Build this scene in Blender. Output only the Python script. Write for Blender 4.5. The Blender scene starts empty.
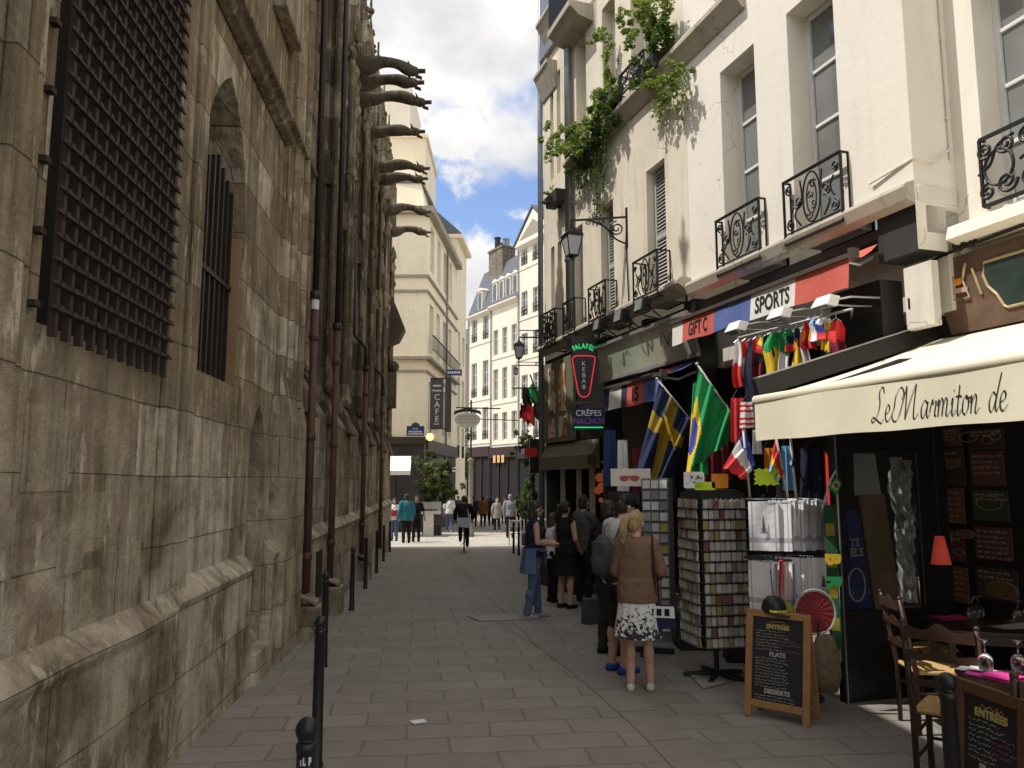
# A narrow old street: gothic church on the left, souvenir shop and restaurant on the right, white houses at the bend.
import bpy, bmesh, math, random
from mathutils import Vector, Matrix, noise as mnoise
random.seed(7)
PI = math.pi
scene = bpy.context.scene
COL = scene.collection
R = math.radians
# ------------------------------------------------------------------ camera
F = 770.0; HORIZON = 480.0; CAMZ = 1.75
PITCH = math.atan((HORIZON - 384.0) / F)
cd = bpy.data.cameras.new("camera"); cam = bpy.data.objects.new("camera", cd); COL.objects.link(cam)
cam.location = (0, 0, CAMZ); cam.rotation_euler = (PI / 2 + PITCH, 0, 0)
cd.sensor_width = 36.0; cd.lens = 36.0 * F / 1024.0; cd.clip_start = 0.05; cd.clip_end = 3000
scene.camera = cam
SLOPE = 0.02
def gz(y): return -SLOPE * min(y, 140.0)
def ray(px, py):
    a = (px - 512) / F; b = (384 - py) / F
    return Vector((a, math.cos(PITCH) - b * math.sin(PITCH), math.sin(PITCH) + b * math.cos(PITCH)))
C0 = Vector((0, 0, CAMZ))
def at(px, py, Y):
    d = ray(px, py); return C0 + d * (Y / d.y)
def ground(px, py):
    d = ray(px, py); t = -CAMZ / (d.z + SLOPE * d.y); return C0 + d * t
def gx(px, Y):                       # X on a vertical line seen at px (near the horizon)
    return (px - 512) / F * Y
# ------------------------------------------------------------------ scene tree
def link(o, parent=None):
    COL.objects.link(o)
    if parent is not None: o.parent = parent
    return o
def tag(o, label=None, cat=None, group=None, kind=None):
    if label: o["label"] = label
    if cat: o["category"] = cat
    if group: o["group"] = group
    if kind: o["kind"] = kind
    return o
def empty(name, loc=(0, 0, 0), rz=0.0, label=None, cat=None, group=None, kind=None):
    o = bpy.data.objects.new(name, None); o.empty_display_size = 0.1
    o.location = loc; o.rotation_euler = (0, 0, rz); link(o)
    return tag(o, label, cat, group, kind)
def children(o): return [c for c in COL.objects if c.parent == o]
KIDS = {}
def copy_tree(o, loc=None, rz=None, label=None, parent=None):
    c = o.copy(); COL.objects.link(c)
    if parent is not None: c.parent = parent
    if loc is not None: c.location = loc
    if rz is not None: c.rotation_euler = (0, 0, rz)
    if label: c["label"] = label
    for ch in list(o.children): copy_tree(ch, parent=c)
    return c
class Frame:                         # wall frame: x along the wall (to the viewer's right), y into the wall, z up
    def __init__(s, ox, oy, dx, dy, oz=0.0):
        l = math.hypot(dx, dy); s.ex = Vector((dx / l, dy / l, 0)); s.ey = Vector((-dy / l, dx / l, 0))
        s.o = Vector((ox, oy, oz)); s.rz = math.atan2(dy, dx)
    def w(s, a, b, z): return s.o + s.ex * a + s.ey * b + Vector((0, 0, z))
    def loc(s, p): d = p - s.o; return Vector((d.dot(s.ex), d.dot(s.ey), d.z))
    def fp(s, px, py, off=0.0):
        d = ray(px, py); q = s.o + s.ey * off
        t = (q - C0).dot(s.ey) / d.dot(s.ey); l = s.loc(C0 + d * t); return l.x, l.z
    def fs(s, px, off=0.0): return s.fp(px, HORIZON, off)[0]
    def root(s, name, label=None, cat=None, group=None, kind=None):
        return empty(name, s.o, s.rz, label, cat, group, kind)
# ------------------------------------------------------------------ mesh builder
class B:
    def __init__(s, M=None): s.v = []; s.f = []; s.m = []; s.mi = 0; s.M = M
    def _add(s, vs, fs):
        k = len(s.v)
        if s.M is not None: vs = [s.M @ Vector(q) for q in vs]
        s.v += [tuple(q) for q in vs]
        for f in fs: s.f.append(tuple(i + k for i in f)); s.m.append(s.mi)
        return s
    def box(s, x0, x1, y0, y1, z0, z1):
        return s._add([(x0, y0, z0), (x1, y0, z0), (x1, y1, z0), (x0, y1, z0), (x0, y0, z1), (x1, y0, z1), (x1, y1, z1), (x0, y1, z1)],
                      [(0, 3, 2, 1), (4, 5, 6, 7), (0, 1, 5, 4), (1, 2, 6, 5), (2, 3, 7, 6), (3, 0, 4, 7)])
    def cbox(s, c, d): return s.box(c[0] - d[0] / 2, c[0] + d[0] / 2, c[1] - d[1] / 2, c[1] + d[1] / 2, c[2] - d[2] / 2, c[2] + d[2] / 2)
    def quad(s, a, b, c, d): return s._add([a, b, c, d], [(0, 1, 2, 3)])
    def poly(s, pts): return s._add(pts, [tuple(range(len(pts)))])
    def prism(s, pts, vec):          # closed outline swept along vec
        n = len(pts); v = Vector(vec); q = [Vector(p) for p in pts] + [Vector(p) + v for p in pts]
        fs = [tuple(range(n))[::-1], tuple(range(n, 2 * n))] + [(i, (i + 1) % n, n + (i + 1) % n, n + i) for i in range(n)]
        return s._add(q, fs)
    def bar(s, p, q, w, h, up=(0, 0, 1)):
        p = Vector(p); q = Vector(q); d = (q - p).normalized(); u = Vector(up)
        if abs(d.dot(u)) > .98: u = Vector((0, 1, 0))
        a = d.cross(u).normalized() * w / 2; b = a.cross(d).normalized() * h / 2
        vs = [p - a - b, p + a - b, p + a + b, p - a + b, q - a - b, q + a - b, q + a + b, q - a + b]
        return s._add(vs, [(0, 1, 2, 3), (7, 6, 5, 4), (0, 4, 5, 1), (1, 5, 6, 2), (2, 6, 7, 3), (3, 7, 4, 0)])
    def tube(s, pts, r, seg=8, cap=True, closed=False):
        pts = [Vector(p) for p in pts]; n = len(pts); rr = r if isinstance(r, (list, tuple)) else [r] * n
        vs = []; fs = []; ref = None
        for i, p in enumerate(pts):
            a = pts[(i - 1) % n] if (closed or i > 0) else p; b = pts[(i + 1) % n] if (closed or i < n - 1) else p
            t = (b - a); t = t.normalized() if t.length > 1e-9 else Vector((0, 0, 1))
            if ref is None: ref = Vector((0, 0, 1)) if abs(t.z) < .9 else Vector((1, 0, 0))
            u = t.cross(ref); u = u.normalized() if u.length > 1e-6 else t.orthogonal().normalized()
            w = u.cross(t).normalized(); ref = w
            for k in range(seg):
                an = 2 * PI * k / seg; vs.append(p + (u * math.cos(an) + w * math.sin(an)) * rr[i])
        m = n if closed else n - 1
        for i in range(m):
            j = (i + 1) % n
            for k in range(seg): fs.append((i * seg + k, i * seg + (k + 1) % seg, j * seg + (k + 1) % seg, j * seg + k))
        if cap and not closed: fs += [tuple(range(seg))[::-1], tuple((n - 1) * seg + k for k in range(seg))]
        return s._add(vs, fs)
    def lathe(s, prof, c=(0, 0, 0), seg=20, sy=1.0):   # prof [(r,z)]
        vs = []; fs = []
        for r, z in prof:
            for k in range(seg): a = 2 * PI * k / seg; vs.append((c[0] + r * math.cos(a), c[1] + r * sy * math.sin(a), c[2] + z))
        for i in range(len(prof) - 1):
            for k in range(seg): fs.append((i * seg + k, i * seg + (k + 1) % seg, (i + 1) * seg + (k + 1) % seg, (i + 1) * seg + k))
        if prof[0][0] > 1e-4: fs.append(tuple(range(seg))[::-1])
        if prof[-1][0] > 1e-4: fs.append(tuple((len(prof) - 1) * seg + k for k in range(seg)))
        return s._add(vs, fs)
    def ball(s, c, r, seg=12, rings=8):
        rx, ry, rz = r if isinstance(r, (tuple, list)) else (r, r, r); vs = []; fs = []
        for i in range(rings + 1):
            th = PI * i / rings
            for k in range(seg): a = 2 * PI * k / seg; vs.append((c[0] + rx * math.sin(th) * math.cos(a), c[1] + ry * math.sin(th) * math.sin(a), c[2] - rz * math.cos(th)))
        for i in range(rings):
            for k in range(seg): fs.append((i * seg + k, i * seg + (k + 1) % seg, (i + 1) * seg + (k + 1) % seg, (i + 1) * seg + k))
        return s._add(vs, fs)
    def grid(s, fn, nu, nv, mfn=None):
        vs = [fn(i / nu, j / nv) for j in range(nv + 1) for i in range(nu + 1)]; k = len(s.v)
        if s.M is not None: vs = [s.M @ Vector(q) for q in vs]
        s.v += [tuple(q) for q in vs]
        for j in range(nv):
            for i in range(nu):
                a = j * (nu + 1) + i; s.f.append((k + a, k + a + 1, k + a + nu + 2, k + a + nu + 1))
                s.m.append(mfn((i + .5) / nu, (j + .5) / nv) if mfn else s.mi)
        return s
    def ribbon(s, pts, w, y=0.0, nib=None):            # flat pen stroke in the x-z plane
        n = len(pts); vs = []
        for i, (x, z) in enumerate(pts):
            a = pts[max(i - 1, 0)]; b = pts[min(i + 1, n - 1)]; dx, dz = b[0] - a[0], b[1] - a[1]; l = math.hypot(dx, dz) or 1
            ww = w
            if nib is not None: ww = w * (.28 + .9 * abs(math.sin(math.atan2(dz, dx) - nib)) ** 1.5)
            nx, nz = -dz / l * ww / 2, dx / l * ww / 2
            vs += [(x + nx, y, z + nz), (x - nx, y, z - nz)]
        return s._add(vs, [(2 * i, 2 * i + 1, 2 * i + 3, 2 * i + 2) for i in range(n - 1)])
    def leaf(s, c, r, rnd=random):
        a = Vector((rnd.gauss(0, 1), rnd.gauss(0, 1), rnd.gauss(0, .6))); a = a.normalized() if a.length > 1e-3 else Vector((1, 0, 0))
        b = a.orthogonal().normalized(); b.rotate(Matrix.Rotation(rnd.uniform(0, 2 * PI), 3, a)); c = Vector(c); h = a.cross(b) * r * .18
        return s._add([c - a * r, c - b * r * .55 + h, c + a * r * 1.1, c + b * r * .55 + h], [(0, 1, 2, 3)])
    def build(s, name, mat=None, parent=None, smooth=False, bevel=0.0, label=None, loc=None):
        me = bpy.data.meshes.new(name); me.from_pydata(s.v, [], s.f)
        mats = mat if isinstance(mat, (list, tuple)) else [mat]
        for m in mats: me.materials.append(m)
        if len(mats) > 1:
            for p, i in zip(me.polygons, s.m): p.material_index = i
        if smooth:
            for p in me.polygons: p.use_smooth = True
        me.validate(); me.update()
        o = bpy.data.objects.new(name, me); link(o, parent)
        if loc is not None: o.location = loc
        if bevel > 0:
            b = o.modifiers.new("bevel", "BEVEL"); b.width = bevel; b.segments = 2; b.limit_method = 'ANGLE'; b.angle_limit = R(40)
        if label: o["label"] = label
        return o
def conform(o, fn):
    for v in o.data.vertices: v.co.y = fn(v.co.x, v.co.z)
def catmull(pts, n=6):
    out = []; P = [Vector(p) for p in pts]; P = [P[0] * 2 - P[1]] + P + [P[-1] * 2 - P[-2]]
    for i in range(1, len(P) - 2):
        for k in range(n):
            t = k / n; a, b, c, d = P[i - 1], P[i], P[i + 1], P[i + 2]
            out.append(.5 * ((2 * b) + (c - a) * t + (2 * a - 5 * b + 4 * c - d) * t * t + (3 * b - a - 3 * c + d) * t ** 3))
    out.append(P[-2]); return out
def spiral(c, r, turns=1.5, start=0.0, sgn=1, n=26, rin=.18):    # points (x,z)
    return [(c[0] + r * (1 - (1 - rin) * i / n) * math.cos(start + sgn * 2 * PI * turns * i / n), c[1] + r * (1 - (1 - rin) * i / n) * math.sin(start + sgn * 2 * PI * turns * i / n)) for i in range(n + 1)]
def text(body, h, M, mat, parent, name="lettering", wide=1.0, bold=0.0, align='CENTER', shear=0.0, depth=.002):
    cu = bpy.data.curves.new("t", 'FONT'); cu.body = body; cu.size = h * 1.4; cu.align_x = align; cu.align_y = 'CENTER'
    cu.offset = bold; cu.shear = shear; cu.extrude = depth; cu.resolution_u = 3
    o = bpy.data.objects.new("t", cu); COL.objects.link(o)
    me = bpy.data.meshes.new_from_object(o.evaluated_get(bpy.context.evaluated_depsgraph_get()))
    bpy.data.objects.remove(o)
    me.transform(M @ Matrix.Rotation(PI / 2, 4, 'X') @ Matrix.Diagonal((wide, 1, 1, 1)))
    me.materials.clear(); me.materials.append(mat); me.name = name
    return link(bpy.data.objects.new(name, me), parent)
def T(x, y, z): return Matrix.Translation((x, y, z))
def RZ(a): return Matrix.Rotation(a, 4, 'Z')
def RX(a): return Matrix.Rotation(a, 4, 'X')
def RY(a): return Matrix.Rotation(a, 4, 'Y')
# ------------------------------------------------------------------ materials
class NT:
    def __init__(s, tree): s.t = tree; s.L = tree.links
    def n(s, typ, props=None, **inp):
        nd = s.t.nodes.new(typ)
        for k, v in (props or {}).items(): setattr(nd, k, v)
        for k, v in inp.items():
            key = k.replace('_', ' ')
            tgt = nd.inputs[int(k[1:])] if (k[0] == 'i' and k[1:].isdigit()) else nd.inputs[key]
            s.put(tgt, v)
        return nd
    def put(s, tgt, v):
        if hasattr(v, 'is_linked') and hasattr(v, 'node'): s.L.new(v, tgt)
        elif hasattr(v, 'outputs'): s.L.new(v.outputs[0], tgt)
        else:
            if isinstance(v, (tuple, list)) and len(v) == 3 and tgt.type == 'RGBA': v = (*v, 1)
            tgt.default_value = v
    def math(s, op, a, b=0.0, c=0.0, clamp=False): return s.n('ShaderNodeMath', {'operation': op, 'use_clamp': clamp}, i0=a, i1=b, i2=c).outputs[0]
    def mix(s, fac, a, b, mode='MIX'):
        nd = s.n('ShaderNodeMix', {'data_type': 'RGBA', 'blend_type': mode}); s.put(nd.inputs[0], fac); s.put(nd.inputs[6], a); s.put(nd.inputs[7], b); return nd.outputs[2]
    def ramp(s, fac, stops, interp='LINEAR'):
        nd = s.n('ShaderNodeValToRGB'); s.put(nd.inputs[0], fac); cr = nd.color_ramp; cr.interpolation = interp
        while len(cr.elements) < len(stops): cr.elements.new(.5)
        for e, (p, c) in zip(cr.elements, stops): e.position = p; e.color = (*c, 1) if isinstance(c, (tuple, list)) else (c, c, c, 1)
        return nd.outputs[0]
    def noise(s, co, scale, detail=4, rough=.55, dist=0.0, w=None):
        nd = s.n('ShaderNodeTexNoise', Scale=scale, Detail=detail, Roughness=rough, Distortion=dist)
        if co is not None: s.put(nd.inputs['Vector'], co)
        return nd.outputs[0]
    def mapping(s, co, scale=(1, 1, 1), loc=(0, 0, 0), rot=(0, 0, 0)): return s.n('ShaderNodeMapping', Vector=co, Scale=scale, Location=loc, Rotation=rot).outputs[0]
MATS = {}
def newmat(name):
    m = bpy.data.materials.new(name); m.use_nodes = True; t = m.node_tree; p = t.nodes['Principled BSDF']; return m, NT(t), p
def mat(name, col, rough=.6, metal=0.0, var=.12, scale=6.0, bump=0.0, bscale=None, spec=.4, emit=None, es=0.0, rnd=0.0, sheen=0.0):
    """procedural paint/fabric/metal: base colour broken by two noises, optional per-object shade and bump"""
    if name in MATS: return MATS[name]
    m, n, p = newmat(name); co = n.n('ShaderNodeTexCoord').outputs['Object']
    a = n.noise(co, scale, 5, .6); b = n.noise(co, scale * 7.3, 3)
    f = n.math('ADD', n.math('MULTIPLY', a, .7), n.math('MULTIPLY', b, .3))
    k = n.n('ShaderNodeMapRange', Value=f, From_Min=.3, From_Max=.7, To_Min=1 - var, To_Max=1 + var).outputs[0]
    if rnd:
        oi = n.n('ShaderNodeObjectInfo').outputs['Random']; k = n.math('MULTIPLY', k, n.n('ShaderNodeMapRange', Value=oi, To_Min=1 - rnd, To_Max=1 + rnd).outputs[0])
    c = n.n('ShaderNodeVectorMath', {'operation': 'SCALE'}); n.put(c.inputs[0], tuple(col)); n.put(c.inputs['Scale'], k)
    n.put(p.inputs['Base Color'], c.outputs[0])
    n.put(p.inputs['Roughness'], n.n('ShaderNodeMapRange', Value=b, To_Min=max(rough - .1, .02), To_Max=min(rough + .1, 1)).outputs[0])
    p.inputs['Metallic'].default_value = metal; p.inputs['Specular IOR Level'].default_value = spec
    if bump:
        bm = n.n('ShaderNodeBump', Strength=.6, Distance=bump, Height=n.noise(co, bscale or scale * 5, 4)); n.put(p.inputs['Normal'], bm.outputs[0])
    if emit: p.inputs['Emission Color'].default_value = (*emit, 1); p.inputs['Emission Strength'].default_value = es
    if sheen: p.inputs['Sheen Weight'].default_value = sheen
    MATS[name] = m; return m
def glassmat(name, tint=(.03, .035, .04), rough=.05):
    m, n, p = newmat(name); co = n.n('ShaderNodeTexCoord').outputs['Object']
    c = n.mix(n.noise(co, .9, 3), tuple(.45 * x for x in tint), tuple(1.7 * x for x in tint)); n.put(p.inputs['Base Color'], c)
    p.inputs['Roughness'].default_value = rough; p.inputs['Specular IOR Level'].default_value = .7
    bm = n.n('ShaderNodeBump', Strength=.12, Distance=.02, Height=n.noise(co, 2.2, 2)); n.put(p.inputs['Normal'], bm.outputs[0]); return m
def clearglass(name):
    m, n, p = newmat(name); p.inputs['Base Color'].default_value = (.95, .97, .97, 1); p.inputs['Roughness'].default_value = .02
    p.inputs['Transmission Weight'].default_value = 1.0; p.inputs['IOR'].default_value = 1.45; return m
def plaster(name, base, dirt=(.32, .28, .22), amt=.35, streak=.5, axis='x'):
    m, n, p = newmat(name); co = n.n('ShaderNodeTexCoord').outputs['Object']
    big = n.noise(co, .55, 6, .6); fine = n.noise(co, 9, 5, .6)
    st = n.noise(n.mapping(co, (3.2, 3.2, .22)), 1.6, 5, .62)
    f1 = n.n('ShaderNodeMapRange', Value=big, From_Min=.45, From_Max=.8).outputs[0]
    f2 = n.n('ShaderNodeMapRange', Value=st, From_Min=.52, From_Max=.82).outputs[0]
    c = n.mix(n.math('MULTIPLY', f1, amt), base, dirt)
    c = n.mix(n.math('MULTIPLY', f2, streak * amt * 1.5), c, tuple(.6 * x for x in dirt))
    wv = n.n('ShaderNodeVectorMath', {'operation': 'ADD'}); n.put(wv.inputs[0], co); nz = n.n('ShaderNodeTexNoise', Scale=1.3, Detail=5); n.L.new(co, nz.inputs['Vector']); n.L.new(nz.outputs[1], wv.inputs[1])
    vo = n.n('ShaderNodeTexVoronoi', {'feature': 'DISTANCE_TO_EDGE'}, Vector=wv.outputs[0], Scale=.55)
    ck = n.math('MULTIPLY', n.math('LESS_THAN', vo.outputs[0], .0035), n.math('GREATER_THAN', n.noise(co, .8, 3), .53)); c = n.mix(n.math('MULTIPLY', ck, .55), c, tuple(.5 * x for x in dirt))
    pt = n.n('ShaderNodeMapRange', Value=n.noise(n.mapping(co, (1, 1, .6), (3, 1, 2)), 1.1, 6, .6), From_Min=.56, From_Max=.6).outputs[0]; c = n.mix(n.math('MULTIPLY', pt, .25 * amt * 2), c, tuple(.8 * x for x in base))
    c = n.mix(n.math('MULTIPLY', fine, .22), c, tuple(.72 * x for x in base))
    n.put(p.inputs['Base Color'], c); p.inputs['Roughness'].default_value = .9; p.inputs['Specular IOR Level'].default_value = .15
    h = n.math('ADD', fine, n.math('MULTIPLY', n.noise(co, 60, 3), .5)); bm = n.n('ShaderNodeBump', Strength=.35, Distance=.012, Height=h); n.put(p.inputs['Normal'], bm.outputs[0])
    return m
def leafmat(name, a, b):
    m, n, p = newmat(name); r = n.n('ShaderNodeNewGeometry').outputs['Random Per Island']
    co = n.n('ShaderNodeTexCoord').outputs['Object']
    f = n.math('ADD', n.math('MULTIPLY', r, .6), n.math('MULTIPLY', n.noise(co, 2.2, 2), .4)); c = n.mix(f, a, b)
    n.put(p.inputs['Base Color'], c); p.inputs['Roughness'].default_value = .5
    tr = n.n('ShaderNodeBsdfTranslucent', Color=n.mix(.5, c, (.25, .4, .03))); mx = n.n('ShaderNodeMixShader', i0=.3)
    out = m.node_tree.nodes['Material Output']; n.L.new(p.outputs[0], mx.inputs[1]); n.L.new(tr.outputs[0], mx.inputs[2]); n.L.new(mx.outputs[0], out.inputs[0]); return m
# ------------------------------------------------------------------ sky and sun
SUN_EL = R(60); SDIR = Vector((-.99, -.08, 0)).normalized()
sunv = Vector((SDIR.x * math.cos(SUN_EL), SDIR.y * math.cos(SUN_EL), math.sin(SUN_EL)))
ld = bpy.data.lights.new("sun", 'SUN'); ld.energy = 4.3; ld.angle = R(.53); ld.color = (1, .96, .905)
sun = link(bpy.data.objects.new("sun", ld)); sun.rotation_euler = (-sunv).to_track_quat('-Z', 'Y').to_euler(); sun.location = (-20, 5, 40)
W = bpy.data.worlds.new("World"); scene.world = W; W.use_nodes = True
wn = NT(W.node_tree); bg = W.node_tree.nodes['Background']
sky = wn.n('ShaderNodeTexSky', {'sky_type': 'NISHITA', 'sun_disc': False, 'sun_elevation': SUN_EL, 'sun_rotation': math.atan2(SDIR.x, SDIR.y), 'air_density': 1.2, 'dust_density': .6, 'ozone_density': 1.6})
gen = wn.n('ShaderNodeTexCoord').outputs['Generated']
sep = wn.n('ShaderNodeSeparateXYZ', Vector=gen)
yy = wn.math('MAXIMUM', wn.math('ABSOLUTE', sep.outputs[1]), .12)
U = wn.math('DIVIDE', sep.outputs[0], yy); V = wn.math('DIVIDE', sep.outputs[2], yy)
uv = wn.n('ShaderNodeCombineXYZ', X=U, Y=V, Z=.37).outputs[0]
n1 = wn.noise(uv, 7.5, 9, .62, .25); n2 = wn.noise(uv, 2.6, 5, .5)
wob = wn.math('MULTIPLY', wn.math('SUBTRACT', n1, .5), .95)
mask = None
def suv(px, py): d = ray(px, py); return d.x / d.y, d.z / d.y
for (px, py, a, b) in [(425, 12, 135, 46), (395, 48, 105, 38), (520, 62, 48, 24), (452, 130, 60, 32), (400, 112, 60, 40),
                       (480, 266, 66, 46), (525, 216, 40, 17), (455, 335, 80, 50), (250, 150, 190, 120), (640, 330, 110, 70), (700, 40, 120, 60)]:
    u0, v0 = suv(px, py); du = wn.math('MULTIPLY', wn.math('SUBTRACT', U, u0), F / a); dv = wn.math('MULTIPLY', wn.math('SUBTRACT', V, v0), F / b)
    d = wn.math('SQRT', wn.math('ADD', wn.math('MULTIPLY', du, du), wn.math('MULTIPLY', dv, dv)))
    e = wn.math('SUBTRACT', 1.0, d); mask = e if mask is None else wn.math('MAXIMUM', mask, e)
mask = wn.math('ADD', wn.math('MULTIPLY', mask, .42), wn.math('MULTIPLY', wob, 1.6))
mask = wn.math('MAXIMUM', mask, wn.math('MULTIPLY', wn.math('SUBTRACT', n2, .54), 3.0))
cov = wn.n('ShaderNodeMapRange', {'interpolation_type': 'SMOOTHSTEP'}, Value=mask, From_Min=-.02, From_Max=.2).outputs[0]
shade = wn.noise(wn.n('ShaderNodeVectorMath', {'operation': 'ADD'}, i0=uv, i1=(.0, .035, 0)).outputs[0], 6.0, 6, .55)
ccol = wn.ramp(shade, [(.30, (4.3, 4.3, 4.4)), (.45, (5.6, 5.5, 5.35)), (.56, (6.6, 6.4, 6.1))])
# unseen cloud banks overhead and behind, added brighter and denser to fill the shade
high = wn.n('ShaderNodeMapRange', {'interpolation_type': 'SMOOTHSTEP'}, Value=wn.math('MAXIMUM', V, wn.math('MULTIPLY', sep.outputs[1], -6.0)), From_Min=.8, From_Max=1.5, To_Min=0.0, To_Max=1.0).outputs[0]
cov = wn.math('MAXIMUM', cov, wn.math('MULTIPLY', high, wn.n('ShaderNodeMapRange', Value=n2, From_Min=.36, From_Max=.5).outputs[0]))
ccol = wn.n('ShaderNodeVectorMath', {'operation': 'SCALE'}, i0=ccol)
wn.put(ccol.inputs['Scale'], wn.math('ADD', 1.0, wn.math('MULTIPLY', high, .38))); ccol = ccol.outputs[0]
skyt = wn.mix(1.0, sky.outputs[0], (.92, .95, 1.12), 'MULTIPLY')
final = wn.mix(wn.math('MULTIPLY', cov, .93), skyt, ccol)
wn.put(bg.inputs[0], final); bg.inputs[1].default_value = .165
scene.view_settings.view_transform = 'Standard'; scene.view_settings.look = 'None'; scene.view_settings.exposure = 0; scene.view_settings.gamma = 1
scene.cycles.max_bounces = 8; scene.cycles.diffuse_bounces = 4; scene.cycles.transmission_bounces = 4; scene.cycles.glossy_bounces = 3; scene.cycles.use_denoising = True
# ------------------------------------------------------------------ ground
def paving(name, rot, bw, bh, a, b, mortar):
    m, n, p = newmat(name); co = n.n('ShaderNodeTexCoord').outputs['Object']
    wv = n.n('ShaderNodeVectorMath', {'operation': 'ADD'}); n.put(wv.inputs[0], co)
    nz = n.n('ShaderNodeTexNoise', Scale=1.6, Detail=3); n.L.new(co, nz.inputs['Vector'])
    sc = n.n('ShaderNodeVectorMath', {'operation': 'SCALE'}); n.L.new(nz.outputs[1], sc.inputs[0]); sc.inputs['Scale'].default_value = .085; n.L.new(sc.outputs[0], wv.inputs[1])
    mp = n.mapping(wv.outputs[0], rot=(0, 0, rot))
    br = n.n('ShaderNodeTexBrick', {'offset': .5, 'squash': 1.0}, Vector=mp, Color1=(0, 0, 0), Color2=(1, 1, 1), Mortar=(.5, .5, .5), Scale=1.0, Mortar_Size=.011, Mortar_Smooth=.35, Bias=0.0, Brick_Width=bw, Row_Height=bh)
    fine = n.noise(co, 22, 6, .65); big = n.noise(co, .8, 4); mid = n.noise(co, 3.1, 5, .6)
    c = n.mix(br.outputs[0], a, b)
    c = n.mix(n.n('ShaderNodeMapRange', Value=mid, From_Min=.35, From_Max=.75).outputs[0], c, n.mix(.5, c, (.15, .132, .11)))
    c = n.mix(n.math('MULTIPLY', big, .45), c, (.18, .16, .135)); c = n.mix(n.math('MULTIPLY', fine, .35), c, (.27, .24, .2))
    spot = n.n('ShaderNodeMapRange', Value=n.noise(co, 16, 2), From_Min=.7, From_Max=.76).outputs[0]; c = n.mix(n.math('MULTIPLY', spot, .5), c, (.05, .046, .04))
    c = n.mix(n.math('MULTIPLY', br.outputs[1], n.math('MULTIPLY', n.math('ADD', .1, mid), 1.1)), c, mortar)
    n.put(p.inputs['Base Color'], c); n.put(p.inputs['Roughness'], n.n('ShaderNodeMapRange', Value=fine, To_Min=.55, To_Max=.95).outputs[0]); p.inputs['Specular IOR Level'].default_value = .35
    h = n.math('SUBTRACT', n.math('ADD', n.math('MULTIPLY', fine, .35), n.math('MULTIPLY', br.outputs[0], .25)), br.outputs[1])
    bm = n.n('ShaderNodeBump', Strength=.7, Distance=.012, Height=h); n.put(p.inputs['Normal'], bm.outputs[0]); return m
M_pave = paving("street paving", R(-7), .62, .35, (.24, .218, .186), (.32, .29, .248), (.15, .135, .113))
M_gut = paving("gutter stone", R(90 - 9), .75, .9, (.235, .212, .18), (.30, .272, .232), (.10, .09, .075))
b = B()
ys = [-60, -20, 0, 4, 8, 12, 16, 20, 30, 40, 60, 90, 140, 1500]; xs = [-1500, -80, -20, -5, 0, 5, 20, 80, 1500]
for j in range(len(ys) - 1):
    for i in range(len(xs) - 1):
        b.quad((xs[i], ys[j], gz(ys[j])), (xs[i + 1], ys[j], gz(ys[j])), (xs[i + 1], ys[j + 1], gz(ys[j + 1])), (xs[i], ys[j + 1], gz(ys[j + 1])))
tag(b.build("ground", M_pave), kind="structure")
M_sunstrip = paving('pale crossing stone', R(4), .5, .5, (.6, .56, .48), (.7, .65, .56), (.38, .35, .3))  # paler paving: the far strip of sunlight painted into the ground colour
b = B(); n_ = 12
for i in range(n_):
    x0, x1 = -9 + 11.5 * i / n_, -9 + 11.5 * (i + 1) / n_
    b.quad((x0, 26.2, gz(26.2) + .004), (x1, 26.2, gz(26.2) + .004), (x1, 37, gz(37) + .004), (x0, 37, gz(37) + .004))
tag(b.build('sunlit_strip', M_sunstrip), kind='structure')
# shallow drainage channel of long stones running down the street
pts = [ground(*q) for q in [(452, 556), (461, 575), (492, 610), (560, 652), (650, 722), (760, 830)]]
pts = [pts[0] + (pts[0] - pts[1]) * .5] + pts; path = catmull(pts, 10)
b = B()
for i in range(len(path) - 1):
    p, q = path[i], path[i + 1]; d = (q - p).normalized(); s_ = Vector((d.y, -d.x, 0)) * .17
    for A, Bq, zz0, zz1 in ((-1, 0, .006, .004), (0, 1, .004, .006)):
        b.quad((p.x + s_.x * A, p.y + s_.y * A, gz(p.y) + zz0), (p.x + s_.x * Bq, p.y + s_.y * Bq, gz(p.y) + zz1), (q.x + s_.x * Bq, q.y + s_.y * Bq, gz(q.y) + zz1), (q.x + s_.x * A, q.y + s_.y * A, gz(q.y) + zz0))
tag(b.build("road_gutter", M_gut), kind="structure")
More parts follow.
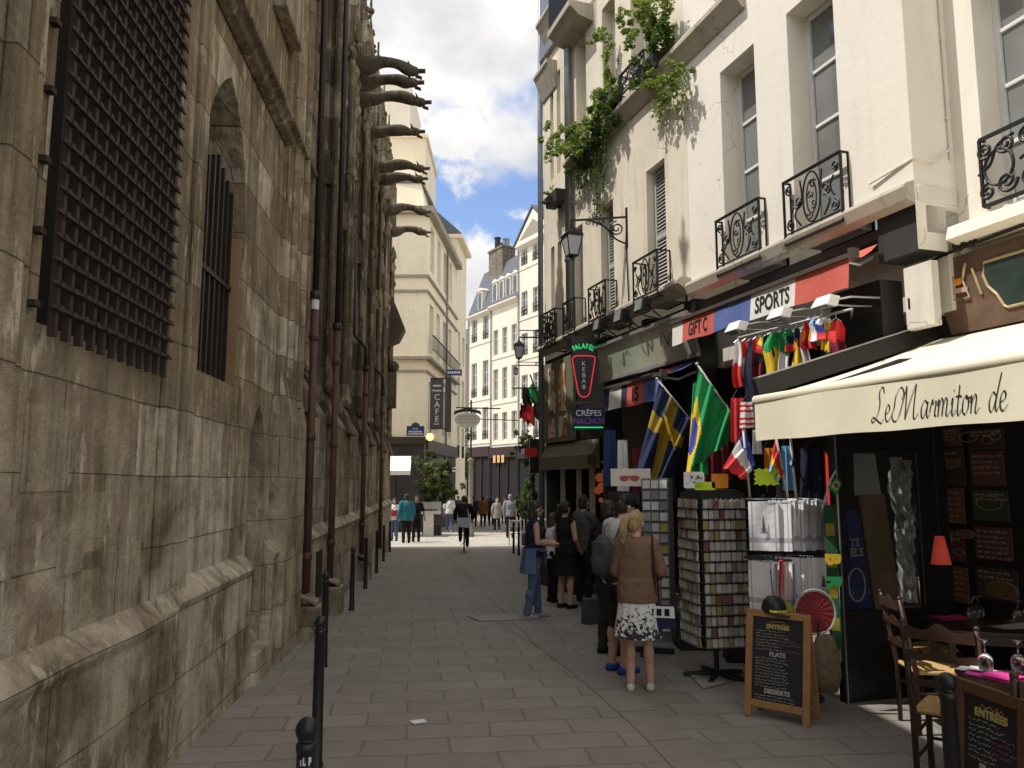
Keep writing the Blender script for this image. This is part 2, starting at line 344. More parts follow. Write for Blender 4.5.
# ------------------------------------------------------------------ the gothic church on the left
CF = Frame(-1.86, 0, -.089, 1)
def ashlar(name, lo, hi, pale, bw=.78, bh=.41, grime=.75, palebias=.72):
    m, n, p = newmat(name); co = n.n('ShaderNodeTexCoord').outputs['Object']; s = n.n('ShaderNodeSeparateXYZ', Vector=co)
    wx = n.math('ADD', s.outputs[0], n.math('MULTIPLY', s.outputs[1], 1.0)); wob = n.n('ShaderNodeTexNoise', Scale=.7, Detail=2); n.L.new(co, wob.inputs['Vector'])
    zz = n.math('ADD', s.outputs[2], n.math('MULTIPLY', wob.outputs[0], .05))
    row = n.math('FLOOR', n.math('DIVIDE', zz, bh)); wx = n.math('ADD', wx, n.math('MULTIPLY', n.math('SINE', n.math('MULTIPLY', row, 12.9)), .37))
    v = n.n('ShaderNodeCombineXYZ', X=wx, Y=zz).outputs[0]
    br = n.n('ShaderNodeTexBrick', {'offset': .5}, Vector=v, Color1=(0, 0, 0), Color2=(1, 1, 1), Mortar=(.4, .4, .4), Scale=1.0, Mortar_Size=.006, Mortar_Smooth=.8, Bias=0.0, Brick_Width=bw, Row_Height=bh)
    fine = n.noise(co, 14, 8, .68); mid = n.noise(co, 2.3, 6, .65, .3); big = n.noise(co, .6, 4)
    st = n.noise(n.mapping(co, (4.5, 4.5, .3)), 1.7, 7, .66, .4)
    c = n.mix(br.outputs[0], lo, hi)
    c = n.mix(n.n('ShaderNodeMapRange', Value=br.outputs[0], From_Min=palebias, From_Max=palebias + .12).outputs[0], c, pale)
    c = n.mix(n.n('ShaderNodeMapRange', Value=mid, From_Min=.42, From_Max=.72).outputs[0], c, tuple(.55 * x for x in lo))
    c = n.mix(n.math('MULTIPLY', n.n('ShaderNodeMapRange', Value=st, From_Min=.44, From_Max=.62).outputs[0], grime), c, (.045, .036, .027))
    pl = n.n('ShaderNodeMapRange', Value=n.noise(n.mapping(co, (3, 3, .8), (4, 1, 7)), 2.4, 8, .7), From_Min=.56, From_Max=.64).outputs[0]
    c = n.mix(n.math('MULTIPLY', pl, .8), c, pale)
    c = n.mix(n.math('MULTIPLY', fine, .5), c, tuple(.45 * x for x in hi)); c = n.mix(n.math('MULTIPLY', big, .35), c, (.12, .09, .058))
    c = n.mix(n.math('MULTIPLY', br.outputs[1], n.math('MULTIPLY', mid, .9)), c, (.06, .048, .035))
    low = n.n('ShaderNodeMapRange', Value=s.outputs[2], From_Min=2.9, From_Max=1.3).outputs[0]; c = n.mix(n.math('MULTIPLY', low, n.n('ShaderNodeMapRange', Value=n.noise(co, 1.5, 6, .65, .5), From_Min=.4, From_Max=.62, To_Max=.5).outputs[0]), c, pale)
    n.put(p.inputs['Base Color'], c); p.inputs['Roughness'].default_value = .92; p.inputs['Specular IOR Level'].default_value = .12
    h = n.math('ADD', n.math('ADD', n.math('MULTIPLY', fine, .5), n.math('MULTIPLY', mid, .9)), n.math('ADD', n.math('MULTIPLY', br.outputs[1], -.35), n.math('MULTIPLY', br.outputs[0], .35)))
    bm = n.n('ShaderNodeBump', Strength=1.0, Distance=.05, Height=h); n.put(p.inputs['Normal'], bm.outputs[0]); return m
M_ash = ashlar("weathered ashlar", (.29, .225, .142), (.52, .42, .275), (.78, .69, .54), .92, .45)
M_ashd = ashlar("sooty carved stone", (.15, .118, .08), (.28, .22, .15), (.56, .48, .34), .5, .6, .7, .72)
M_gar = ashlar("dark gargoyle stone", (.12, .102, .078), (.2, .17, .13), (.26, .23, .18), .9, .9, .6, .95)
M_ochre = plaster("ochre infill stone", (.30, .19, .10), (.12, .075, .04), .6, .6)
M_iron = mat("dark wrought iron", (.028, .022, .02), .55, .4, .4, 9, .004)
M_rustiron = mat("rust brown iron bars", (.045, .03, .025), .75, .15, .4, 11, .004)
M_pipe = mat("rust brown drainpipe", (.105, .048, .036), .6, .1, .35, 5, .002)
M_pipedark = mat("black drainpipe", (.03, .027, .025), .5, .2, .3, 5)
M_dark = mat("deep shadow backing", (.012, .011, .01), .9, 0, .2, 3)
M_leaded = glassmat("leaded church glass", (.02, .02, .02), .25)
church = CF.root("church", "long soot stained gothic stone church wall with gargoyles and iron grille on the left", "church")
def warch(b, s0, s1, z0, z1, ops, dep=.3, y=0.0):
    """wall face with openings; op = (s0,s1,z0,z1,apex|None, depth)"""
    xs = sorted({s0, s1, *[o[0] for o in ops], *[o[1] for o in ops]}); zs = sorted({z0, z1, *[o[2] for o in ops], *[(o[4] or o[3]) for o in ops]})
    for i in range(len(xs) - 1):
        for j in range(len(zs) - 1):
            cx, cz = (xs[i] + xs[i + 1]) / 2, (zs[j] + zs[j + 1]) / 2
            if any(o[0] < cx < o[1] and o[2] < cz < (o[4] or o[3]) for o in ops): continue
            b.quad((xs[i], y, zs[j]), (xs[i + 1], y, zs[j]), (xs[i + 1], y, zs[j + 1]), (xs[i], y, zs[j + 1]))
    for (a, c, d, e, ap, dp) in ops:
        dp = dp or dep; t = e
        b.quad((a, y, d), (a, y, t), (a, y + dp, t), (a, y + dp, d)); b.quad((c, y, d), (c, y + dp, d), (c, y + dp, t), (c, y, t))
        b.quad((a, y, d), (a, y + dp, d), (c, y + dp, d), (c, y, d))
        if ap is None: b.quad((a, y, e), (c, y, e), (c, y + dp, e), (a, y + dp, e))
        else:
            n = 14; m = (a + c) / 2; W2 = (c - a) / 2; H = ap - e; Rr = (H * H + W2 * W2) / (2 * W2)
            def hz(x):
                u = x - a if x <= m else c - x; return e + math.sqrt(max(Rr * Rr - (Rr - u) ** 2, 0))
            for k in range(n):
                x0, x1 = a + (c - a) * k / n, a + (c - a) * (k + 1) / n; h0, h1 = min(hz(x0), ap), min(hz(x1), ap)
                b.quad((x0, y, h0), (x1, y, h1), (x1, y, ap), (x0, y, ap)); b.quad((x0, y, h0), (x0, y + dp, h0), (x1, y + dp, h1), (x1, y, h1))
SP = 9.6
g0, gz0 = CF.fp(36, 322); g1 = CF.fp(156, 357)[0]
l0, lz0 = CF.fp(193, 368); l1 = CF.fp(238, 386)[0]
d0, d1 = CF.fp(243, 600)[0], CF.fp(259, 600)[0]
b = B(); warch(b, -14, SP, -.6, 8.55, [(g0, g1, gz0, 5.35, None, .35), (l0, l1, lz0, 4.15, 5.2, .40), (d0, d1, .12, 1.95, 2.5, .3)])
b.quad((-14, 0, 8.55), (SP, 0, 8.55), (SP, 6, 10.9), (-14, 6, 10.9)); b.quad((SP, 0, -.6), (SP, 12, -.6), (SP, 12, 10.9), (SP, 0, 8.55))
b.quad((-14, 0, -.6), (-14, 0, 8.55), (-14, 6, 10.9), (-14, 12, -.6))
wall = b.build("wall", M_ash, church)
P0, P1 = g1 + .1, g1 + .36
# plinth with sloped moulding, broken by the pilasters
def plinth(b, s0, s1, zt, out=.12):
    prof = [(0, zt + .1), (-.02, zt + .085), (-out - .005, zt), (-out - .028, zt - .035), (-out - .01, zt - .075), (-out, zt - .1), (-out, -.9), (.0, -.9)]
    b.prism([(s0, y, z) for y, z in prof], (s1 - s0, 0, 0))
b = B(); plinth(b, -10, P0, .90, .09); plinth(b, P1, d0 - .1, .97, .1); plinth(b, d1 + .1, SP - .3, 1.02, .1)
b.box(P0, P1, -.045, .0, -.9, 8.7); b.box(P1 + .02, l0 - .12, -.07, 0, .97, 5.6)
b.prism([(P0, -.045, 1.02), (P0, -.12, .9), (P0, -.12, -.9), (P0, -.045, -.9)], (P1 - P0, 0, 0))
b.box(d0 - .1, d0, -.1, 0, -.9, .36); b.box(d1, d1 + .1, -.1, 0, -.9, .36); b.box(d0, d1, -.14, .02, -.9, .14)
qa, qb = CF.fp(-6, 150)[0], CF.fp(20, 150)[0]; b.box(qa, qb, -.06, 0, .97, 8.7); b.box(qb + .05, qb + .1, -.03, 0, .97, 8.7)
pl = b.build("plinth", M_ash, church, bevel=.012)
# string course
b = B(); prof = [(0, 5.88), (-.05, 5.86), (-.17, 5.74), (-.17, 5.69), (-.11, 5.66), (-.09, 5.6), (-.02, 5.56), (0, 5.56)]
b.prism([(-8, y, z) for y, z in prof], (SP + 8.12, 0, 0)); b.build("string_course", M_ashd, church, bevel=.01)
b = B(); b.prism([(-14, y, z) for y, z in [(0, 8.9), (-.2, 8.85), (-.2, 8.7), (0, 8.5)]], (SP + 14, 0, 0)); b.build("cornice", M_ashd, church)
# pale repaired blocks and patches
rr = random.Random(3)
M_paleb = ashlar("pale repaired stone", (.50, .42, .29), (.55, .47, .34), (.6, .53, .4), 3, 3, .7, .8)
b = B()
for (px0, px1, py0, py1) in [(22, 70, 422, 475), (58, 103, 505, 560), (80, 138, 560, 606), (0, 12, 520, 590)]:
    a_, z1 = CF.fp(px0, py0); c_, z0 = CF.fp(px1, py1); zm = CF.fp((px0 + px1) / 2, (py0 + py1) / 2)[1]; hh = .2
    b.box(a_ + .02, c_ - .02, -.004, 0, zm - hh, zm + hh)
b.build("repaired_block", M_paleb, church, bevel=.006)
pa_, pz1 = CF.fp(274, -40); pb_, pz0 = CF.fp(289, 52); b = B(); b.box(pa_, pb_, -.16, 0, pz0, pz0 + .9); b.build('repaired_block', M_paleb, church, bevel=.02)
# iron grille over the near window
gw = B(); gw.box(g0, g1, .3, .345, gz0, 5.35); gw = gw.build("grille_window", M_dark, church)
b = B(); nb = 12
for i in range(nb):
    x = g0 + .03 + (g1 - g0 - .06) * i / (nb - 1); b.box(x - .015, x + .015, -.075, -.041, gz0 - .06, 5.3)
b.build("upright_bars", M_rustiron, gw)
b = B()
for k in range(26):
    z = gz0 + .07 + k * .112
    b.box(g0 - .05, g1 + .04, -.089, -.0755, z - .008, z + .008); (k % 3 == 0) and b.box(g0 - .1, g0 - .05, -.04, .0, z - .014, z + .014)
    for i in range(nb):
        x = g0 + .03 + (g1 - g0 - .06) * i / (nb - 1); b.box(x - .019, x + .019, -.096, -.07, z - .013, z + .013)
b.build("cross_bars", M_rustiron, gw)
# lancet window: ochre infill on the far side, bars on the near side
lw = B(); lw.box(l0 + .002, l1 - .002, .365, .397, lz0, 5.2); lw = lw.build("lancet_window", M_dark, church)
b = B(); b.box(l1 - .025, l1 - .001, .03, .362, lz0 + .03, 3.95); b.build("jamb_infill", M_ochre, lw)
b = B(); b.prism([(l0, 0.01, lz0 - .02), (l1, 0.01, lz0 - .02), (l1, .36, lz0 + .2), (l0, .36, lz0 + .2)], (0, 0, -.12)); b.build("sill", M_ash, lw)
b = B()
for i in range(9): x = l0 + .05 + (l1 - l0 - .12) * i / 8; b.box(x - .016, x + .016, .1, .13, lz0 + .05, 4.55 - .06 * abs(i - 5))
b.box(l0, l1 - .03, .09, .14, 3.45, 3.49); b.build("window_bars", M_iron, lw)
b = B(); b.box(d0, d1, .26, .295, .1, 2.5); b.build("blocked_door", M_ashd, church)
# ---- the buttressed nave
E = 27.0; YR = .5
bt = [10.3 + 2.35 * k for k in range(8)]
b = B(); ops = []
for k in range(len(bt) - 1): ops.append((bt[k] + .42, bt[k + 1] - .42, 3.6, 7.9, 9.5, .35))
warch(b, SP, E, 2.7, 10.2, ops, .35, YR)
b.quad((SP, YR, 10.2), (E, YR, 10.2), (E, 7, 13.6), (SP, 7, 13.6)); b.quad((E, 0, -1), (E, 0, 3), (E, 12, 3), (E, 12, -1)); b.quad((E, YR, 3), (E, YR, 10.2), (E, 7, 13.6), (E, 12, 3))
b.quad((SP, YR, 2.5), (SP, YR, 10.2), (SP, 7, 13.6), (SP, 12, 2))
b.build("nave_wall", M_ashd, church)
b = B(); b.quad((SP, 0, -1), (E, 0, -1), (E, 0, 2.75), (SP, 0, 2.75)); b.quad((SP, 0, 2.75), (E, 0, 2.75), (E, YR, 3.55), (SP, YR, 3.55))
plinth(b, SP, E, 1.0, .1); b.build("lower_wall", M_ash, church)
for k in range(len(bt) - 1):
    a, c = bt[k] + .42, bt[k + 1] - .42
    w = B(); w.box(a, c, YR + .3, YR + .34, 3.6, 9.5); w = w.build("nave_window", M_leaded, church)
    t = B(); n = 3
    for i in range(1, n): x = a + (c - a) * i / n; t.tube([(x, YR + .24, 3.6), (x, YR + .24, 8.8)], .035, 6)
    for zz in (4.5, 5.4, 6.3, 7.2, 8.0): t.box(a, c, YR + .27, YR + .29, zz - .012, zz + .012)
    t.build("mullions", M_ashd, w)
def buttress(k, s):
    rnd = random.Random(k); b = B(); w = .36
    b.box(s - w, s + w, -.02, YR, -1, 2.7)                                   # lower block
    b.prism([(s - w - .05, -.12, 2.62), (s - w - .05, .1, 3.25), (s - w - .05, YR, 3.25), (s - w - .05, YR, 2.62)], (2 * w + .1, 0, 0))   # weathering
    b.box(s - w * .78, s + w * .78, .06, YR, 3.1, 10.6)
    b.prism([(s - w - .02, -.04, 6.7), (s - w - .02, .1, 7.2), (s - w - .02, YR, 7.2), (s - w - .02, YR, 6.6), (s - w - .02, .05, 6.6)], (2 * w + .04, 0, 0))
    o = b.build("buttress", M_ashd, church, bevel=.015)
    sh = B()
    for x, r in ((-w * .85, .055), (-w * .5, .04), (-w * .15, .065), (w * .3, .045), (w * .62, .06), (w * .9, .05)):
        y = .03 + rnd.uniform(-.03, .03); z1 = rnd.uniform(9.2, 10.3); pts = [(s + x, y, 3.15), (s + x, y, z1)]
        sh.tube(pts, r, 7); sh.lathe([(r + .03, 0), (r + .035, .05), (r + .005, .12), (r, .13)], (s + x, y, 3.2), 8); sh.lathe([(r, 0), (r + .05, .1), (r + .05, .16), (0.01, .4)], (s + x, y, z1 - .1), 8)
        sh.tube([(s + x * 1.05, y + .16, 3.2), (s + x * 1.05, y + .16, 10.1)], .05, 6)
    sh.build("shafts", M_ashd, o, smooth=False)
    # crocketed pinnacle
    p = B(); p.box(s - .27, s + .27, -.02, .5, 10.5, 12.1)
    for sx in (-1, 1):
        p.tube([(s + sx * .27, -.02, 10.6), (s + sx * .27, -.02, 12.3)], .05, 6)
    p.prism([(s - .3, -.05, 12.0), (s + .3, -.05, 12.0), (s, -.05, 12.6)], (0, .1, 0))
    apex = (s, .24, 14.4); cs = [(s - .27, -.02, 12.1), (s + .27, -.02, 12.1), (s + .27, .5, 12.1), (s - .27, .5, 12.1)]
    for i in range(4): p.poly([cs[i], cs[(i + 1) % 4], apex])
    for i in range(4):
        for t in (.15, .35, .55, .75):
            q = Vector(cs[i]).lerp(Vector(apex), t); p.ball(q, .06, 6, 4)
    p.ball((s, .24, 14.45), .1, 8, 5); p.bar((s - .14, .24, 14.6), (s + .14, .24, 14.6), .05, .05); p.tube([(s, .24, 14.3), (s, .24, 14.95)], .035, 5)
    p.build("pinnacle", M_ashd, church)
    # foliage and canopy lumps in the middle of the shaft
    c = B()
    for q in range(10): c.ball((s + rnd.uniform(-.3, .3), rnd.uniform(-.06, .05), rnd.uniform(7.0, 9.9)), (rnd.uniform(.05, .1), .07, rnd.uniform(.06, .2)), 7, 5)
    c.build("carved_canopy", M_ashd, o)
for k, s in enumerate(bt): buttress(k, s)
# stepped corner piece with ribs between the plain wall and the first buttress
b = B()
for i, (x, y, r) in enumerate([(8.62, -.03, .05), (8.8, -.06, .07), (9.0, -.08, .05), (9.18, -.1, .075), (9.36, -.08, .05), (9.52, -.05, .06)]):
    b.tube([(x, y, 2.6), (x, y, 8.7)], r, 7)
b.box(8.5, 9.58, -.05, 0, 1.1, 8.6); b.prism([(8.45, -.16, 2.4), (8.45, -.06, 2.95), (8.45, .0, 2.95), (8.45, 0, -.9), (8.45, -.16, -.9)], (1.13, 0, 0))
b.build("corner_buttress", M_ash, church)
b = B(); b.prism([(SP, y, z) for y, z in [(YR, 10.55), (YR - .35, 10.5), (YR - .35, 10.3), (YR - .15, 10.1), (YR, 10.0)]], (E - SP, 0, 0))
for k in range(60):
    x = SP + .2 + k * .29
    if x < E: b.box(x - .05, x + .05, YR - .2, YR - .12, 10.5, 11.05)
b.box(SP, E, YR - .24, YR - .08, 11.05, 11.15); b.build("parapet", M_ashd, church)
# corbel on the last buttress
b = B(); b.prism([(25.9, -.5, 6.9), (25.9, -.05, 8.0), (25.9, .1, 8.0), (25.9, .1, 6.3), (25.9, -.3, 6.5)], (.75, 0, 0)); b.box(25.95, 26.6, -.22, .1, 4.2, 5.4); b.ball((26.2, -.12, 5.6), .2, 8, 6)
b.build("corbel", M_gar, church)
# gargoyles
def gargoyle(s, z, L, droop, seed):
    rnd = random.Random(seed); b = B()
    pts = [(s, .2, z), (s, -.15, z + .02), (s + .02, -.45 * L, z + .1 + droop * .2), (s, -.75 * L, z + .1), (s, -.95 * L, z + .04 - droop * .25), (s, -1.08 * L, z + .02 - droop * .6)]
    pts = catmull(pts, 5); n = len(pts); rr_ = []
    for i in range(n):
        t = i / (n - 1); rr_.append((.17 - .07 * t + .025 * math.sin(t * 9 + seed)) * (1.1 if t < .3 else .95))
    b.tube(pts, rr_, 9); e = pts[-1]
    b.ball((e[0], e[1], e[2] + .02), (.1, .15, .11), 9, 7)                       # head
    b.prism([(e[0] - .06, e[1] - .08, e[2] + .05), (e[0] + .06, e[1] - .08, e[2] + .05), (e[0] + .05, e[1] - .27, e[2] + .06), (e[0] - .05, e[1] - .27, e[2] + .06)], (0, 0, -.05))
    b.prism([(e[0] - .05, e[1] - .06, e[2] - .06), (e[0] + .05, e[1] - .06, e[2] - .06), (e[0] + .04, e[1] - .2, e[2] - .11), (e[0] - .04, e[1] - .2, e[2] - .11)], (0, 0, -.04))
    for sx in (-1, 1):
        b.tube([(e[0] + sx * .06, e[1] + .05, e[2] + .08), (e[0] + sx * .1, e[1] + .1, e[2] + .2)], [.035, .008], 5)
    for q in range(5): t = pts[10 + q * 3]; b.ball((t[0], t[1], t[2] + .09 - .004 * q), (.03, .07, .03), 6, 4)
    b.build("gargoyle", M_gar, church, smooth=True)
for i, (py, s, L, dr) in enumerate([(45, 15.2, 1.3, .2), (63, 15.9, 1.25, -.02), (82, 16.8, 1.42, .12), (119, 18.6, 1.2, -.08), (157, 20.7, 1.3, .06), (170, 21.4, 1.22, -.05), (203, 23.8, 1.3, .15), (226, 26.0, 1.25, .08)]):
    gargoyle(s, CAMZ + (HORIZON - py) / F * (s * .996) + .02, L * .8, dr * .75, i)
# rain pipes with stone shoes
for i, s in enumerate([9.9, 12.0, 16.6, 21.4]):
    y = -.16; R_ = .05; b = B(); b.tube([(s, y, -.1 if i else .35), (s, y, 4.1)], R_, 10)
    for zz in (.8, 2.3, 3.6): b.lathe([(.051, -.05), (.066, -.04), (.066, .04), (.051, .05)], (s, y, zz), 10)
    o = b.build("drainpipe", M_pipe, church, smooth=True)
    b = B(); b.tube([(s, y, 4.1), (s, y, 4.6), (s, .1, 4.9), (s, .2, 9.8)] if i > 1 else [(s, y, 4.1), (s, y, 9.8), (s, .1, 10.2)], R_ * .85, 10); b.lathe([(.051, -.06), (.07, -.05), (.07, .05), (.051, .06)], (s, y, 4.15), 10); b.build("upper_pipe", M_pipedark, o, smooth=True)
    if i == 0:
        b = B(); b.lathe([(.0515, -.09), (.0525, -.08), (.0525, .08), (.0515, .09)], (s, y, 4.05), 10); b.build("paper_label", mat("white sticker paper", (.7, .7, .66), .6), o)
    if i < 3:
        b = B(); b.prism([(s - .2, -.36, -.6), (s + .2, -.36, -.6), (s + .2, 0, -.6), (s - .2, 0, -.6)], (0, 0, 1.0 - .02 * s)); b.prism([(s - .16, -.31, .4 - .02 * s), (s + .16, -.31, .4 - .02 * s), (s + .14, -.08, .5 - .02 * s), (s - .14, -.08, .5 - .02 * s)], (0, 0, .06))
        b.build("stone_shoe", M_ashd, church, bevel=.03)
# barred cellar opening
b = B(); b.box(11.0, 11.5, -.115, -.101, .1, .75); b.build("cellar_vent", M_dark, church)
# ------------------------------------------------------------------ bollards
M_boll = mat("black bollard paint", (.018, .017, .017), .38, .1, .35, 14, .001)
def bollard_proto():
    o = empty("bollard", (0, 0, 0))
    b = B(); b.lathe([(.052, -.05), (.052, .02), (.044, .035), (.04, .5), (.038, .84), (.042, .845), (.042, .868), (.03, .874)], seg=18); b.build("post", M_boll, o, smooth=True)
    b = B(); b.lathe([(.03, .872), (.036, .882)] + [(.046 * math.cos(t), .915 + .044 * math.sin(t)) for t in [R(a) for a in range(-45, 91, 15)]], seg=18); b.build("ball_top", M_boll, o, smooth=True)
    return o
bp = None
BL = [(ground(316, 872), "nearest black bollard with a torn white sticker at the street's bottom edge"),
      ((-1.275, 5.28), "second black bollard from the camera along the church side"), ((-1.95, 8.26), "third black bollard along the church side, lined up behind the second"),
      ((-2.47, 12.2), "bollard just beyond the stone pipe shoes by the church wall, standing alone"), ((-2.79, 15.0), "fifth bollard along the church wall, before the group far down the wall"), ((-3.1, 18.0), "sixth bollard down the church wall"),
      ((-3.47, 21.2), "seventh bollard down the church wall"), ((-3.85, 24.7), "last bollard of the church row, near the standing group of people"),
      ((.05, 24.0), "left one of the two bollards by the far cafe chairs"), ((.2, 23.2), "right one of the two bollards by the far cafe chairs"), ((1.965, 3.62), "bollard beside the restaurant chalkboard at the right edge")]
BL[0] = ((-.74, 2.91), BL[0][1])
for i, (p, lab) in enumerate(BL):
    if bp is None: bp = bollard_proto(); bp.scale = (.88, .88, 1); o = bp
    else: o = copy_tree(bp)
    o.location = (p[0], p[1], gz(p[1])); tag(o, lab, "bollard", "black ball topped bollards")
b = B(); b.grid(lambda u, v: (.0402 * math.sin(R(-20 + 66 * u)), -.0402 * math.cos(R(-20 + 66 * u)), .755 + .075 * v), 8, 8, lambda u, v: 1 if (mnoise.noise((u * 5, v * 2.2, .3)) > .02 and abs(v - .52) > .05) else 0)
b.build("sticker", [mat("black sticker", (.02, .02, .02), .5), mat("torn white sticker", (.6, .6, .58), .6)], bp)
# ------------------------------------------------------------------ right-hand buildings
AR = 5.9
RF = Frame(gx(545, 16.1), 16.1, .3225, -1); RF.o = Vector((AR - .3225 * 16.14, 16.14, 0))
M_cream = plaster("cream render", (.86, .80, .69), (.6, .53, .41), .3, .4)
M_old = plaster("old stained render", (.78, .70, .55), (.4, .34, .26), .55, .7)
M_shadew = plaster("shaded cream render", (.74, .7, .61), (.42, .37, .29), .5, .6)  # cream render with the pier's shade mixed into its colour
M_zinc = mat("zinc sheet", (.22, .23, .24), .45, .5, .2, 3)
M_led = plaster("ledge stone", (.5, .45, .36), (.2, .17, .13), .7, .6)
M_white = mat("white window paint", (.75, .74, .7), .45, 0, .08, 8)
M_pane = glassmat("window glass", (.19, .195, .185), .05)  # grey of the reflections put into the pane tint
M_louv = mat("grey louvre paint", (.42, .41, .37), .6, 0, .15, 8)
M_rail = mat("black wrought iron balcony", (.02, .02, .021), .5, .3, .3, 10)
M_blackp = mat("black shopfront paint", (.016, .015, .015), .45, 0, .3, 6)
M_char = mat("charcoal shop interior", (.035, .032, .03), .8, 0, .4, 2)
def wall_plain(b, s0, s1, z0, z1, ops, dep=.32, y=0.0): warch(b, s0, s1, z0, z1, [(o[0], o[1], o[2], o[3], None, o[4] if len(o) > 4 else dep) for o in ops], dep, y)
def casement(parent, s0, s1, z0, z1, y, rows=4, leaves=2, m=None, name="window"):
    m = m or M_white; f = B(); t = .055
    f.box(s0, s0 + t, y, y + .07, z0, z1); f.box(s1 - t, s1, y, y + .07, z0, z1); f.box(s0 + t, s1 - t, y, y + .07, z1 - t, z1); f.box(s0 + t, s1 - t, y, y + .07, z0, z0 + .12)
    for k in range(1, leaves): x = s0 + (s1 - s0) * k / leaves; f.box(x - .05, x + .05, y - .012, y + .066, z0 + .12, z1 - t)
    for k in range(1, rows): z = z0 + .1 + (z1 - z0 - .15) * k / rows; f.box(s0 + t, s1 - t, y + .012, y + .05, z - .02, z + .02)
    f = f.build(name, m, parent, bevel=.006)
    g = B(); g.box(s0 + t, s1 - t, y + .035, y + .041, z0 + .12, z1 - t); g.build("pane", M_pane, f)
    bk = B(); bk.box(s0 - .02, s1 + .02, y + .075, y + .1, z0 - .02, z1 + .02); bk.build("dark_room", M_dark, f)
    return f
def louvres(parent, s0, s1, z0, z1, y, m=None):
    b = B(); t = .05
    b.box(s0, s0 + t, y, y + .04, z0, z1); b.box(s1 - t, s1, y, y + .04, z0, z1); b.box(s0 + t, s1 - t, y, y + .04, z1 - t, z1); b.box(s0 + t, s1 - t, y, y + .04, z0, z0 + .1); zm = (z0 + z1) / 2; b.box(s0 + t, s1 - t, y, y + .04, zm - .04, zm + .04)
    n = int((z1 - z0) / .06)
    for k in range(n): z = z0 + .1 + (z1 - z0 - .15) * (k + .5) / n; b.quad((s0 + t, y + .004, z - .026), (s1 - t, y + .004, z - .026), (s1 - t, y + .036, z + .02), (s0 + t, y + .036, z + .02))
    return b.build("shutter", m or M_louv, parent)
def balcony(parent, s0, s1, z0, z1, out=.1, big=False):
    """shallow wrought-iron window guard with scrolls"""
    b = B(); y = -out; r = .011
    for z in (z0, z1): b.bar((s0, y, z), (s1, y, z), .022, .03)
    b.bar((s0, y, z1), (s1, y, z1), .04, .02)
    for x in (s0, s1):
        b.bar((x, y, z0), (x, y, z1), .022, .022)
        for z in (z0 + .01, z1): b.bar((x, y, z), (x, .0, z), .02, .02)
        b.bar((x, -.01, z0), (x, -.01, z1), .015, .015)
    W_ = s1 - s0; H = z1 - z0; cx = (s0 + s1) / 2; zi = z0 + H * .16; b.bar((s0, y, zi), (s1, y, zi), .014, .016)
    def C(pts, rr=r): b.tube([(x, y, z) for x, z in pts], rr, 5)
    def mirror(pts): return [(2 * cx - x, z) for x, z in pts]
    ov = [(cx + .15 * W_ * math.cos(a), z0 + H * .57 + H * .38 * math.sin(a)) for a in [2 * PI * k / 22 for k in range(23)]]; C(ov)
    C([(cx + .085 * W_ * math.cos(a), z0 + H * .57 + H * .25 * math.sin(a)) for a in [2 * PI * k / 18 for k in range(19)]], .008)
    for q in (.3, .45, .6, .75): C(spiral((cx + (.03 if int(q * 20) % 2 else -.03) * W_, z0 + H * q), .055 * W_, 1.2, q * 9), .009)
    A = [spiral((s0 + .12 * W_, z0 + H * .27), .075 * W_, 1.5, PI / 2, 1), spiral((s0 + .1 * W_, z0 + H * .84), .06 * W_, 1.4, -PI / 2, -1),
         [(s0 + .12 * W_, z0 + H * .42)] + [(s0 + .12 * W_ + .06 * W_ * math.sin(t * PI), z0 + H * (.42 + .3 * t)) for t in [i / 8 for i in range(9)]],
         spiral((s0 + .26 * W_, z0 + H * .58), .085 * W_, 1.5, PI, 1), catpts([(s0 + .3 * W_, z0 + H * .2), (s0 + .2 * W_, z0 + H * .4), (s0 + .33 * W_, z0 + H * .62), (s0 + .31 * W_, z0 + H * .9)])]
    for p in A: C(p); C(mirror(p))
    for q in (-.08, 0, .08): C(spiral((cx + q * W_, z0 + H * .08), .035 * W_, 1.2, 0), .008)
    return b.build("balcony_railing", M_rail, parent)
def catpts(p, n=5): return [(v.x, v.z) for v in catmull([(x, 0, z) for x, z in p], n)]
def rect(px0, py0, px1, py1, fr=RF, off=0.0):
    a, z1 = fr.fp(px0, py0, off); c, z0 = fr.fp(px1, py1, off); return a, c, z0, z1
sA = RF.fp(571.5, 150)[0]; sB = RF.fp(687, 140)[0]; sC = RF.fp(909, 110)[0]
zL = RF.fp(600, 328)[1]; zL2 = RF.fp(820, 245)[1]; ZL = (zL + zL2) / 2      # underside of the first floor ledge
TOP = 17.0
# ---------- the cream house over the gift shop
cream = RF.root("cream_house", "cream rendered house with two tall first floor windows above the gift shop", "house")
w1 = (RF.fp(722.5, 150)[0], RF.fp(758, 150)[0]); w2 = (RF.fp(790, 100)[0], RF.fp(838, 100)[0]); zs1 = RF.fp(738, 272)[1]; zt1 = RF.fp(739, 56)[1]; zs2 = RF.fp(815, 240)[1]
z1s, z1t = min(zs1, zs2), zt1
b = B(); wall_plain(b, sB, sC, ZL, TOP, [(w1[0], w1[1], z1s, z1t, .34), (w2[0], w2[1], z1s, z1t, .34)] + [(w[0], w[1], z1t + 1.1, z1t + 3.1, .34) for w in (w1, w2)] + [(w[0], w[1], z1t + 4.1, z1t + 5.9, .34) for w in (w1, w2)])
b.quad((sC, 0, ZL - .5), (sC, 10, ZL - .5), (sC, 10, TOP), (sC, 0, TOP)); b.quad((sB, 0, TOP), (sC, 0, TOP), (sC, 10, TOP + 4), (sB, 10, TOP + 4))
b.build("wall", M_cream, cream)
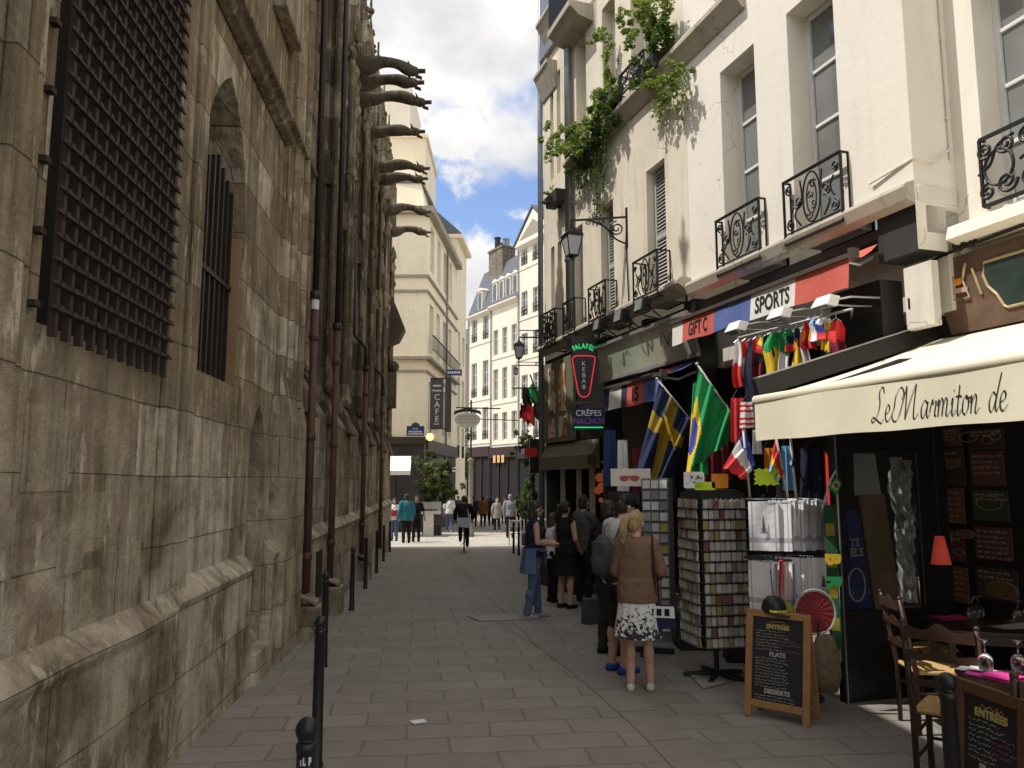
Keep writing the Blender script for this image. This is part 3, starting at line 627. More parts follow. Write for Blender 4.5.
for (a, c) in (w1, w2):
    casement(cream, a + .0, c - .0, z1s + .01, z1t - .01, .27, 4, 1)
    casement(cream, a, c, z1t + 1.11, z1t + 3.09, .27, 3, 2); casement(cream, a, c, z1t + 4.11, z1t + 5.89, .27, 3, 2)
    balcony(cream, a - .06, c + .1, z1s + .03, z1s + .76, .1); balcony(cream, a - .06, c + .1, z1t + 1.15, z1t + 1.8, .1)
b = B(); b.prism([(sB - .0, y, z) for y, z in [(0, ZL + .16), (-.1, ZL + .12), (-.12, ZL + .08), (-.1, ZL + .02), (-.08, ZL - .04), (0, ZL - .08)]], (sC - sB, 0, 0)); b.build("ledge", M_led, cream, bevel=.008)
# return pier that faces the street end on, with its cable
b = B(); SET = .5
b.box(sC - .5, sC - .006, .03, 2.4, ZL - .5, ZL + .0); b.build("soffit", M_char, cream); b = B()  # charcoal block: the shade under the ledge put into its colour
b.box(sC - .14, sC + .02, .02, SET, ZL - .05, ZL + .12); b.prism([(sC - .06, .1, ZL - .05), (sC + .0, .1, ZL - .05), (sC + .0, SET, ZL - .05), (sC - .06, SET, ZL - .05)], (0, 0, -.3))
b.build("corbel", M_shadew, cream, bevel=.02)
b = B(); b.tube([(sC + .02, SET - .06, ZL + .4), (sC + .02, SET - .06, TOP)], .012, 6); b.tube([(sC + .02, SET - .06, ZL + .5), (sC + .03, SET * .4, ZL + .34), (sC + .03, 0, ZL + .36), (sC - .5, -.03, ZL + .3)], .012, 6)
for z in range(12): b.box(sC + .0, sC + .03, SET - .08, SET - .04, ZL + .8 + z * .8, ZL + .83 + z * .8)
b.build("cable", M_shadew, cream)
# ---------- the older planted house
old = RF.root("planted_house", "older stained plaster house with shutters and plants hanging from its ledges", "house")
o3 = rect(646, 172, 668, 300); o4 = rect(600.5, 208, 615, 318); o5 = (RF.fs(577), RF.fs(585.5))
zA, zB = o3[2], o3[3]; zc = RF.fp(640, 110)[1]                                   # second floor string
u1 = rect(576, 76, 586.5, 118); u2 = rect(602, 28, 616.5, 100); u3 = (RF.fs(640), RF.fs(664))
zu0, zu1 = zc + .35, zc + 2.6
b = B(); wall_plain(b, sA, sB, ZL, TOP, [(o3[0], o3[1], zA, zB, .3), (o4[0], o4[1], zA, zB, .3), (o5[0], o5[1], zA, zB, .3)] + [(q[0], q[1], zu0, zu1, .3) for q in (u1, u2, u3)] + [(q[0], q[1], zu1 + .9, zu1 + 2.8, .3) for q in (u1, u2, u3)])
b.quad((sA, 0, TOP), (sB, 0, TOP), (sB, 10, TOP + 4), (sA, 10, TOP + 4)); b.build("wall", M_old, old)
for q in (o3, o4, o5):
    casement(old, q[0], q[1], zA + .01, zB - .01, .22, 4, 2); m = (q[0] + q[1]) / 2
    louvres(old, q[0] + .02, m + .25, zA + .05, zB - .03, .13)
    louvres(old, m + .28, q[1] - .01, zA + .05, zB - .03, .1, M_white if q is o4 else M_louv); balcony(old, q[0] - .08, q[1] + .1, zA + .02, zA + .72, .22)
for q in (u1, u2, u3):
    casement(old, q[0], q[1], zu0 + .01, zu1 - .01, .22, 4, 2); casement(old, q[0], q[1], zu1 + .91, zu1 + 2.79, .22, 4, 2); balcony(old, q[0] - .05, q[1] + .05, zu0, zu0 + .35, .2)
b = B()
def moulding(b, s0, s1, z, out, h): b.prism([(s0, y, zz) for y, zz in [(0, z + h), (-out * .8, z + h), (-out, z + h * .8), (-out, z + h * .6), (-out * .7, z + h * .45), (-out * .45, z + h * .2), (-out * .2, z), (0, z)]], (s1 - s0, 0, 0))
moulding(b, sA, RF.fs(764), zc, .2, .3); o = b.build("string_course", M_led, old)
b = B(); moulding(b, sA, sB, ZL, .22, .22); b.build("ledge", M_led, old)
zt3 = RF.fp(585, 22)[1]; b = B(); b.box(sA, RF.fs(600), -.5, 0, zt3, zt3 + .12); b.prism([(sA, 0, zt3), (sA, -.45, zt3), (sA, -.3, zt3 - .14), (sA, 0, zt3 - .22)], (RF.fs(600) - sA, 0, 0)); b.build("balcony_slab", M_led, old)
b = B(); s_ = RF.fs(600)
for k in range(34): x = sA + (s_ - sA) * k / 33; b.bar((x, -.46, zt3 + .12), (x, -.46, zt3 + 1.0), .014, .014)
b.bar((sA, -.46, zt3 + 1.0), (s_, -.46, zt3 + 1.0), .04, .03); b.bar((sA, -.46, zt3 + .2), (s_, -.46, zt3 + .2), .02, .02); b.build("balcony_railing", M_rail, old)
b = B(); sp = RF.fs(571.5, -.1); b.tube([(sp, -.1, 4.2), (sp, -.1, TOP)], .075, 12)
for z in (6, 8.2, 10.4, 12.6): b.lathe([(.076, -.06), (.095, -.05), (.095, .05), (.076, .06)], (sp, -.1, z), 12)
b.build("drainpipe", M_zinc, old, smooth=True)
# ---------- the far corner house of the row
corner = RF.root("corner_house", "narrow stained corner house with projecting cornices at the end of the shop row", "house")
c1 = (RF.fs(559.5), RF.fs(563.5)); c2 = (RF.fs(552.5), RF.fs(556))
b = B(); wall_plain(b, 0, sA, ZL, TOP, [(c1[0], c1[1], zA, zB, .25), (c2[0], c2[1], zA, zB, .25), (c1[0], c1[1], zu0, zu1, .25), (c2[0], c2[1], zu0, zu1, .25)])
b.quad((0, 0, -.6), (0, 9, -.6), (0, 9, TOP), (0, 0, TOP)); b.quad((0, 0, TOP), (sA, 0, TOP), (sA, 9, TOP + 3), (0, 9, TOP + 3)); b.build("wall", M_old, corner)
for q in (c1, c2):
    casement(corner, q[0], q[1], zA + .01, zB - .01, .2, 3, 2); casement(corner, q[0], q[1], zu0 + .01, zu1 - .01, .2, 3, 2); balcony(corner, q[0] - .1, q[1] + .1, zA + .02, zA + .75, .2)
b = B()
for (pa, pb, py, out, h) in [(545.5, 560, 98, .24, .6), (551, 571, 45, .3, .6)]:
    a_ = RF.fs(pa); c_ = RF.fs(pb); z = RF.fp(pa + 3, py)[1]; b.prism([(a_, y, zz) for y, zz in [(0, z + h), (-out, z + h), (-out, z + h - .07), (-out * .85, z + h - .12), (-out * .15, z + .02), (0, z)]], (c_ - a_, 0, 0))
b.build("cornice", M_led, corner)
zz = RF.fp(546, 60)[1]; b = B(); b.prism([(0.01, -.1, zz), (.01, -.02, zz), (.01, .3, TOP + 1), (.01, 0.0, TOP + 1)], (1.1, 0, 0)); b.build("zinc_dormer", M_zinc, corner)
b = B(); b.tube([(-.06, -.06, 0.0), (-.06, -.06, 9.3), (-.06, .02, TOP)], .06, 10); b.build("drainpipe", M_zinc, corner, smooth=True)
b = B(); moulding(b, 0, sA, ZL, .2, .2); b.build("ledge", M_led, corner)
# ---------- the restaurant house, set back to the right
rest = RF.root("restaurant_house", "pale set back house with scrolled iron balcony above the restaurant", "house")
sE = sC + 6.5
wr = rect(972, 0, 1040, 205, RF, SET); ZR = RF.fp(985, 225, SET)[1]
wr0 = RF.fp(977, 80, SET)[0]; wr1 = wr0 + 1.2; zrb = RF.fp(985, 212, SET)[1]; zrt = zrb + 2.35
b = B(); wall_plain(b, sC - .02, sE, 3.3, TOP - 1, [(wr0, wr1, zrb, zrt, .34), (wr0 + 2.4, wr1 + 2.4, zrb, zrt, .34), (wr0, wr1, zrt + 1.1, zrt + 3, .34)], .34, SET)
b.quad((sC, SET, TOP - 1), (sE, SET, TOP - 1), (sE, 10, TOP + 3), (sC, 10, TOP + 3)); b.quad((sE, SET, -.5), (sE, 10, -.5), (sE, 10, TOP), (sE, SET, TOP - 1)); b.build("wall", M_cream, rest)
for dx in (0, 2.4): casement(rest, wr0 + dx, wr1 + dx, zrb + .01, zrt - .01, SET + .25, 4, 2)
casement(rest, wr0, wr1, zrt + 1.11, zrt + 2.99, SET + .25, 3, 2)
b = B(); zb0 = zrb + .02; H = .62; y = SET - .07
def C2(pts, rr=.014): b.tube([(x, y, z) for x, z in pts], rr, 6)
for z in (zb0, zb0 + H): b.bar((wr0 + .03, y, z), (wr1 + .05, y, z), .03, .03)
for x in (wr0 + .03, wr1 + .05):
    b.bar((x, y, zb0), (x, y, zb0 + H), .025, .025)
    for z in (zb0, zb0 + H): b.bar((x, y, z), (x, SET, z), .02, .02)
for k in range(3):
    x0 = wr0 + k * .4
    C2(spiral((x0 + .08, zb0 + .12), .075, 1.6, PI / 2, 1)); C2(spiral((x0 + .08, zb0 + H - .12), .075, 1.6, -PI / 2, -1)); C2(spiral((x0 + .28, zb0 + H - .13), .085, 1.6, PI, 1)); C2(spiral((x0 + .27, zb0 + .15), .1, 1.6, 0, -1))
    C2([(x0 + .2 + .14 * math.cos(a), zb0 + H / 2 + .16 * math.sin(a)) for a in [2 * PI * i / 20 for i in range(21)]]); C2(catpts([(x0 + .0, zb0 + .3), (x0 + .12, zb0 + .36), (x0 + .2, zb0 + .5), (x0 + .36, zb0 + .55)]))
b.build("balcony_railing", M_rail, rest)
b = B(); zf1 = RF.fp(985, 232, SET - .2)[1]; b.prism([(sC + .1, yy_, z) for yy_, z in [(SET, zf1 + .2), (SET - .25, zf1 + .14), (SET - .28, zf1 + .02), (SET - .1, zf1 - .03), (SET, zf1 - .03)]], (sE - sC, 0, 0)); b.build("ledge", M_cream, rest)
# ---------- buildings have a dark carcass behind their ground floor
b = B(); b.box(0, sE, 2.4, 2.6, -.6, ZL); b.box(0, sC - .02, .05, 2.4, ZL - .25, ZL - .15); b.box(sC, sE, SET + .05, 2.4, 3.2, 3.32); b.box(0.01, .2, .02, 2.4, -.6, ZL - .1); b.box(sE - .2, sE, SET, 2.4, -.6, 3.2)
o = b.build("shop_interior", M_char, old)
# ------------------------------------------------------------------ houses at the far end of the street
YA = 38.0; XA = gx(425, YA)
AF = Frame(XA - 9, YA, 1, 0); AS = Frame(XA, YA, .07, 1)
M_far = plaster("yellow cream render", (.87, .77, .57), (.5, .43, .32), .35, .5)
M_farw = plaster("white render", (.84, .765, .62), (.5, .52, .46), .3, .4)
M_slate = mat("blue grey slate", (.12, .125, .135), .55, .1, .3, 5, .004)
M_line = plaster("grey string course", (.36, .32, .25), (.2, .17, .13), .5, .5)
M_shopw = mat("dark wine shopfront", (.035, .012, .01), .5, 0, .3, 5)
M_far_pane = glassmat("far window glass", (.10, .105, .10), .12)
def simple_window(parent, s0, s1, z0, z1, y=.0, rail=False, m=None):
    f = B(); t = .06; m = m or M_white
    f.box(s0, s0 + t, y + .1, y + .16, z0, z1); f.box(s1 - t, s1, y + .1, y + .16, z0, z1); f.box(s0 + t, s1 - t, y + .1, y + .16, z1 - t, z1); f.box(s0 + t, s1 - t, y + .1, y + .16, z0, z0 + .08); x = (s0 + s1) / 2; f.box(x - .04, x + .04, y + .09, y + .155, z0 + .08, z1 - t)
    for k in (1, 2): z = z0 + (z1 - z0) * k / 3; f.box(s0 + t, s1 - t, y + .11, y + .15, z - .02, z + .02)
    f = f.build("window", m, parent); g = B(); g.box(s0 + t, s1 - t, y + .125, y + .13, z0 + .08, z1 - t); g.build("pane", M_far_pane, f)
    if rail:
        r = B(); 
        for k in range(7): x = s0 + (s1 - s0) * k / 6; r.bar((x, y - .06, z0), (x, y - .06, z0 + .75), .02, .02)
        r.bar((s0, y - .06, z0 + .75), (s1, y - .06, z0 + .75), .04, .03); r.bar((s0, y - .06, z0 + .12), (s1, y - .06, z0 + .12), .03, .02)
        for k in range(3): x = s0 + (s1 - s0) * (k + .5) / 3; r.tube([(p[0], y - .06, p[1]) for p in spiral((x, z0 + .42), .15, 1.3)], .016, 4)
        r.build("balcony_railing", M_rail, parent)
    return f
# ---- cafe house on the left corner
A = AF.root("cafe_house", "tall cream corner house beyond the church with a cafe on its ground floor", "house")
zA_top = AF.fp(410, 208)[1]; zl1 = AF.fp(410, 275)[1]; zl2 = AF.fp(410, 290)[1]; zl3 = AF.fp(410, 357)[1]; zl4 = AF.fp(410, 370)[1]; zsh = AF.fp(410, 437)[1]
L = 10.5
b = B(); b.box(0, 9, 0, .3, -1.2, zA_top)
sw = []                                                                    # side wall built in the same local frame (its own x runs far)
o_ = b.build("wall", M_far, A)
def side_child(bb, name, m, parent=A):
    o = bb.build(name, m, parent); o.matrix_parent_inverse = Matrix.Identity(4)
    o.location = (9, 0, 0); o.rotation_euler = (0, 0, AS.rz); return o
cols = [(.85 + 2.15 * k, 1.95 + 2.15 * k) for k in range(4)]
floors = [(zl1 - 2.9, zl1 - .75), (zl2 - 3.1 + .0, zl2 - .5)]
floors = [(zl1 + .45, zA_top - .7), (zl3 + .35, zl2 - .5), (zsh + .35, zl4 - .45)]
b = B(); ops = [(a, c, z0, z1) for a, c in cols for z0, z1 in floors]
wall_plain(b, 0, L, -1.2, zA_top, ops, .2); side_child(b, "side_wall", M_far)
for a, c in cols:
    for i, (z0, z1) in enumerate(floors):
        w = simple_window(A, a, c, z0 + .01, z1 - .01, .05, rail=False)
        w.location = (9, 0, 0); w.rotation_euler = (0, 0, AS.rz)
for i, (z0, z1) in enumerate(floors):
    if i == 1:
        r = B(); n = 30
        for k in range(n): x = .3 + (L - .6) * k / (n - 1); r.bar((x, -.3, z0), (x, -.3, z0 + .8), .022, .022)
        r.bar((.3, -.3, z0 + .8), (L - .3, -.3, z0 + .8), .06, .05); r.bar((.3, -.3, z0 + .1), (L - .3, -.3, z0 + .1), .03, .03); side_child(r, "balcony_railing", M_rail)
for z, h, o in ((zA_top, .35, .35), (zl1, .12, .12), (zl2, .12, .1), (zl3, .14, .3), (zl4, .1, .1)):
    b = B(); b.prism([(-.0, -o, z - h), (9 + o, -o, z - h), (9 + o, 0, z - h), (0, 0, z - h)], (0, 0, h)); b.build("string_course", M_line, A)
    b = B(); b.box(.0, L, -o, -.005, z - h, z - .003); side_child(b, "side_string_course", M_line)
b = B(); a_ = AF.fs(423, 1.0); z1 = AF.fp(405, 163, 1.0)[1]; b.prism([(0, .6, zA_top), (a_, .6, zA_top), (AF.fs(414, 1.5), 1.2, z1), (0, 1.2, z1)], (0, 6, 0)); b.build("attic_wall", M_far, A)
b = B(); z2 = AF.fp(405, 138, 2.5)[1]; b.box(0, AF.fs(421, 2.5), 2.5, 8, zA_top, z2); b.box(0, AF.fs(423, 2.4), 2.35, 8.1, z2, z2 + .18); b.build("attic_block", M_far, A)
b = B(); z3 = AF.fp(395, 84, 4)[1]; b.box(0, AF.fs(404, 4), 4, 9, zA_top, z3); b.build("chimney_wall", M_farw, A)
b = B(); b.box(.9, L, .75, 7, zA_top, zA_top + 1.7); side_child(b, "attic_storey", M_far); b = B(); b.box(.8, L, .5, 7.1, zA_top + 1.7, zA_top + 1.85); side_child(b, "zinc_roof", M_slate)
for k in range(4):
    d = B(); x = 1.6 + 2.5 * k; d.box(x - .45, x + .45, .72, .745, zA_top + .25, zA_top + 1.4); side_child(d, "attic_pane", M_far_pane)
b = B(); b.tube([(1.0 + 5.2, -.08, 0), (1.0 + 5.2, -.08, zA_top)], .06, 8); side_child(b, "drainpipe", M_zinc)
# ground floor shopfront
M_brown = mat("brown cafe fascia", (.045, .03, .018), .5, 0, .25, 4)
b = B(); b.box(0, 9.02, -.14, -.003, zsh - .35, zsh); b.build("shop_fascia", M_brown, A)
b = B(); b.box(0, 9, -.02, -.004, -1.1, zsh - .36); b.build("shop_glazing", M_char, A)
b = B(); b.box(.1, L, -.03, -.004, -1.1, zsh - .4); side_child(b, "side_shopfront", M_shopw)
b = B(); b.box(.1, L, -.16, -.031, zsh - .75, zsh - .1); side_child(b, "side_fascia", M_brown)
# ---- next house further along on the left
YN = YA + L + .02
N_ = Frame(XA + .07 * YN - .07 * YA + .0, YN, .07, 1); nx = N_.root("stepped_house", "narrow cream house with overhanging eaves next to the cafe house", "house")
zN = at(463, 238, YN).z
b = B(); ncols = [(.7 + 2.2 * k, 1.75 + 2.2 * k) for k in range(2)]; wall_plain(b, 0, 4.6, -1.6, zN, [(a, c, z, z + 2.0) for a, c in ncols for z in (3.2, 6.4, 9.4)], .2); b.quad((0, 0, -1.6), (0, 8, -1.6), (0, 8, zN), (0, 0, zN)); b.quad((4.6, 0, -1.6), (4.6, 8, -1.6), (4.6, 8, zN), (4.6, 0, zN)); b.box(-.1, 4.7, -.35, 8, zN, zN + .25); b.build("wall", M_far, nx)
for a, c in ncols:
    for z in (3.2, 6.4, 9.4): simple_window(nx, a, c, z + .01, z + 1.99, .05, rail=(z < 4))
b = B(); b.prism([(-.1, -.35, zN + .25), (-.1, 2, zN + 2.4), (-.1, 8, zN + .25)], (4.8, 0, 0)); b.build("roof", M_slate, nx)
# ---- white houses on the right where the street bends
CDX = -.58
CD = Frame(gx(464, 74.0), 74.0, .58, -1)          # x runs towards the viewer
def white_house(name, label, pa, pb, eave, floors, nwin, roof, rail=True, wallm=None, dorm=0):
    s0, s1 = CD.fs(pa), CD.fs(pb); h = CD.root(name, label, "house"); z1 = CD.fp((pa + pb) / 2, eave)[1]
    fl = [(CD.fp((pa + pb) / 2, y1)[1], CD.fp((pa + pb) / 2, y0)[1]) for y0, y1 in floors]; ww = (s1 - s0) / nwin
    cs = [(s0 + ww * (k + .5) - min(ww * .27, .55), s0 + ww * (k + .5) + min(ww * .27, .55)) for k in range(nwin)]
    b = B(); wall_plain(b, s0, s1, -1.5, z1, [(a, c, z0, zz) for a, c in cs for z0, zz in fl], .2); b.quad((s0, 0, -1.5), (s0, 8, -1.5), (s0, 8, z1), (s0, 0, z1)); b.quad((s1, 0, -1.5), (s1, 8, -1.5), (s1, 8, z1), (s1, 0, z1)); b.build("wall", wallm or M_farw, h)
    for a, c in cs:
        for i, (z0, zz) in enumerate(fl): simple_window(h, a, c, z0 + .01, zz - .01, .05, rail)
        b = B()
    for z0, zz in fl: b = B(); b.box(s0, s1, -.06, -.004, z0 - .36, z0 - .28); b.build("string_course", M_farw, h)
    b = B()
    b.prism([(s0, -.4, z1), (s0, -.4, z1 - .12), (s0, -.05, z1 - .4), (s0, 0, z1 - .4), (s0, 0, z1)], (s1 - s0, 0, 0)); b.build("cornice", M_farw, h)
    if roof == 'mansard':
        b = B(); b.prism([(s0, -.2, z1), (s0, 1.6, z1 + 4.6), (s0, 4, z1 + 6.2), (s0, 8, z1)], (s1 - s0, 0, 0)); b.build("mansard_roof", M_slate, h)
        for k in range(dorm):
            x = s0 + (s1 - s0) * (k + .5) / dorm; d = B(); d.box(x - .42, x + .42, -.02, 1.6, z1 + .35, z1 + 2.2); d.prism([(x - .55, -.1, z1 + 2.2), (x + .55, -.1, z1 + 2.2), (x, -.1, z1 + 2.5)], (0, 1.7, 0)); d = d.build("dormer", M_farw, h)
            g = B(); g.box(x - .28, x + .28, -.05, -.024, z1 + .5, z1 + 2.0); g.build("pane", M_far_pane, d)
    if roof == 'gable':
        b = B(); m = (s0 + s1) / 2; b.prism([(s0 - .2, -.3, z1), (s1 + .2, -.3, z1), (m, -.3, z1 + 2.6)], (0, 5, 0)); b.build("pediment", M_farw, h)
        b = B(); b.prism([(s0 - .3, -.4, z1 + .03), (m, -.4, z1 + 2.75), (m, -.4, z1 + 2.95), (s0 - .3, -.4, z1 + .2)], (0, 5.2, 0)); b.prism([(s1 + .3, -.4, z1 + .03), (m, -.4, z1 + 2.75), (m, -.4, z1 + 2.95), (s1 + .3, -.4, z1 + .2)], (0, 5.2, 0)); b.build("roof", M_slate, h)
        b = B(); b.prism([(s0 + .6, -.32, z1 + .35), (s1 - .6, -.32, z1 + .35), (m, -.32, z1 + 1.7)], (0, .02, 0)); b.build("tympanum", M_line, h)
    b = B(); b.tube([(s0 + .05, -.1, 3.4), (s0 + .05, -.1, z1 - .4)], .06, 6); b.build("drainpipe", M_zinc, h); return h, s0, s1, z1
hE = white_house("white_mansard_house", "white mansard house at the left end of the far bend", 468, 491, 314, [(318, 341), (362, 397), (408, 440)], 2, 'mansard', True, None, 1)
hC = white_house("white_dormer_house", "white house with grey slate dormers and three window bays at the far bend", 491, 519, 302, [(327, 353), (367, 399), (412, 440)], 3, 'mansard', False, None, 4)
hD = white_house("white_gabled_house", "white gabled house partly hidden behind the shop row at the far bend", 519, 556, 238, [(243, 259), (286, 311), (329, 352), (372, 396), (410, 438)], 3, 'gable', True)
# chimney stack
h, s0, s1, z1 = hE; b = B(); sc0 = CD.fs(488, 1.2); sc1 = CD.fs(502, 1.2); zt = CD.fp(496, 250, 1.2)[1]; zb_ = CD.fp(496, 296, 1.2)[1]
M_chim = ashlar("chimney stone", (.26, .22, .16), (.33, .29, .22), (.4, .36, .3), .8, .3, .5, .8)
b.box(sc0, sc1, 1.2, 2.6, zb_ - 1, zt); b.box(sc0 - .08, sc1 + .08, 1.1, 2.7, zt, zt + .2); c = b.build("chimney", M_chim, h)
for i, (t, hh, r, m) in enumerate([(.18, 1.25, .3, M_blackp), (.5, .5, .14, M_brown), (.75, .75, .26, M_zinc), (.93, .6, .16, M_zinc)]):
    x = sc0 + (sc1 - sc0) * t; b = B(); b.lathe([(r, 0), (r * .92, hh), (r * 1.1, hh), (r * 1.1, hh + .12), (0, hh + .15)], (x, 1.9, zt + .2), 10); b.build("chimney_pot", m, c)
# shopfronts under the white houses
for (hh, nm, m, pa, pb) in ((hE, "shopfront", M_shopw, 470, 490), (hC, "shopfront", M_shopw, 490, 518), (hD, "shopfront", M_blackp, 519, 550)):
    h, s0, s1, z1 = hh; zt = CD.fp((pa + pb) / 2, 447)[1]; b = B(); b.box(s0 + .05, s1 - .05, -.25, -.004, zt - .9, zt); 
    for k in range(4): x = s0 + .1 + (s1 - s0 - .3) * k / 3; b.box(x, x + .12, -.2, -.004, -1.4, zt - .9)
    b.box(s0 + .05, s1 - .05, -.18, -.004, -1.4, -.4); f = b.build(nm, m, h); b = B(); b.box(s0 + .1, s1 - .1, -.08, -.02, -.4, zt - .9); b.build("glazing", M_dark, f)
M_amber = mat("amber lit lettering", (.55, .33, .12), .5, emit=(1, .6, .2), es=.25)
h, s0, s1, z1 = hC; zt = CD.fp(500, 459)[1]
for i in range(3): b = B(); x = CD.fs(494 + 4.2 * i, -.3); b.box(x - .22, x + .22, -.29, -.26, zt - .32, zt + .32); b.box(x - .05, x + .05, -.31, -.291, zt - .2, zt + .1); b.build("sign_letter", M_amber, h)
# distant closing house with green shutters seen through the gap
far = Frame(gx(452, 104), 104, 1, -.05); d = far.root("distant_house", "distant grey house closing the gap at the end of the street", "house")
b = B(); zt = at(466, 345, 104).z; wall_plain(b, 0, 5, -2, zt, [(1.2, 2.1, 3 + 3 * k, 4.8 + 3 * k) for k in range(3)] + [(3, 3.9, 3 + 3 * k, 4.8 + 3 * k) for k in range(3)], .2); b.build("wall", M_line, d)
for k in range(3):
    for x in (1.2, 3.0): simple_window(d, x, x + .9, 3.01 + 3 * k, 4.79 + 3 * k, .05)
b = B(); b.prism([(0, -.2, zt), (0, 2, zt + 2.6), (0, 6, zt)], (5, 0, 0)); b.box(3.2, 3.9, .6, 1.5, zt + .5, zt + 3.8); b.build("roof", M_slate, d)
# row continuing behind the corner house (ground floor fronts only peek out)
RW = Frame(3.2, 44, 2.35 - 3.2 + .0, -27.5); RW = Frame(2.4, 44, -1.55, -27.6)
rw = RW.root("far_shop_row_house", "dark shopfronted house continuing behind the corner house", "house")
b = B(); b.box(0, 27.6, 0, 6, -1.2, 9.5); b.build("wall", M_old, rw)
b = B(); b.box(.05, 27.5, -.12, -.004, -1.2, 3.2); b.build("shopfront", M_blackp, rw)
# ------------------------------------------------------------------ souvenir shop front
M_red = mat("red awning canvas", (.56, .115, .085), .8, 0, .12, 5, .001); M_blue = mat("blue awning canvas", (.10, .14, .34), .8, 0, .15, 5, .001); M_wht = mat("white awning canvas", (.72, .69, .62), .8, 0, .1, 4, .001)
M_navy = mat("navy awning canvas", (.03, .035, .07), .8, 0, .15, 5); M_ink = mat("black letter paint", (.02, .02, .022), .6, 0, .2, 9); M_inkb = mat("dark blue letter paint", (.04, .05, .14), .6, 0, .2, 9); M_brown_bar = mat('brown awning bar', (.12, .10, .08), .45, .3, .2, 5); M_alu = mat("grey aluminium", (.42, .42, .4), .4, .6, .12, 5)
def awning(name, label, bounds, yb, yt, out, rise, mats, words_, top_px=None):
    """striped retractable awning on RF: bounds = px of the stripe edges at the valance, yb/yt = pixel rows of the lower / upper valance edge at both ends"""
    root = RF.root(name, label, "awning"); n = len(bounds) - 1; S = [RF.fp(p, (yb[0] + (yb[1] - yb[0]) * (p - bounds[0]) / (bounds[-1] - bounds[0])), -out)[0] for p in bounds]
    def zl(p, e): return RF.fp(p, e[0] + (e[1] - e[0]) * (p - bounds[0]) / (bounds[-1] - bounds[0]), -out)[1]
    zb = (zl(bounds[0], yb) + zl(bounds[-1], yb)) / 2; zt = (zl(bounds[0], yt) + zl(bounds[-1], yt)) / 2
    v = B(); c = B()
    for i in range(n):
        v.mi = c.mi = i; a, e = S[i], S[i + 1]; m = max(int((e - a) / .06), 3)
        v.grid(lambda u, w, a=a, e=e: (a + (e - a) * u, -out - .012 * math.sin((a + (e - a) * u) * 9) * (1 - w) - .02 * (1 - w), zb + (zt - zb) * w + .008 * math.sin((a + (e - a) * u) * 7) * (1 - w)), m, 4, lambda u, w, i=i: i)
        c.grid(lambda u, w, a=a, e=e: (a + (e - a) * u, -out * (1 - w) - .02, zt + rise * w - .05 * math.sin(PI * w) * (1 + .3 * math.sin(7 * (a + (e - a) * u)))), m, 4, lambda u, w, i=i: i)
    v.build("valance", mats, root, smooth=True); c.build("canopy", mats, root, smooth=True)
    b = B(); b.bar((S[0] - .03, -out - .015, zt + .02), (S[-1] + .05, -out - .015, zt + .02), .035, .045); b.box(S[-1] + .05, S[-1] + .1, -out - .06, -out + .03, zt - .03, zt + .07); b.build("front_bar", M_brown_bar, root)
    for s in (S[0] + .1, (S[0] + S[-1]) / 2, S[-1] - .1): b = B(); b.tube([(s, 0, zt + rise * .4), (s + .02, -out * .5, zt - .03), (s, -out, zt)], .018, 6); b.build("folding_arm", M_alu, root)
    for (txt, i0, i1, inset, mt) in words_:
        a, e = S[i0], S[i1]; hh = (zt - zb) * .6; w = (e - a) * (1 - 2 * inset)
        tx = text(txt, hh, T((a + e) / 2, 0, (zb + zt) / 2 - .015), mt, root, wide=w / (len(txt) * hh * .98), bold=.008 * hh / .2, depth=0); conform(tx, lambda x, z: -out - .012 * math.sin(x * 9) * (1 - (z - zb) / (zt - zb)) - .02 * (1 - (z - zb) / (zt - zb)) - .004)
    return root, S, zb, zt
awning("striped_awning", "red white and blue awning over the gift shop, lettered GIFT and SPORTS", [673, 683.5, 715, 752, 797, 851], (344, 291), (321, 262), .37, .17, [M_wht, M_red, M_blue, M_wht, M_red], [("GIFT C", 1, 2, .1, M_ink), ("SPORTS", 3, 4, .03, M_ink)])
awning("striped_awning", "smaller shaded tricolour awning behind the hanging flags, left of the gift shop awning", [605, 610, 622, 628, 644, 662], (413, 398), (393, 372), .6, .24, [M_navy, M_wht, M_navy, M_red, M_blue], [("IS", 3, 4, .08, M_ink), ("NI", 4, 5, .2, M_inkb)])  # second navy stripe is a shadow on the valance, put in as canvas
# tilted green fascia with faded script under the ledge
M_fasc = plaster("faded green fascia paint", (.40, .43, .33), (.2, .2, .15), .5, .6)
fa = RF.root("fascia_board", "faded pale green fascia board with worn black script under the planted house's ledge", "shop sign")
s0, zt = RF.fp(592, 351, -.26); s1, zt1 = RF.fp(688, 314, -.26); zt = (zt + zt1) / 2; zb = (RF.fp(604, 380, -.1)[1] + RF.fp(680, 359, -.1)[1]) / 2
b = B(); b.prism([(s0, -.26, zt), (s0, -.12, zb), (s0, -.08, zb), (s0, -.22, zt + .02)], (s1 - s0, 0, 0)); b.build("board", M_fasc, fa)
b = B(); b.bar((s0, -.12, zb - .02), (s1, -.12, zb - .02), .06, .05); b.bar((s0, -.28, zt + .02), (s1, -.28, zt + .02), .05, .05); b.build("trim", M_alu, fa)
rnd = random.Random(5); b = B()
def on_fascia(s, k): return Vector((s, -.26 + .14 * k - .006, zt + (zb - zt) * k))
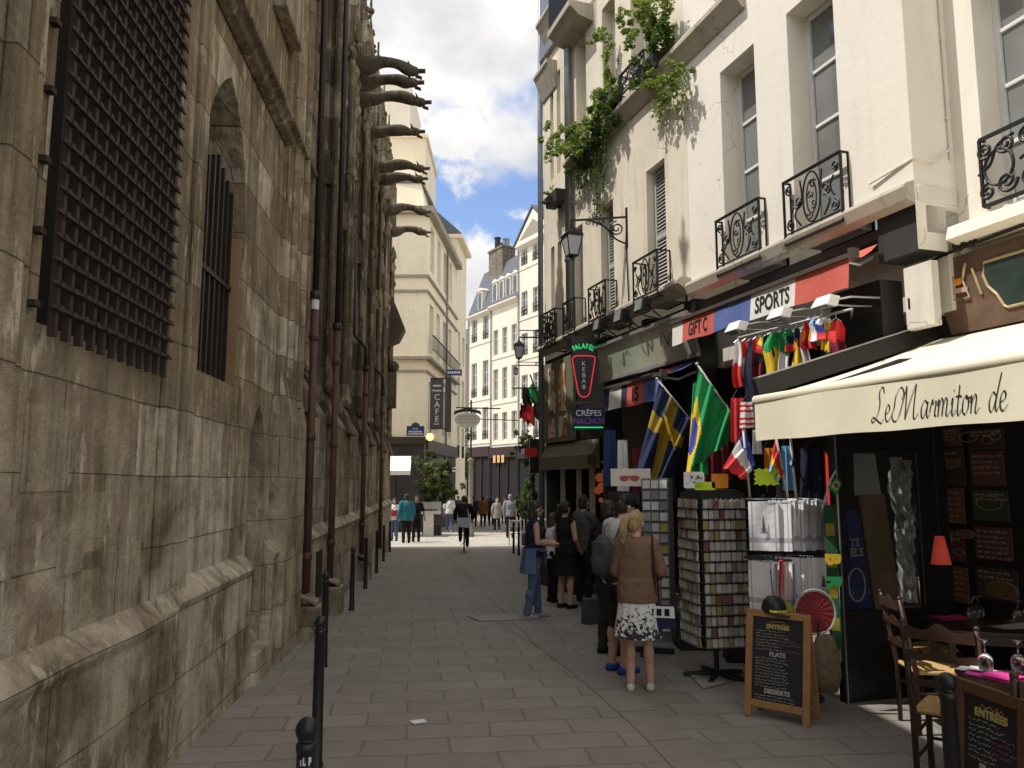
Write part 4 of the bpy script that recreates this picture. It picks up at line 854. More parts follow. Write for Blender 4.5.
for q in range(4):
    c = s0 + (s1 - s0) * (.14 + .22 * q); pts = catmull([(c - .25 + .07 * i, 0, .5 + rnd.uniform(-.25, .25) * (1.2 if i % 3 else .6)) for i in range(8)], 5)
    for i in range(len(pts) - 1):
        p, r = pts[i], pts[i + 1]; a_, e = on_fascia(p.x, p.z), on_fascia(r.x, r.z); w = Vector((.012, 0, 0)) * (.5 + abs((r - p).z) * 14)
        b.quad(a_ - w, a_ + w, e + w, e - w)
b.build("worn_script", mat("worn script paint", (.12, .13, .10), .8), fa)
# floodlights on the ledge
fl = None; zl_ = RF.fp(640, 308, -.3)[1]
for i, (px, py) in enumerate([(600, 325), (622, 316), (643, 305)]):
    s, z = RF.fp(px, py, -.35); p = RF.w(s, -.35, z)
    if fl is None:
        fl = empty("floodlight", p, RF.rz); b = B(); b.prism([(-.13, -.09, -.1), (.13, -.09, -.1), (.13, .05, -.13), (-.13, .05, -.13)], (0, .03, .2)); b.build("housing", M_blackp, fl, bevel=.01)
        b = B(); b.prism([(-.11, -.095, -.085), (.11, -.095, -.085), (.11, -.065, .085), (-.11, -.065, .085)], (0, -.004, 0)); b.build("lens", M_pane, fl)
        b = B(); b.tube([(-.15, 0, 0), (-.15, .1, -.12), (0, .35, -.2), (.15, .1, -.12), (.15, 0, 0)], .012, 6); b.build("bracket", M_iron, fl); o = fl
    else: o = copy_tree(fl, p)
    tag(o, ["black floodlight on the ledge, leftmost of the three, above the neon sign", "black floodlight on the ledge, middle of the three", "black floodlight on the ledge, rightmost, nearest the striped awning"][i], "floodlight", "floodlights on the shop ledge")
# shop piers and door frames in the dark ground floor
b = B(); zf = ZL - .1
for px, w in ((604, .14), (646, .2), (690, .28)):
    s = RF.fs(px); b.box(s, s + w, -.02, .3, -.6, zf)
b.box(.2, RF.fs(604), .02, .2, RF.fp(575, 440)[1], zf); b.build("shop_pier", M_blackp, old)
b = B(); sp_ = sC - .32; b.box(sp_, sC - .01, .56, 1.2, -.6, ZL - .37); b.box(sB, sC, .35, .5, 3.3, ZL - .1); b.build("shop_pier", M_shadew, cream)
b = B(); b.box(RF.fs(600), sC - .4, 1.5, 1.55, -.6, ZL - .3); b.build("shop_back_wall", M_char, cream)
# kebab kiosk: panels with food photographs, olive fascia, counter
kio = RF.root("kebab_kiosk", "dim kebab kiosk front with tall food photo panels at the corner of the row", "kiosk")
M_olive = mat("olive kiosk paint", (.15, .145, .09), .6, 0, .3, 4); M_food = None
def foodmat():
    m, n, p = newmat("food photo print"); co = n.n('ShaderNodeTexCoord').outputs['Object']; a = n.noise(n.mapping(co, (3, 3, 1.6)), 2.1, 4, .5, 1.0)
    n.put(p.inputs['Base Color'], n.ramp(a, [(.33, (.45, .42, .36)), (.45, (.62, .58, .5)), (.52, (.5, .3, .06)), (.58, (.35, .07, .04)), (.66, (.05, .035, .02))])); p.inputs['Roughness'].default_value = .35; return m
M_food = foodmat(); zk0 = RF.fp(560, 437)[1]; zk1 = RF.fp(560, 366)[1]; zk2 = RF.fp(560, 415)[1]
b = B(); b.box(.06, RF.fs(577), -.06, -.003, zk0 - .1, zk1 + .12); b.build("panel_frame", M_olive, kio)
for (pa, pb) in ((552, 558.5), (562.5, 570)):
    for (za, zb_) in ((zk0, zk2 - .05), (zk2 + .05, zk1)):
        b = B(); b.box(RF.fs(pa), RF.fs(pb), -.075, -.061, za, zb_); b.build("food_photo", M_food, kio)
zk3 = RF.fp(560, 452)[1]; b = B(); b.prism([(.1, -.0, zk0 - .12), (.1, -.14, zk3 - .1), (.1, -.14, zk3 - .35), (.1, 0, zk3 - .35)], (RF.fs(600) - .1, 0, 0)); b.build("kiosk_fascia", M_olive, kio)
b = B(); s = RF.fs(592, -.15); b.M = T(s, -.145, zk3 - .2) @ RX(PI / 2); b.lathe([(.0, .01), (.2, .01), (.2, 0)], seg=20, sy=.5); b.M = None; b.build("oval_emblem", M_brown, kio)
b = B(); b.box(.3, RF.fs(585), -.25, .1, -.6, .75); b.box(.25, RF.fs(586), -.3, .15, .75, .8); b.build("counter", M_char, kio, bevel=.01)
M_warm = mat("orange lamp glow", (.45, .12, .05), .6, emit=(1, .25, .08), es=.12)
b = B()
for q in range(26): b.ball((RF.fs(596) + rnd.uniform(-.25, .25), rnd.uniform(.1, .3), RF.fp(596, 478)[1] + rnd.uniform(-.45, .3)), rnd.uniform(.04, .09), 7, 5)
b.build("orange_glow", M_warm, kio)  # glowing balls stand for the kiosk's lit orange lamps
for px in (561, 577, 590):
    b = B(); s, z = RF.fp(px, 462, .1); b.box(s, s + .22, .08, .1, z - 1.0, z + .15); b.build("lit_poster", mat("pale poster", (.42, .4, .34), .6, 0, .4, 8), kio)
# neon kebab sign and crepes sign, both end-on to the street
M_neonr = mat("red neon tube", (.8, .05, .05), .4, emit=(1, .06, .08), es=.5); M_neong = mat("green neon tube", (.05, .7, .2), .4, emit=(.03, 1, .25), es=.5); M_dimw = mat("pale sign lettering", (.5, .5, .5), .5, emit=(.8, .8, .85), es=.12); M_purp = mat("purple sign lettering", (.2, .08, .35), .5, emit=(.35, .1, .6), es=.12)
YS = 13.0; ks = empty("neon_sign", at(583.5, 377, YS), 0, "tapered black kebab sign with red neon outline and green falafel neon above", "neon sign")
k = YS / F
def outline(sc): return [(x * sc * k * .95, z * sc * k * .57) for x, z in catpts([(-12, 31), (-9, 36), (0, 37), (9, 36), (12, 31), (9, 0), (6, -28), (3, -35), (0, -36.5), (-3, -35), (-6, -28), (-9, 0), (-12, 31)], 4)]
b = B(); b.prism([(x * 1.0, .06, z) for x, z in outline(1.12)], (0, -.1, 0)); b.box(-11.5 * k, 12 * k, -.03, .05, 23.5 * k, 42 * k); b.box(12 * k, 30 * k, 0, .03, 14 * k, 16 * k); b.build("cabinet", M_blackp, ks)
b = B(); b.tube([(x, -.055, z) for x, z in outline(1.0)], .011, 6, closed=True); b.build("neon_outline", M_neonr, ks)
b = B(); b.box(-6 * k, 6 * k, -.048, -.041, -15 * k, 18 * k); b.build("sign_face", mat("dark maroon sign face", (.035, .012, .014), .5), ks)
for i, ch in enumerate("KEBAB"): text(ch, .075, T(0, -.054, (13 - 5.9 * i) * k), M_dimw, ks, bold=.0, depth=.003)
for i, ch in enumerate("FALAFEL"): a = R(-50 + 100 * i / 6); text(ch, .085, T(math.sin(a) * .21, -.04, 24 * k + .2 * math.cos(a) * .6) @ RY(a * .6), M_neong, ks, bold=.003, depth=.004, wide=.7)
b = B(); b.box(-8 * k, 8 * k, -.04, .05, -28 * k, -24.5 * k); b.build("foot_panel", M_brown, ks)
cs = empty("crepes_sign", at(588.5, 418, YS - .05), 0, "small dark crepes sign with a green neon underline below the kebab sign", "shop sign")
b = B(); b.box(-16 * k, 15 * k, -.02, .04, -12 * k, 10 * k); b.box(15 * k, 30 * k, 0, .02, 8 * k, 10 * k); b.build("panel", M_navy, cs)
text("CRÊPES", .1, T(0, -.026, 4.5 * k), M_dimw, cs, depth=.003, wide=.95); text("NACHOS", .1, T(0, -.026, -3.5 * k), M_purp, cs, depth=.003, wide=.9)
b = B(); b.tube([(-14 * k, -.03, -9.5 * k), (14 * k, -.03, -9.5 * k)], .012, 6); b.build("neon_line", M_neong, cs)
# ------------------------------------------------------------------ flags
FM = {k_: mat("flag cloth " + k_, c, .75, 0, .12, 9, .0015) for k_, c in dict(green=(.02, .3, .085), yellow=(.75, .5, .03), blue=(.02, .05, .16), white=(.75, .75, .74), red=(.65, .04, .04), navy=(.012, .016, .045), black=(.02, .02, .02), sky=(.2, .45, .7), royal=(.05, .07, .4), maroon=(.2, .02, .04), orange=(.7, .25, .03), deep=(.008, .018, .06), gold=(.3, .2, .015), dgreen=(.01, .075, .025), dyellow=(.27, .22, .02)).items()}  # deep and gold are the Swedish blue and yellow with shade in the colour
def px_flag(name, label, quad, Y, pole, keys, fn, fold=.05, n=(34, 44), sag=None, grp="flags and scarves hung at the gift shop"):
    """cloth between four pixel corners (hoist top, hoist bottom, fly top, fly bottom) at depth Y, folds run along the fly"""
    P = [at(q[0], q[1], Y if len(q) < 3 else q[2]) for q in quad]; root = empty(name, P[0], 0, label, "flag", grp); P = [p - P[0] for p in P]
    def f(u, v):
        h = P[0].lerp(P[1], u); y = P[2].lerp(P[3], u); p = h.lerp(y, v)
        w = fold * (.25 + v) * math.sin(u * 11 + 3 * v) + fold * .4 * math.sin(u * 23 + 1 + v * 5)
        p = p + Vector((w * .35, w, .012 * math.sin(u * 17 + v * 4)))
        if sag: p.z -= sag * math.sin(PI * u) * v
        return p
    b = B(); b.grid(f, n[0], n[1], lambda u, v: keys.index(fn(u, v))); b.build("cloth", [FM[k_] for k_ in keys], root, smooth=True)
    if pole:
        a, e = [at(q[0], q[1], Y if len(q) < 3 else q[2]) - root.location for q in pole]; b = B(); b.tube([a, e], .011, 8); b.ball(a, .02, 8, 6); b.build("pole", mat("pale flag pole", (.5, .48, .42), .4), root, smooth=True)
    return root
def brazil(u, v):
    x, y = (v - .66) / .4, (u - .06) / .26
    if (x * .84) ** 2 * 4 + (y * .76) ** 2 * 4 < .55: return "royal"
    return "yellow" if abs(x) + abs(y) < 1 else "green"
def sweden(u, v): return "gold" if (abs(u - .5) < .12 or abs(v - .38) < .09) else "deep"
px_flag("brazil_flag", "green Brazilian flag on a slanted pole in front of the gift shop", [(698, 367), (731, 411), (686, 472), (728, 443)], 8.3, [(697, 364), (738, 424)], ["green", "yellow", "royal"], brazil, .07)
px_flag("brazil_flag", "narrow green flag fold hanging left of the Brazilian flag", [(693, 384, 8.5), (700, 380, 8.45), (687, 476, 8.5), (708, 476, 8.4)], 8.5, None, ["green", "yellow"], lambda u, v: "yellow" if u < .28 and v > .35 else "green", .04, (16, 24))
px_flag("sweden_flag", "blue Swedish flag with yellow cross on a slanted pole, its colours darkened for shade", [(659, 382), (690, 419), (634, 478), (672, 480)], 9.4, [(657, 379), (694, 424)], ["deep", "gold"], sweden, .08)
px_flag("sweden_flag", "brighter yellow cloth standing for the sunlit part of the Swedish flag", [(662, 412, 9.2), (667, 418, 9.15), (668, 432, 9.2), (676, 452, 9.1)], 9.2, None, ["yellow"], lambda u, v: "yellow", .02, (8, 10))  # sunlit part of the flag, laid on as lighter cloth
px_flag("french_flag", "small French tricolour on a thin white stick above the tea towels", [(746, 430), (755, 464), (723, 467), (746, 481)], 7.0, [(743, 428), (750, 498)], ["royal", "white", "red"], lambda u, v: "royal" if v < .3 else ("white" if v < .62 else "red"), .015, (20, 24))
px_flag("stick_flag", "small red and yellow flag on a stick right of the French tricolour", [(776, 436), (784, 472), (769, 470), (779, 482)], 6.9, [(775, 432), (788, 497)], ["sky", "yellow", "red"], lambda u, v: "red" if v < .55 else ("yellow" if v < .8 else "sky"), .03, (14, 18))
px_flag("stick_flag", "small dark blue flag on a stick nearest the restaurant post", [(791, 437), (800, 470), (789, 462), (806, 486)], 6.9, [(790, 432), (796, 497)], ["navy", "sky"], lambda u, v: "sky" if u < .15 else "navy", .03, (14, 18))
# garments and scarves hanging from the rail under the striped awning
hr = empty("hanging_rail", at(738, 338, 8.0), 0, "steel rail under the striped awning carrying football shirts and scarves", "rail"); a = Vector(); e = at(852, 309, 6.95) - hr.location
b = B(); b.tube([a, e], .012, 8); b.tube([a + Vector((.05, .15, .03)), e + Vector((.05, .15, .03))], .012, 8); b.bar(a, a + Vector((.3, .8, .05)), .02, .02); b.bar(e, e + Vector((.3, .7, .05)), .02, .02); b.build("rail_tube", M_alu, hr)
GAR = [(739, 341, 388, 9, ("white", "red"), "white and red scarf hanging leftmost on the rail"), (746, 340, 378, 8, ("red", "white"), "red and white striped scarf beside the leftmost one"), (751, 340, 416, 8, ("navy",), "long navy scarf hanging lowest on the rail"),
       (757, 338, 384, 8, ("red", "maroon"), "dark red football shirt next to the long navy scarf"), (762, 336, 362, 8, ("yellow", "red", "black"), "black yellow and red shirt near the left lamp"), (768, 335, 382, 8, ("navy", "black"), "dark navy shirt left of the yellow one"), (774, 333, 384, 13, ("green", "yellow", "yellow"), "yellow shirt with green collar, largest on the rail"),
       (783, 331, 378, 9, ("green", "white"), "green and white shirt right of the large yellow one"), (790, 329, 352, 10, ("green", "navy", "red"), "short navy shirt with green collar"), (797, 328, 366, 9, ("navy", "yellow", "yellow"), "yellow scarf in the middle of the rail"), (803, 327, 368, 6, ("maroon", "white"), "slim brown and white scarf"),
       (809, 320, 350, 9, ("red", "orange", "red"), "red and orange shirt under the right lamp"), (815, 318, 342, 10, ("sky", "white", "white"), "white and light blue shirt sticking up under the right lamp"), (822, 316, 340, 8, ("white", "royal", "red"), "white blue and red striped scarf"), (828, 322, 366, 9, ("yellow", "yellow", "navy"), "yellow shirt hanging below the right lamp"), (836, 320, 362, 10, ("red", "maroon"), "dark red shirt at the right end of the rail")]
for (px, y0, y1, w, cols_, lab) in GAR:
    t = (px - 738) / 114; Y = 8.0 - 1.05 * t; p = at(px, y0, Y); o = empty("hanging_shirt", p, R(random.Random(px).uniform(-30, 30)), lab, "hanging garment", "garments on the rail"); kk = Y / F; H = (y1 - y0) * kk; W_ = w * kk * 1.35; n_ = len(cols_)
    b = B(); sh = px * 1.7
    b.grid(lambda u, v: ((u - .5) * W_ * (.55 + .6 * min(v * 4, 1)) + .012 * math.sin(v * 7 + sh), .05 * math.sin(u * 9 + sh) * (.4 + v), -v * H - .02 * abs(u - .5)), 12, 18, lambda u, v: min(int((v + .06 * math.sin(u * 9 + sh)) * n_), n_ - 1) if v > 0 else 0)
    b.build("cloth", [FM[c] for c in cols_], o, smooth=True); b = B(); b.tube([(-W_ * .4, 0, -.015), (0, 0, .02), (W_ * .4, 0, -.015)], .006, 5); b.tube([(0, 0, .02), (0, 0, .05)], .004, 5); b.build("hanger", M_alu, o)
sl = None
for i, (px, py, Y) in enumerate([(737, 328, 8.1), (780, 315, 7.6), (826, 303, 7.1)]):
    p = at(px, py, Y)
    if sl is None:
        sl = empty("spot_lamp", p, RF.rz); sl.scale = (.75, .75, .75); b = B(); b.prism([(-.16, -.12, -.05), (.16, -.12, -.05), (.13, -.04, .09), (-.13, -.04, .09)], (0, .16, -.02)); b.build("housing", M_white, sl, bevel=.012); b = B(); b.box(-.13, .13, -.1, .02, -.075, -.056); b.build("lens", M_pane, sl); b = B(); b.tube([(.0, .05, .03), (.1, .3, .08), (.1, .75, .1)], .014, 6); b.tube([(-.1, .05, .02), (-.05, .3, .0), (-.05, .75, .02)], .012, 6); b.build("arm", M_alu, sl); o = sl
    else: o = copy_tree(sl, p)
    tag(o, ["white spot lamp on an arm under the awning, left one of three", "white spot lamp on an arm, middle one below the SPORTS lettering", "white spot lamp on an arm, right one above the yellow and red shirts"][i], "spot lamp", "spot lamps under the awning")
# clutter of caps and pink cloths hanging by the awning corner, and dark garments deep in the shop
for i, (px, py, Y, c, w, h, lab) in enumerate([(737, 398, 7.9, "red", 16, 44, "pink red cloth bag hanging beside the Brazilian flag"), (747, 402, 7.7, "white", 15, 26, "white striped bag with red lines hanging under the navy scarf"), (741, 440, 7.8, "maroon", 14, 34, "maroon scarf hanging behind the French tricolour"), (712, 455, 8.9, "maroon", 22, 40, "dark maroon shirt hanging behind the Brazilian flag"), (756, 430, 7.5, "white", 10, 24, "small white cloth pouch by the awning corner"), (622, 440, 10.2, "white", 12, 60, "pale shirt hanging in the shade left of the Swedish flag"), (637, 448, 10, "maroon", 13, 66, "dark red shirt in the shade behind the Swedish flag"), (610, 430, 10.6, "blue", 14, 56, "blue shirt hanging at the shop doorway"), (812, 448, 8.1, "navy", 26, 54, "black shirt with pale print hanging deep in the shop"), (664, 452, 9.8, "navy", 24, 50, "navy shirt behind the Swedish flag's lower edge"), (720, 440, 8.6, "maroon", 20, 40, "wine coloured scarf between the Brazilian flag and the red bag"), (768, 448, 7.8, "orange", 12, 36, "orange shirt behind the lime price star"), (786, 446, 7.7, "sky", 12, 44, "light blue shirt behind the stick flags"), (828, 452, 7.6, "red", 9, 60, "red strip of cloth right of the black shirt")]):
    kk = Y / F; o = empty("hanging_bag", at(px, py, Y), 0, lab, "hanging garment", "garments by the shop door"); b = B(); b.grid(lambda u, v: ((u - .5) * w * kk * (.8 + .25 * v), .03 * math.sin(u * 12 + i), -v * h * kk), 10, 10, lambda u, v: 1 if (lab.startswith("white striped") and int(v * 9) % 2) else 0); b.build("cloth", [FM[c], FM["red"]], o, smooth=True); b = B(); b.tube([(-w * kk * .3, 0, 0), (0, 0, .08), (w * kk * .3, 0, 0)], .006, 5); b.build("strap", M_iron, o)
# ------------------------------------------------------------------ carousel of key rings
M_steel = mat("dark rack steel", (.05, .05, .052), .45, .5, .2, 8); M_grey = mat("grey rack panel", (.16, .16, .165), .6, 0, .2, 5)
def islandmat(name, stops, rough=.4):
    m, n, p = newmat(name); r = n.n('ShaderNodeObjectInfo').outputs['Random']; g = n.n('ShaderNodeNewGeometry').outputs['Random Per Island']; co = n.n('ShaderNodeTexCoord').outputs['Object']
    c = n.ramp(n.math('FRACT', n.math('ADD', r, n.math('MULTIPLY', g, .77))), stops, 'CONSTANT'); c = n.mix(n.math('MULTIPLY', n.noise(co, 70, 2), .5), c, (.06, .055, .05)); n.put(p.inputs['Base Color'], c); p.inputs['Roughness'].default_value = rough; return m
M_key = islandmat("key ring card print", [(0, (.75, .72, .66)), (.28, (.55, .52, .46)), (.5, (.8, .76, .7)), (.66, (.3, .12, .1)), (.76, (.42, .36, .2)), (.86, (.25, .27, .33)), (.93, (.5, .42, .12))])
pk = ground(717, 677); kr = empty("keyring_rack", (pk.x, pk.y, gz(pk.y)), R(11.6), "tall dark four sided carousel rack of key rings on a star foot", "display rack")
HW = .235; z0_, z1_ = .32, 1.78
b = B(); b.tube([(0, 0, .02), (0, 0, z1_)], .025, 10); b.build("pole", M_steel, kr)
b = B()
for k_ in range(5): a = 2 * PI * k_ / 5 + .3; b.bar((0, 0, .05), (.32 * math.cos(a), .32 * math.sin(a), .02), .045, .03)
b.build("star_foot", M_steel, kr)
for f_ in range(4):
    b = B(); b.M = RZ(f_ * PI / 2); b.box(-HW, HW, -HW, -HW + .012, z0_, z1_); b.build("side_panel", M_steel, kr)
    b = B(); b.M = RZ(f_ * PI / 2)
    for r_ in range(14): z = z1_ - .06 - r_ * .1; b.box(-HW + .01, HW - .01, -HW - .05, -HW, z - .09, z - .086)
    b.build("shelf_rail", M_grey, kr)
hd = B(); hd.box(-.2, .2, -.2, .2, z1_, z1_ + .03); hd.build("top_plate", M_steel, kr)
b = B(); b.box(-.02, .03, -.012, .012, -.036, .036)
kmesh = None; Mk = Matrix.Translation(kr.location) @ RZ(R(11.6))
for f_ in (0, 3):
    for r_ in range(14):
        for c_ in range(8):
            rnd_ = random.Random(f_ * 100 + r_ * 9 + c_); q = Mk @ RZ(f_ * PI / 2) @ Vector((-HW + .04 + .056 * c_ + rnd_.uniform(-.004, .004), -HW - .028, z1_ - .1 - r_ * .1))
            if kmesh is None:
                t = B(); t.box(-.024, .024, -.007, .007, -.042, .034); t.tube([(.0, 0, .03), (0, 0, .045)], .004, 4); o = t.build("keyring_card", M_key); kmesh = o
            else: o = kmesh.copy(); COL.objects.link(o)
            o.location = q; o.rotation_euler = (rnd_.uniform(-.15, .15), 0, R(11.6) + f_ * PI / 2 + rnd_.uniform(-.2, .2))
            tag(o, "small souvenir key ring card in the rows of the tall dark carousel rack", "key ring", "key rings on the carousel rack")
# lime and photo toppers on the carousel
M_lime = mat("lime fluorescent card", (.55, .72, .03), .6, 0, .1, 9)
for i, (px, py, w, h, m_, lab) in enumerate([(694, 480, 20, 16, "white", "white photo card standing on top of the key ring carousel"), (705, 486, 20, 8, "lime", "low lime green price card on the key ring carousel"), (720, 481, 16, 14, "orange", "orange card on top of the carousel's right side"), (767, 477, 22, 14, "lime", "spiky lime green price star above the tea towels")]):
    Y = 7.3 if i < 3 else 6.9; kk = Y / F; o = empty("price_card", at(px, py, Y), 0, lab, "card"); b = B(); n_ = 14
    pts = [((w / 2 * kk) * (1 + (.16 if j % 2 else 0) * (1 if i == 3 else .2)) * max(-1, min(1, 1.35 * math.cos(2 * PI * j / (2 * n_)))), 0, (h / 2 * kk) * (1 + (.25 if j % 2 else 0) * (1 if i == 3 else .1)) * max(-1, min(1, 1.35 * math.sin(2 * PI * j / (2 * n_))))) for j in range(2 * n_)]
    b.prism(pts, (0, .006, 0)); b.build("card", M_lime if m_ == "lime" else FM[m_], o); b = B(); b.tube([(0, .01, -h / 2 * kk), (0, .01, -h / 2 * kk - .08)], .006, 5); b.build("clip", M_steel, o)
    if i == 0:
        b = B()
        for j in range(12): x = rnd.uniform(-.4, .4) * w * kk; z = rnd.uniform(-.4, .4) * h * kk; b.box(x - .012, x + .012, -.004, -.001, z - .01, z + .01)
        b.build("printed_photo", M_key, o)
# ------------------------------------------------------------------ sunglasses and magnet rack
pr = ground(668, 634); sr = empty("sunglasses_rack", (1.53, 9.0, gz(9.0)), R(-20), "grey upright rack of sunglasses and magnets with a white sunglasses sign on top", "display rack")
b = B(); b.tube([(0, 0, 0), (0, 0, 2.0)], .03, 10); b.bar((-.3, 0, .03), (.3, 0, .03), .06, .05); b.bar((0, -.3, .03), (0, .3, .03), .05, .06); b.build("stand", M_steel, sr)
b = B(); b.box(-.4, -.03, -.1, -.08, .25, 1.8); b.box(-.4, .0, .08, .1, .25, 1.8); b.box(-.05, -.03, -.08, .08, .25, 1.8); b.build("panel", M_steel, sr)
b = B(); b.box(.0, .3, -.16, -.14, .15, 1.95); b.box(.28, .3, -.139, .2, .15, 1.95); b.build("side_panel", M_grey, sr)
sg = B(); sg.box(-.36, .1, -.14, -.12, 1.86, 2.06); sg = sg.build("sign_card", M_wht, sr)
b = B()
for cx in (-.2, -.08): b.prism([(cx + .055 * math.cos(t) * (1 if math.sin(t) < 0 else 1.1), -.1405, 1.955 + .04 * math.sin(t) * (1.0 if math.sin(t) < 0 else .7)) for t in [2 * PI * i / 16 for i in range(16)]], (0, -.004, 0))
b.bar((-.15, -.143, 1.975), (-.13, -.143, 1.975), .01, .014); b.build("painted_sunglasses", M_red, sg)
b = B()
for cx in (-.2, -.08): b.prism([(cx + .038 * math.cos(t), -.1447, 1.952 + .026 * math.sin(t)) for t in [2 * PI * i / 16 for i in range(16)]], (0, -.003, 0))
b.build("painted_lens", mat("grey printed lens", (.3, .12, .12), .5), sg)
glasses = None; Ms = Matrix.Translation(sr.location) @ RZ(R(-20))
for r_ in range(8):
    for c_ in range(2):
        q = Ms @ Vector((-.33 + .13 * c_, -.125, 1.74 - .13 * r_))
        if glasses is None:
            t = B()
            for cx in (-.035, .035): t.lathe([(.0, 0), (.026, 0), (.026, .006), (0, .006)], (0, 0, 0), 10) if False else t.prism([(cx + .03 * math.cos(a), -.01, .02 * math.sin(a)) for a in [2 * PI * i / 12 for i in range(12)]], (0, .006, 0))
            t.bar((-.01, -.006, .008), (.01, -.006, .008), .006, .006); t.bar((-.065, -.006, .01), (-.065, .05, .005), .005, .008); t.bar((.065, -.006, .01), (.065, .05, .005), .005, .008)
            glasses = t.build("sunglasses", mat("dark sunglasses plastic", (.03, .025, .025), .25, 0, .3, 20, rnd=.5)); o = glasses
        else: o = glasses.copy(); COL.objects.link(o)
        o.location = q; o.rotation_euler = (0, 0, R(-20)); tag(o, "dark sunglasses in the rows of the grey rack under the sunglasses sign", "sunglasses", "sunglasses on the grey rack")
M_card = islandmat("fridge magnet print", [(0, (.4, .4, .41)), (.3, (.6, .6, .6)), (.5, (.75, .75, .73)), (.7, (.25, .25, .27)), (.85, (.3, .28, .2)), (.94, (.4, .4, .1))]); mg = None
for r_ in range(14):
    for c_ in range(3):
        q = Ms @ Vector((.055 + .095 * c_, -.168, 1.88 - .12 * r_))
        if mg is None: t = B(); t.box(-.04, .04, -.008, .008, -.045, .045); mg = t.build("magnet_card", M_card); o = mg
        else: o = mg.copy(); COL.objects.link(o)
        o.location = q; o.rotation_euler = (-.12, 0, R(-20)); tag(o, "pale magnet card in the columns of the grey rack beside the sunglasses", "magnet", "magnet cards on the grey rack")
# ------------------------------------------------------------------ tea towels
def towelmat():
    m, n, p = newmat("printed tea towel"); co = n.n('ShaderNodeTexCoord').outputs['Object']; s = n.n('ShaderNodeSeparateXYZ', Vector=co)
    zb = n.math('ABSOLUTE', n.math('ADD', s.outputs[2], .33)); xb = n.math('ABSOLUTE', s.outputs[0])
    band = n.math('ADD', n.math('LESS_THAN', zb, .022), n.math('MULTIPLY', n.math('GREATER_THAN', xb, .09), n.math('LESS_THAN', xb, .102)), clamp=True)
    oi = n.n('ShaderNodeObjectInfo').outputs['Random']; base = n.ramp(oi, [(0, (.9, .9, .91)), (.55, (.82, .82, .84)), (.8, (.7, .7, .73))]); c = n.mix(n.math('MULTIPLY', band, .55), base, (.2, .2, .23)); n.put(p.inputs['Base Color'], c)
    p.inputs['Roughness'].default_value = .35; p.inputs['Coat Weight'].default_value = .5; bm = n.n('ShaderNodeBump', Strength=.5, Distance=.01, Height=n.noise(co, 14, 4)); n.put(p.inputs['Normal'], bm.outputs[0]); return m
M_tow = towelmat(); M_print = mat("grey towel print", (.12, .12, .15), .6)
pt = Vector((2.42, 7.05, 0)); tr = empty("towel_stand", (pt.x, pt.y, gz(pt.y)), 0, "black stand with two tiers of plastic wrapped tea towels by the restaurant post", "display rack")
b = B(); b.tube([(0, 0, 0), (0, 0, 1.85)], .022, 10); b.lathe([(.3, 0), (.3, .02), (.05, .05), (.02, .1)], seg=20); b.build("pole", M_steel, tr)
for z in (1.72, 1.2):
    b = B(); b.tube([(.33 * math.cos(a), .22 * math.sin(a), z) for a in [2 * PI * i / 20 for i in range(20)]], .008, 6, closed=True)
    for a in range(6): b.tube([(0, 0, z), (.33 * math.cos(a), .22 * math.sin(a), z)], .006, 5)
    b.build("ring", M_steel, tr)
tw = None
def tea_towel(x, y, z, rz, lab, grp="tea towels on the stand", pr_=False, sc=1):
    global tw
    if tw is None:
        tw = empty("tea_towel", (0, 0, 0)); t = B(); t.grid(lambda u, v: ((u - .5) * .25, -.012 - .006 * math.sin(u * 6 + v * 3), -.42 * v), 8, 8); t.grid(lambda u, v: ((.5 - u) * .25, .012 + .006 * math.sin(u * 5 + v * 4), -.42 * v), 8, 8); t.box(-.125, .125, -.012, .012, -.004, .004); t.build("cloth", M_tow, tw, smooth=False); t = B(); t.tube([(0, 0, 0), (0, 0, .05), (.015, 0, .065)], .004, 5); t.build("hook", M_steel, tw); o = tw
    else: o = copy_tree(tw)
    o.location = (pt.x + x, pt.y + y, gz(pt.y) + z); o.rotation_euler = (0, 0, rz); o.scale = (1, 1, sc); tag(o, lab, "tea towel", grp); return o
front = tea_towel(-.22, -.22, 1.7, R(-16), "white tea towel printed with a grey tower at the stand's top left", None)
for i in range(11):
    t = i / 10; tea_towel(-.1 + .42 * t + .012 * (i % 2), -.22 + .16 * t, 1.7 + .012 * (i % 3), R(-38 - 30 * t - 6 * (i % 3)), "plastic wrapped tea towel among the edge-on row in the stand's upper tier", "upper tea towels")
for i in range(9):
    t = i / 8; tea_towel(-.24 + .2 * t, -.18 + .03 * (i % 2), 1.18, R(-50 - 12 * (i % 3)), "plastic wrapped tea towel in the lower left bundle of the stand", "lower left tea towels")
for i in range(10):
    t = i / 9; tea_towel(.0 + .3 * t, -.2 + .14 * t, 1.22 - .04 * t, R(-40 - 24 * t), "plastic wrapped tea towel among the lower right row of the stand", "lower right tea towels")
tea_towel(.26, -.26, 1.22, R(-10), "grey tea towel printed with a small tower, facing the street at the lower right", None)
pm = B()
for (x0, x1, z0, z1) in ((-.03, .03, -.27, -.262), (-.022, .022, -.235, -.228)): pm.box(x0, x1, -.024, -.021, z0, z1)
pm.prism([(-.03, -.021, -.26), (-.018, -.021, -.26), (-.004, -.021, -.14), (0, -.021, -.11), (.004, -.021, -.14), (.018, -.021, -.26), (.03, -.021, -.26), (.012, -.021, -.2), (.006, -.021, -.13), (-.006, -.021, -.13), (-.012, -.021, -.2)][:6] + [(.03, -.021, -.26)], (0, -.003, 0)); pm.build("tower_print", M_print, front)
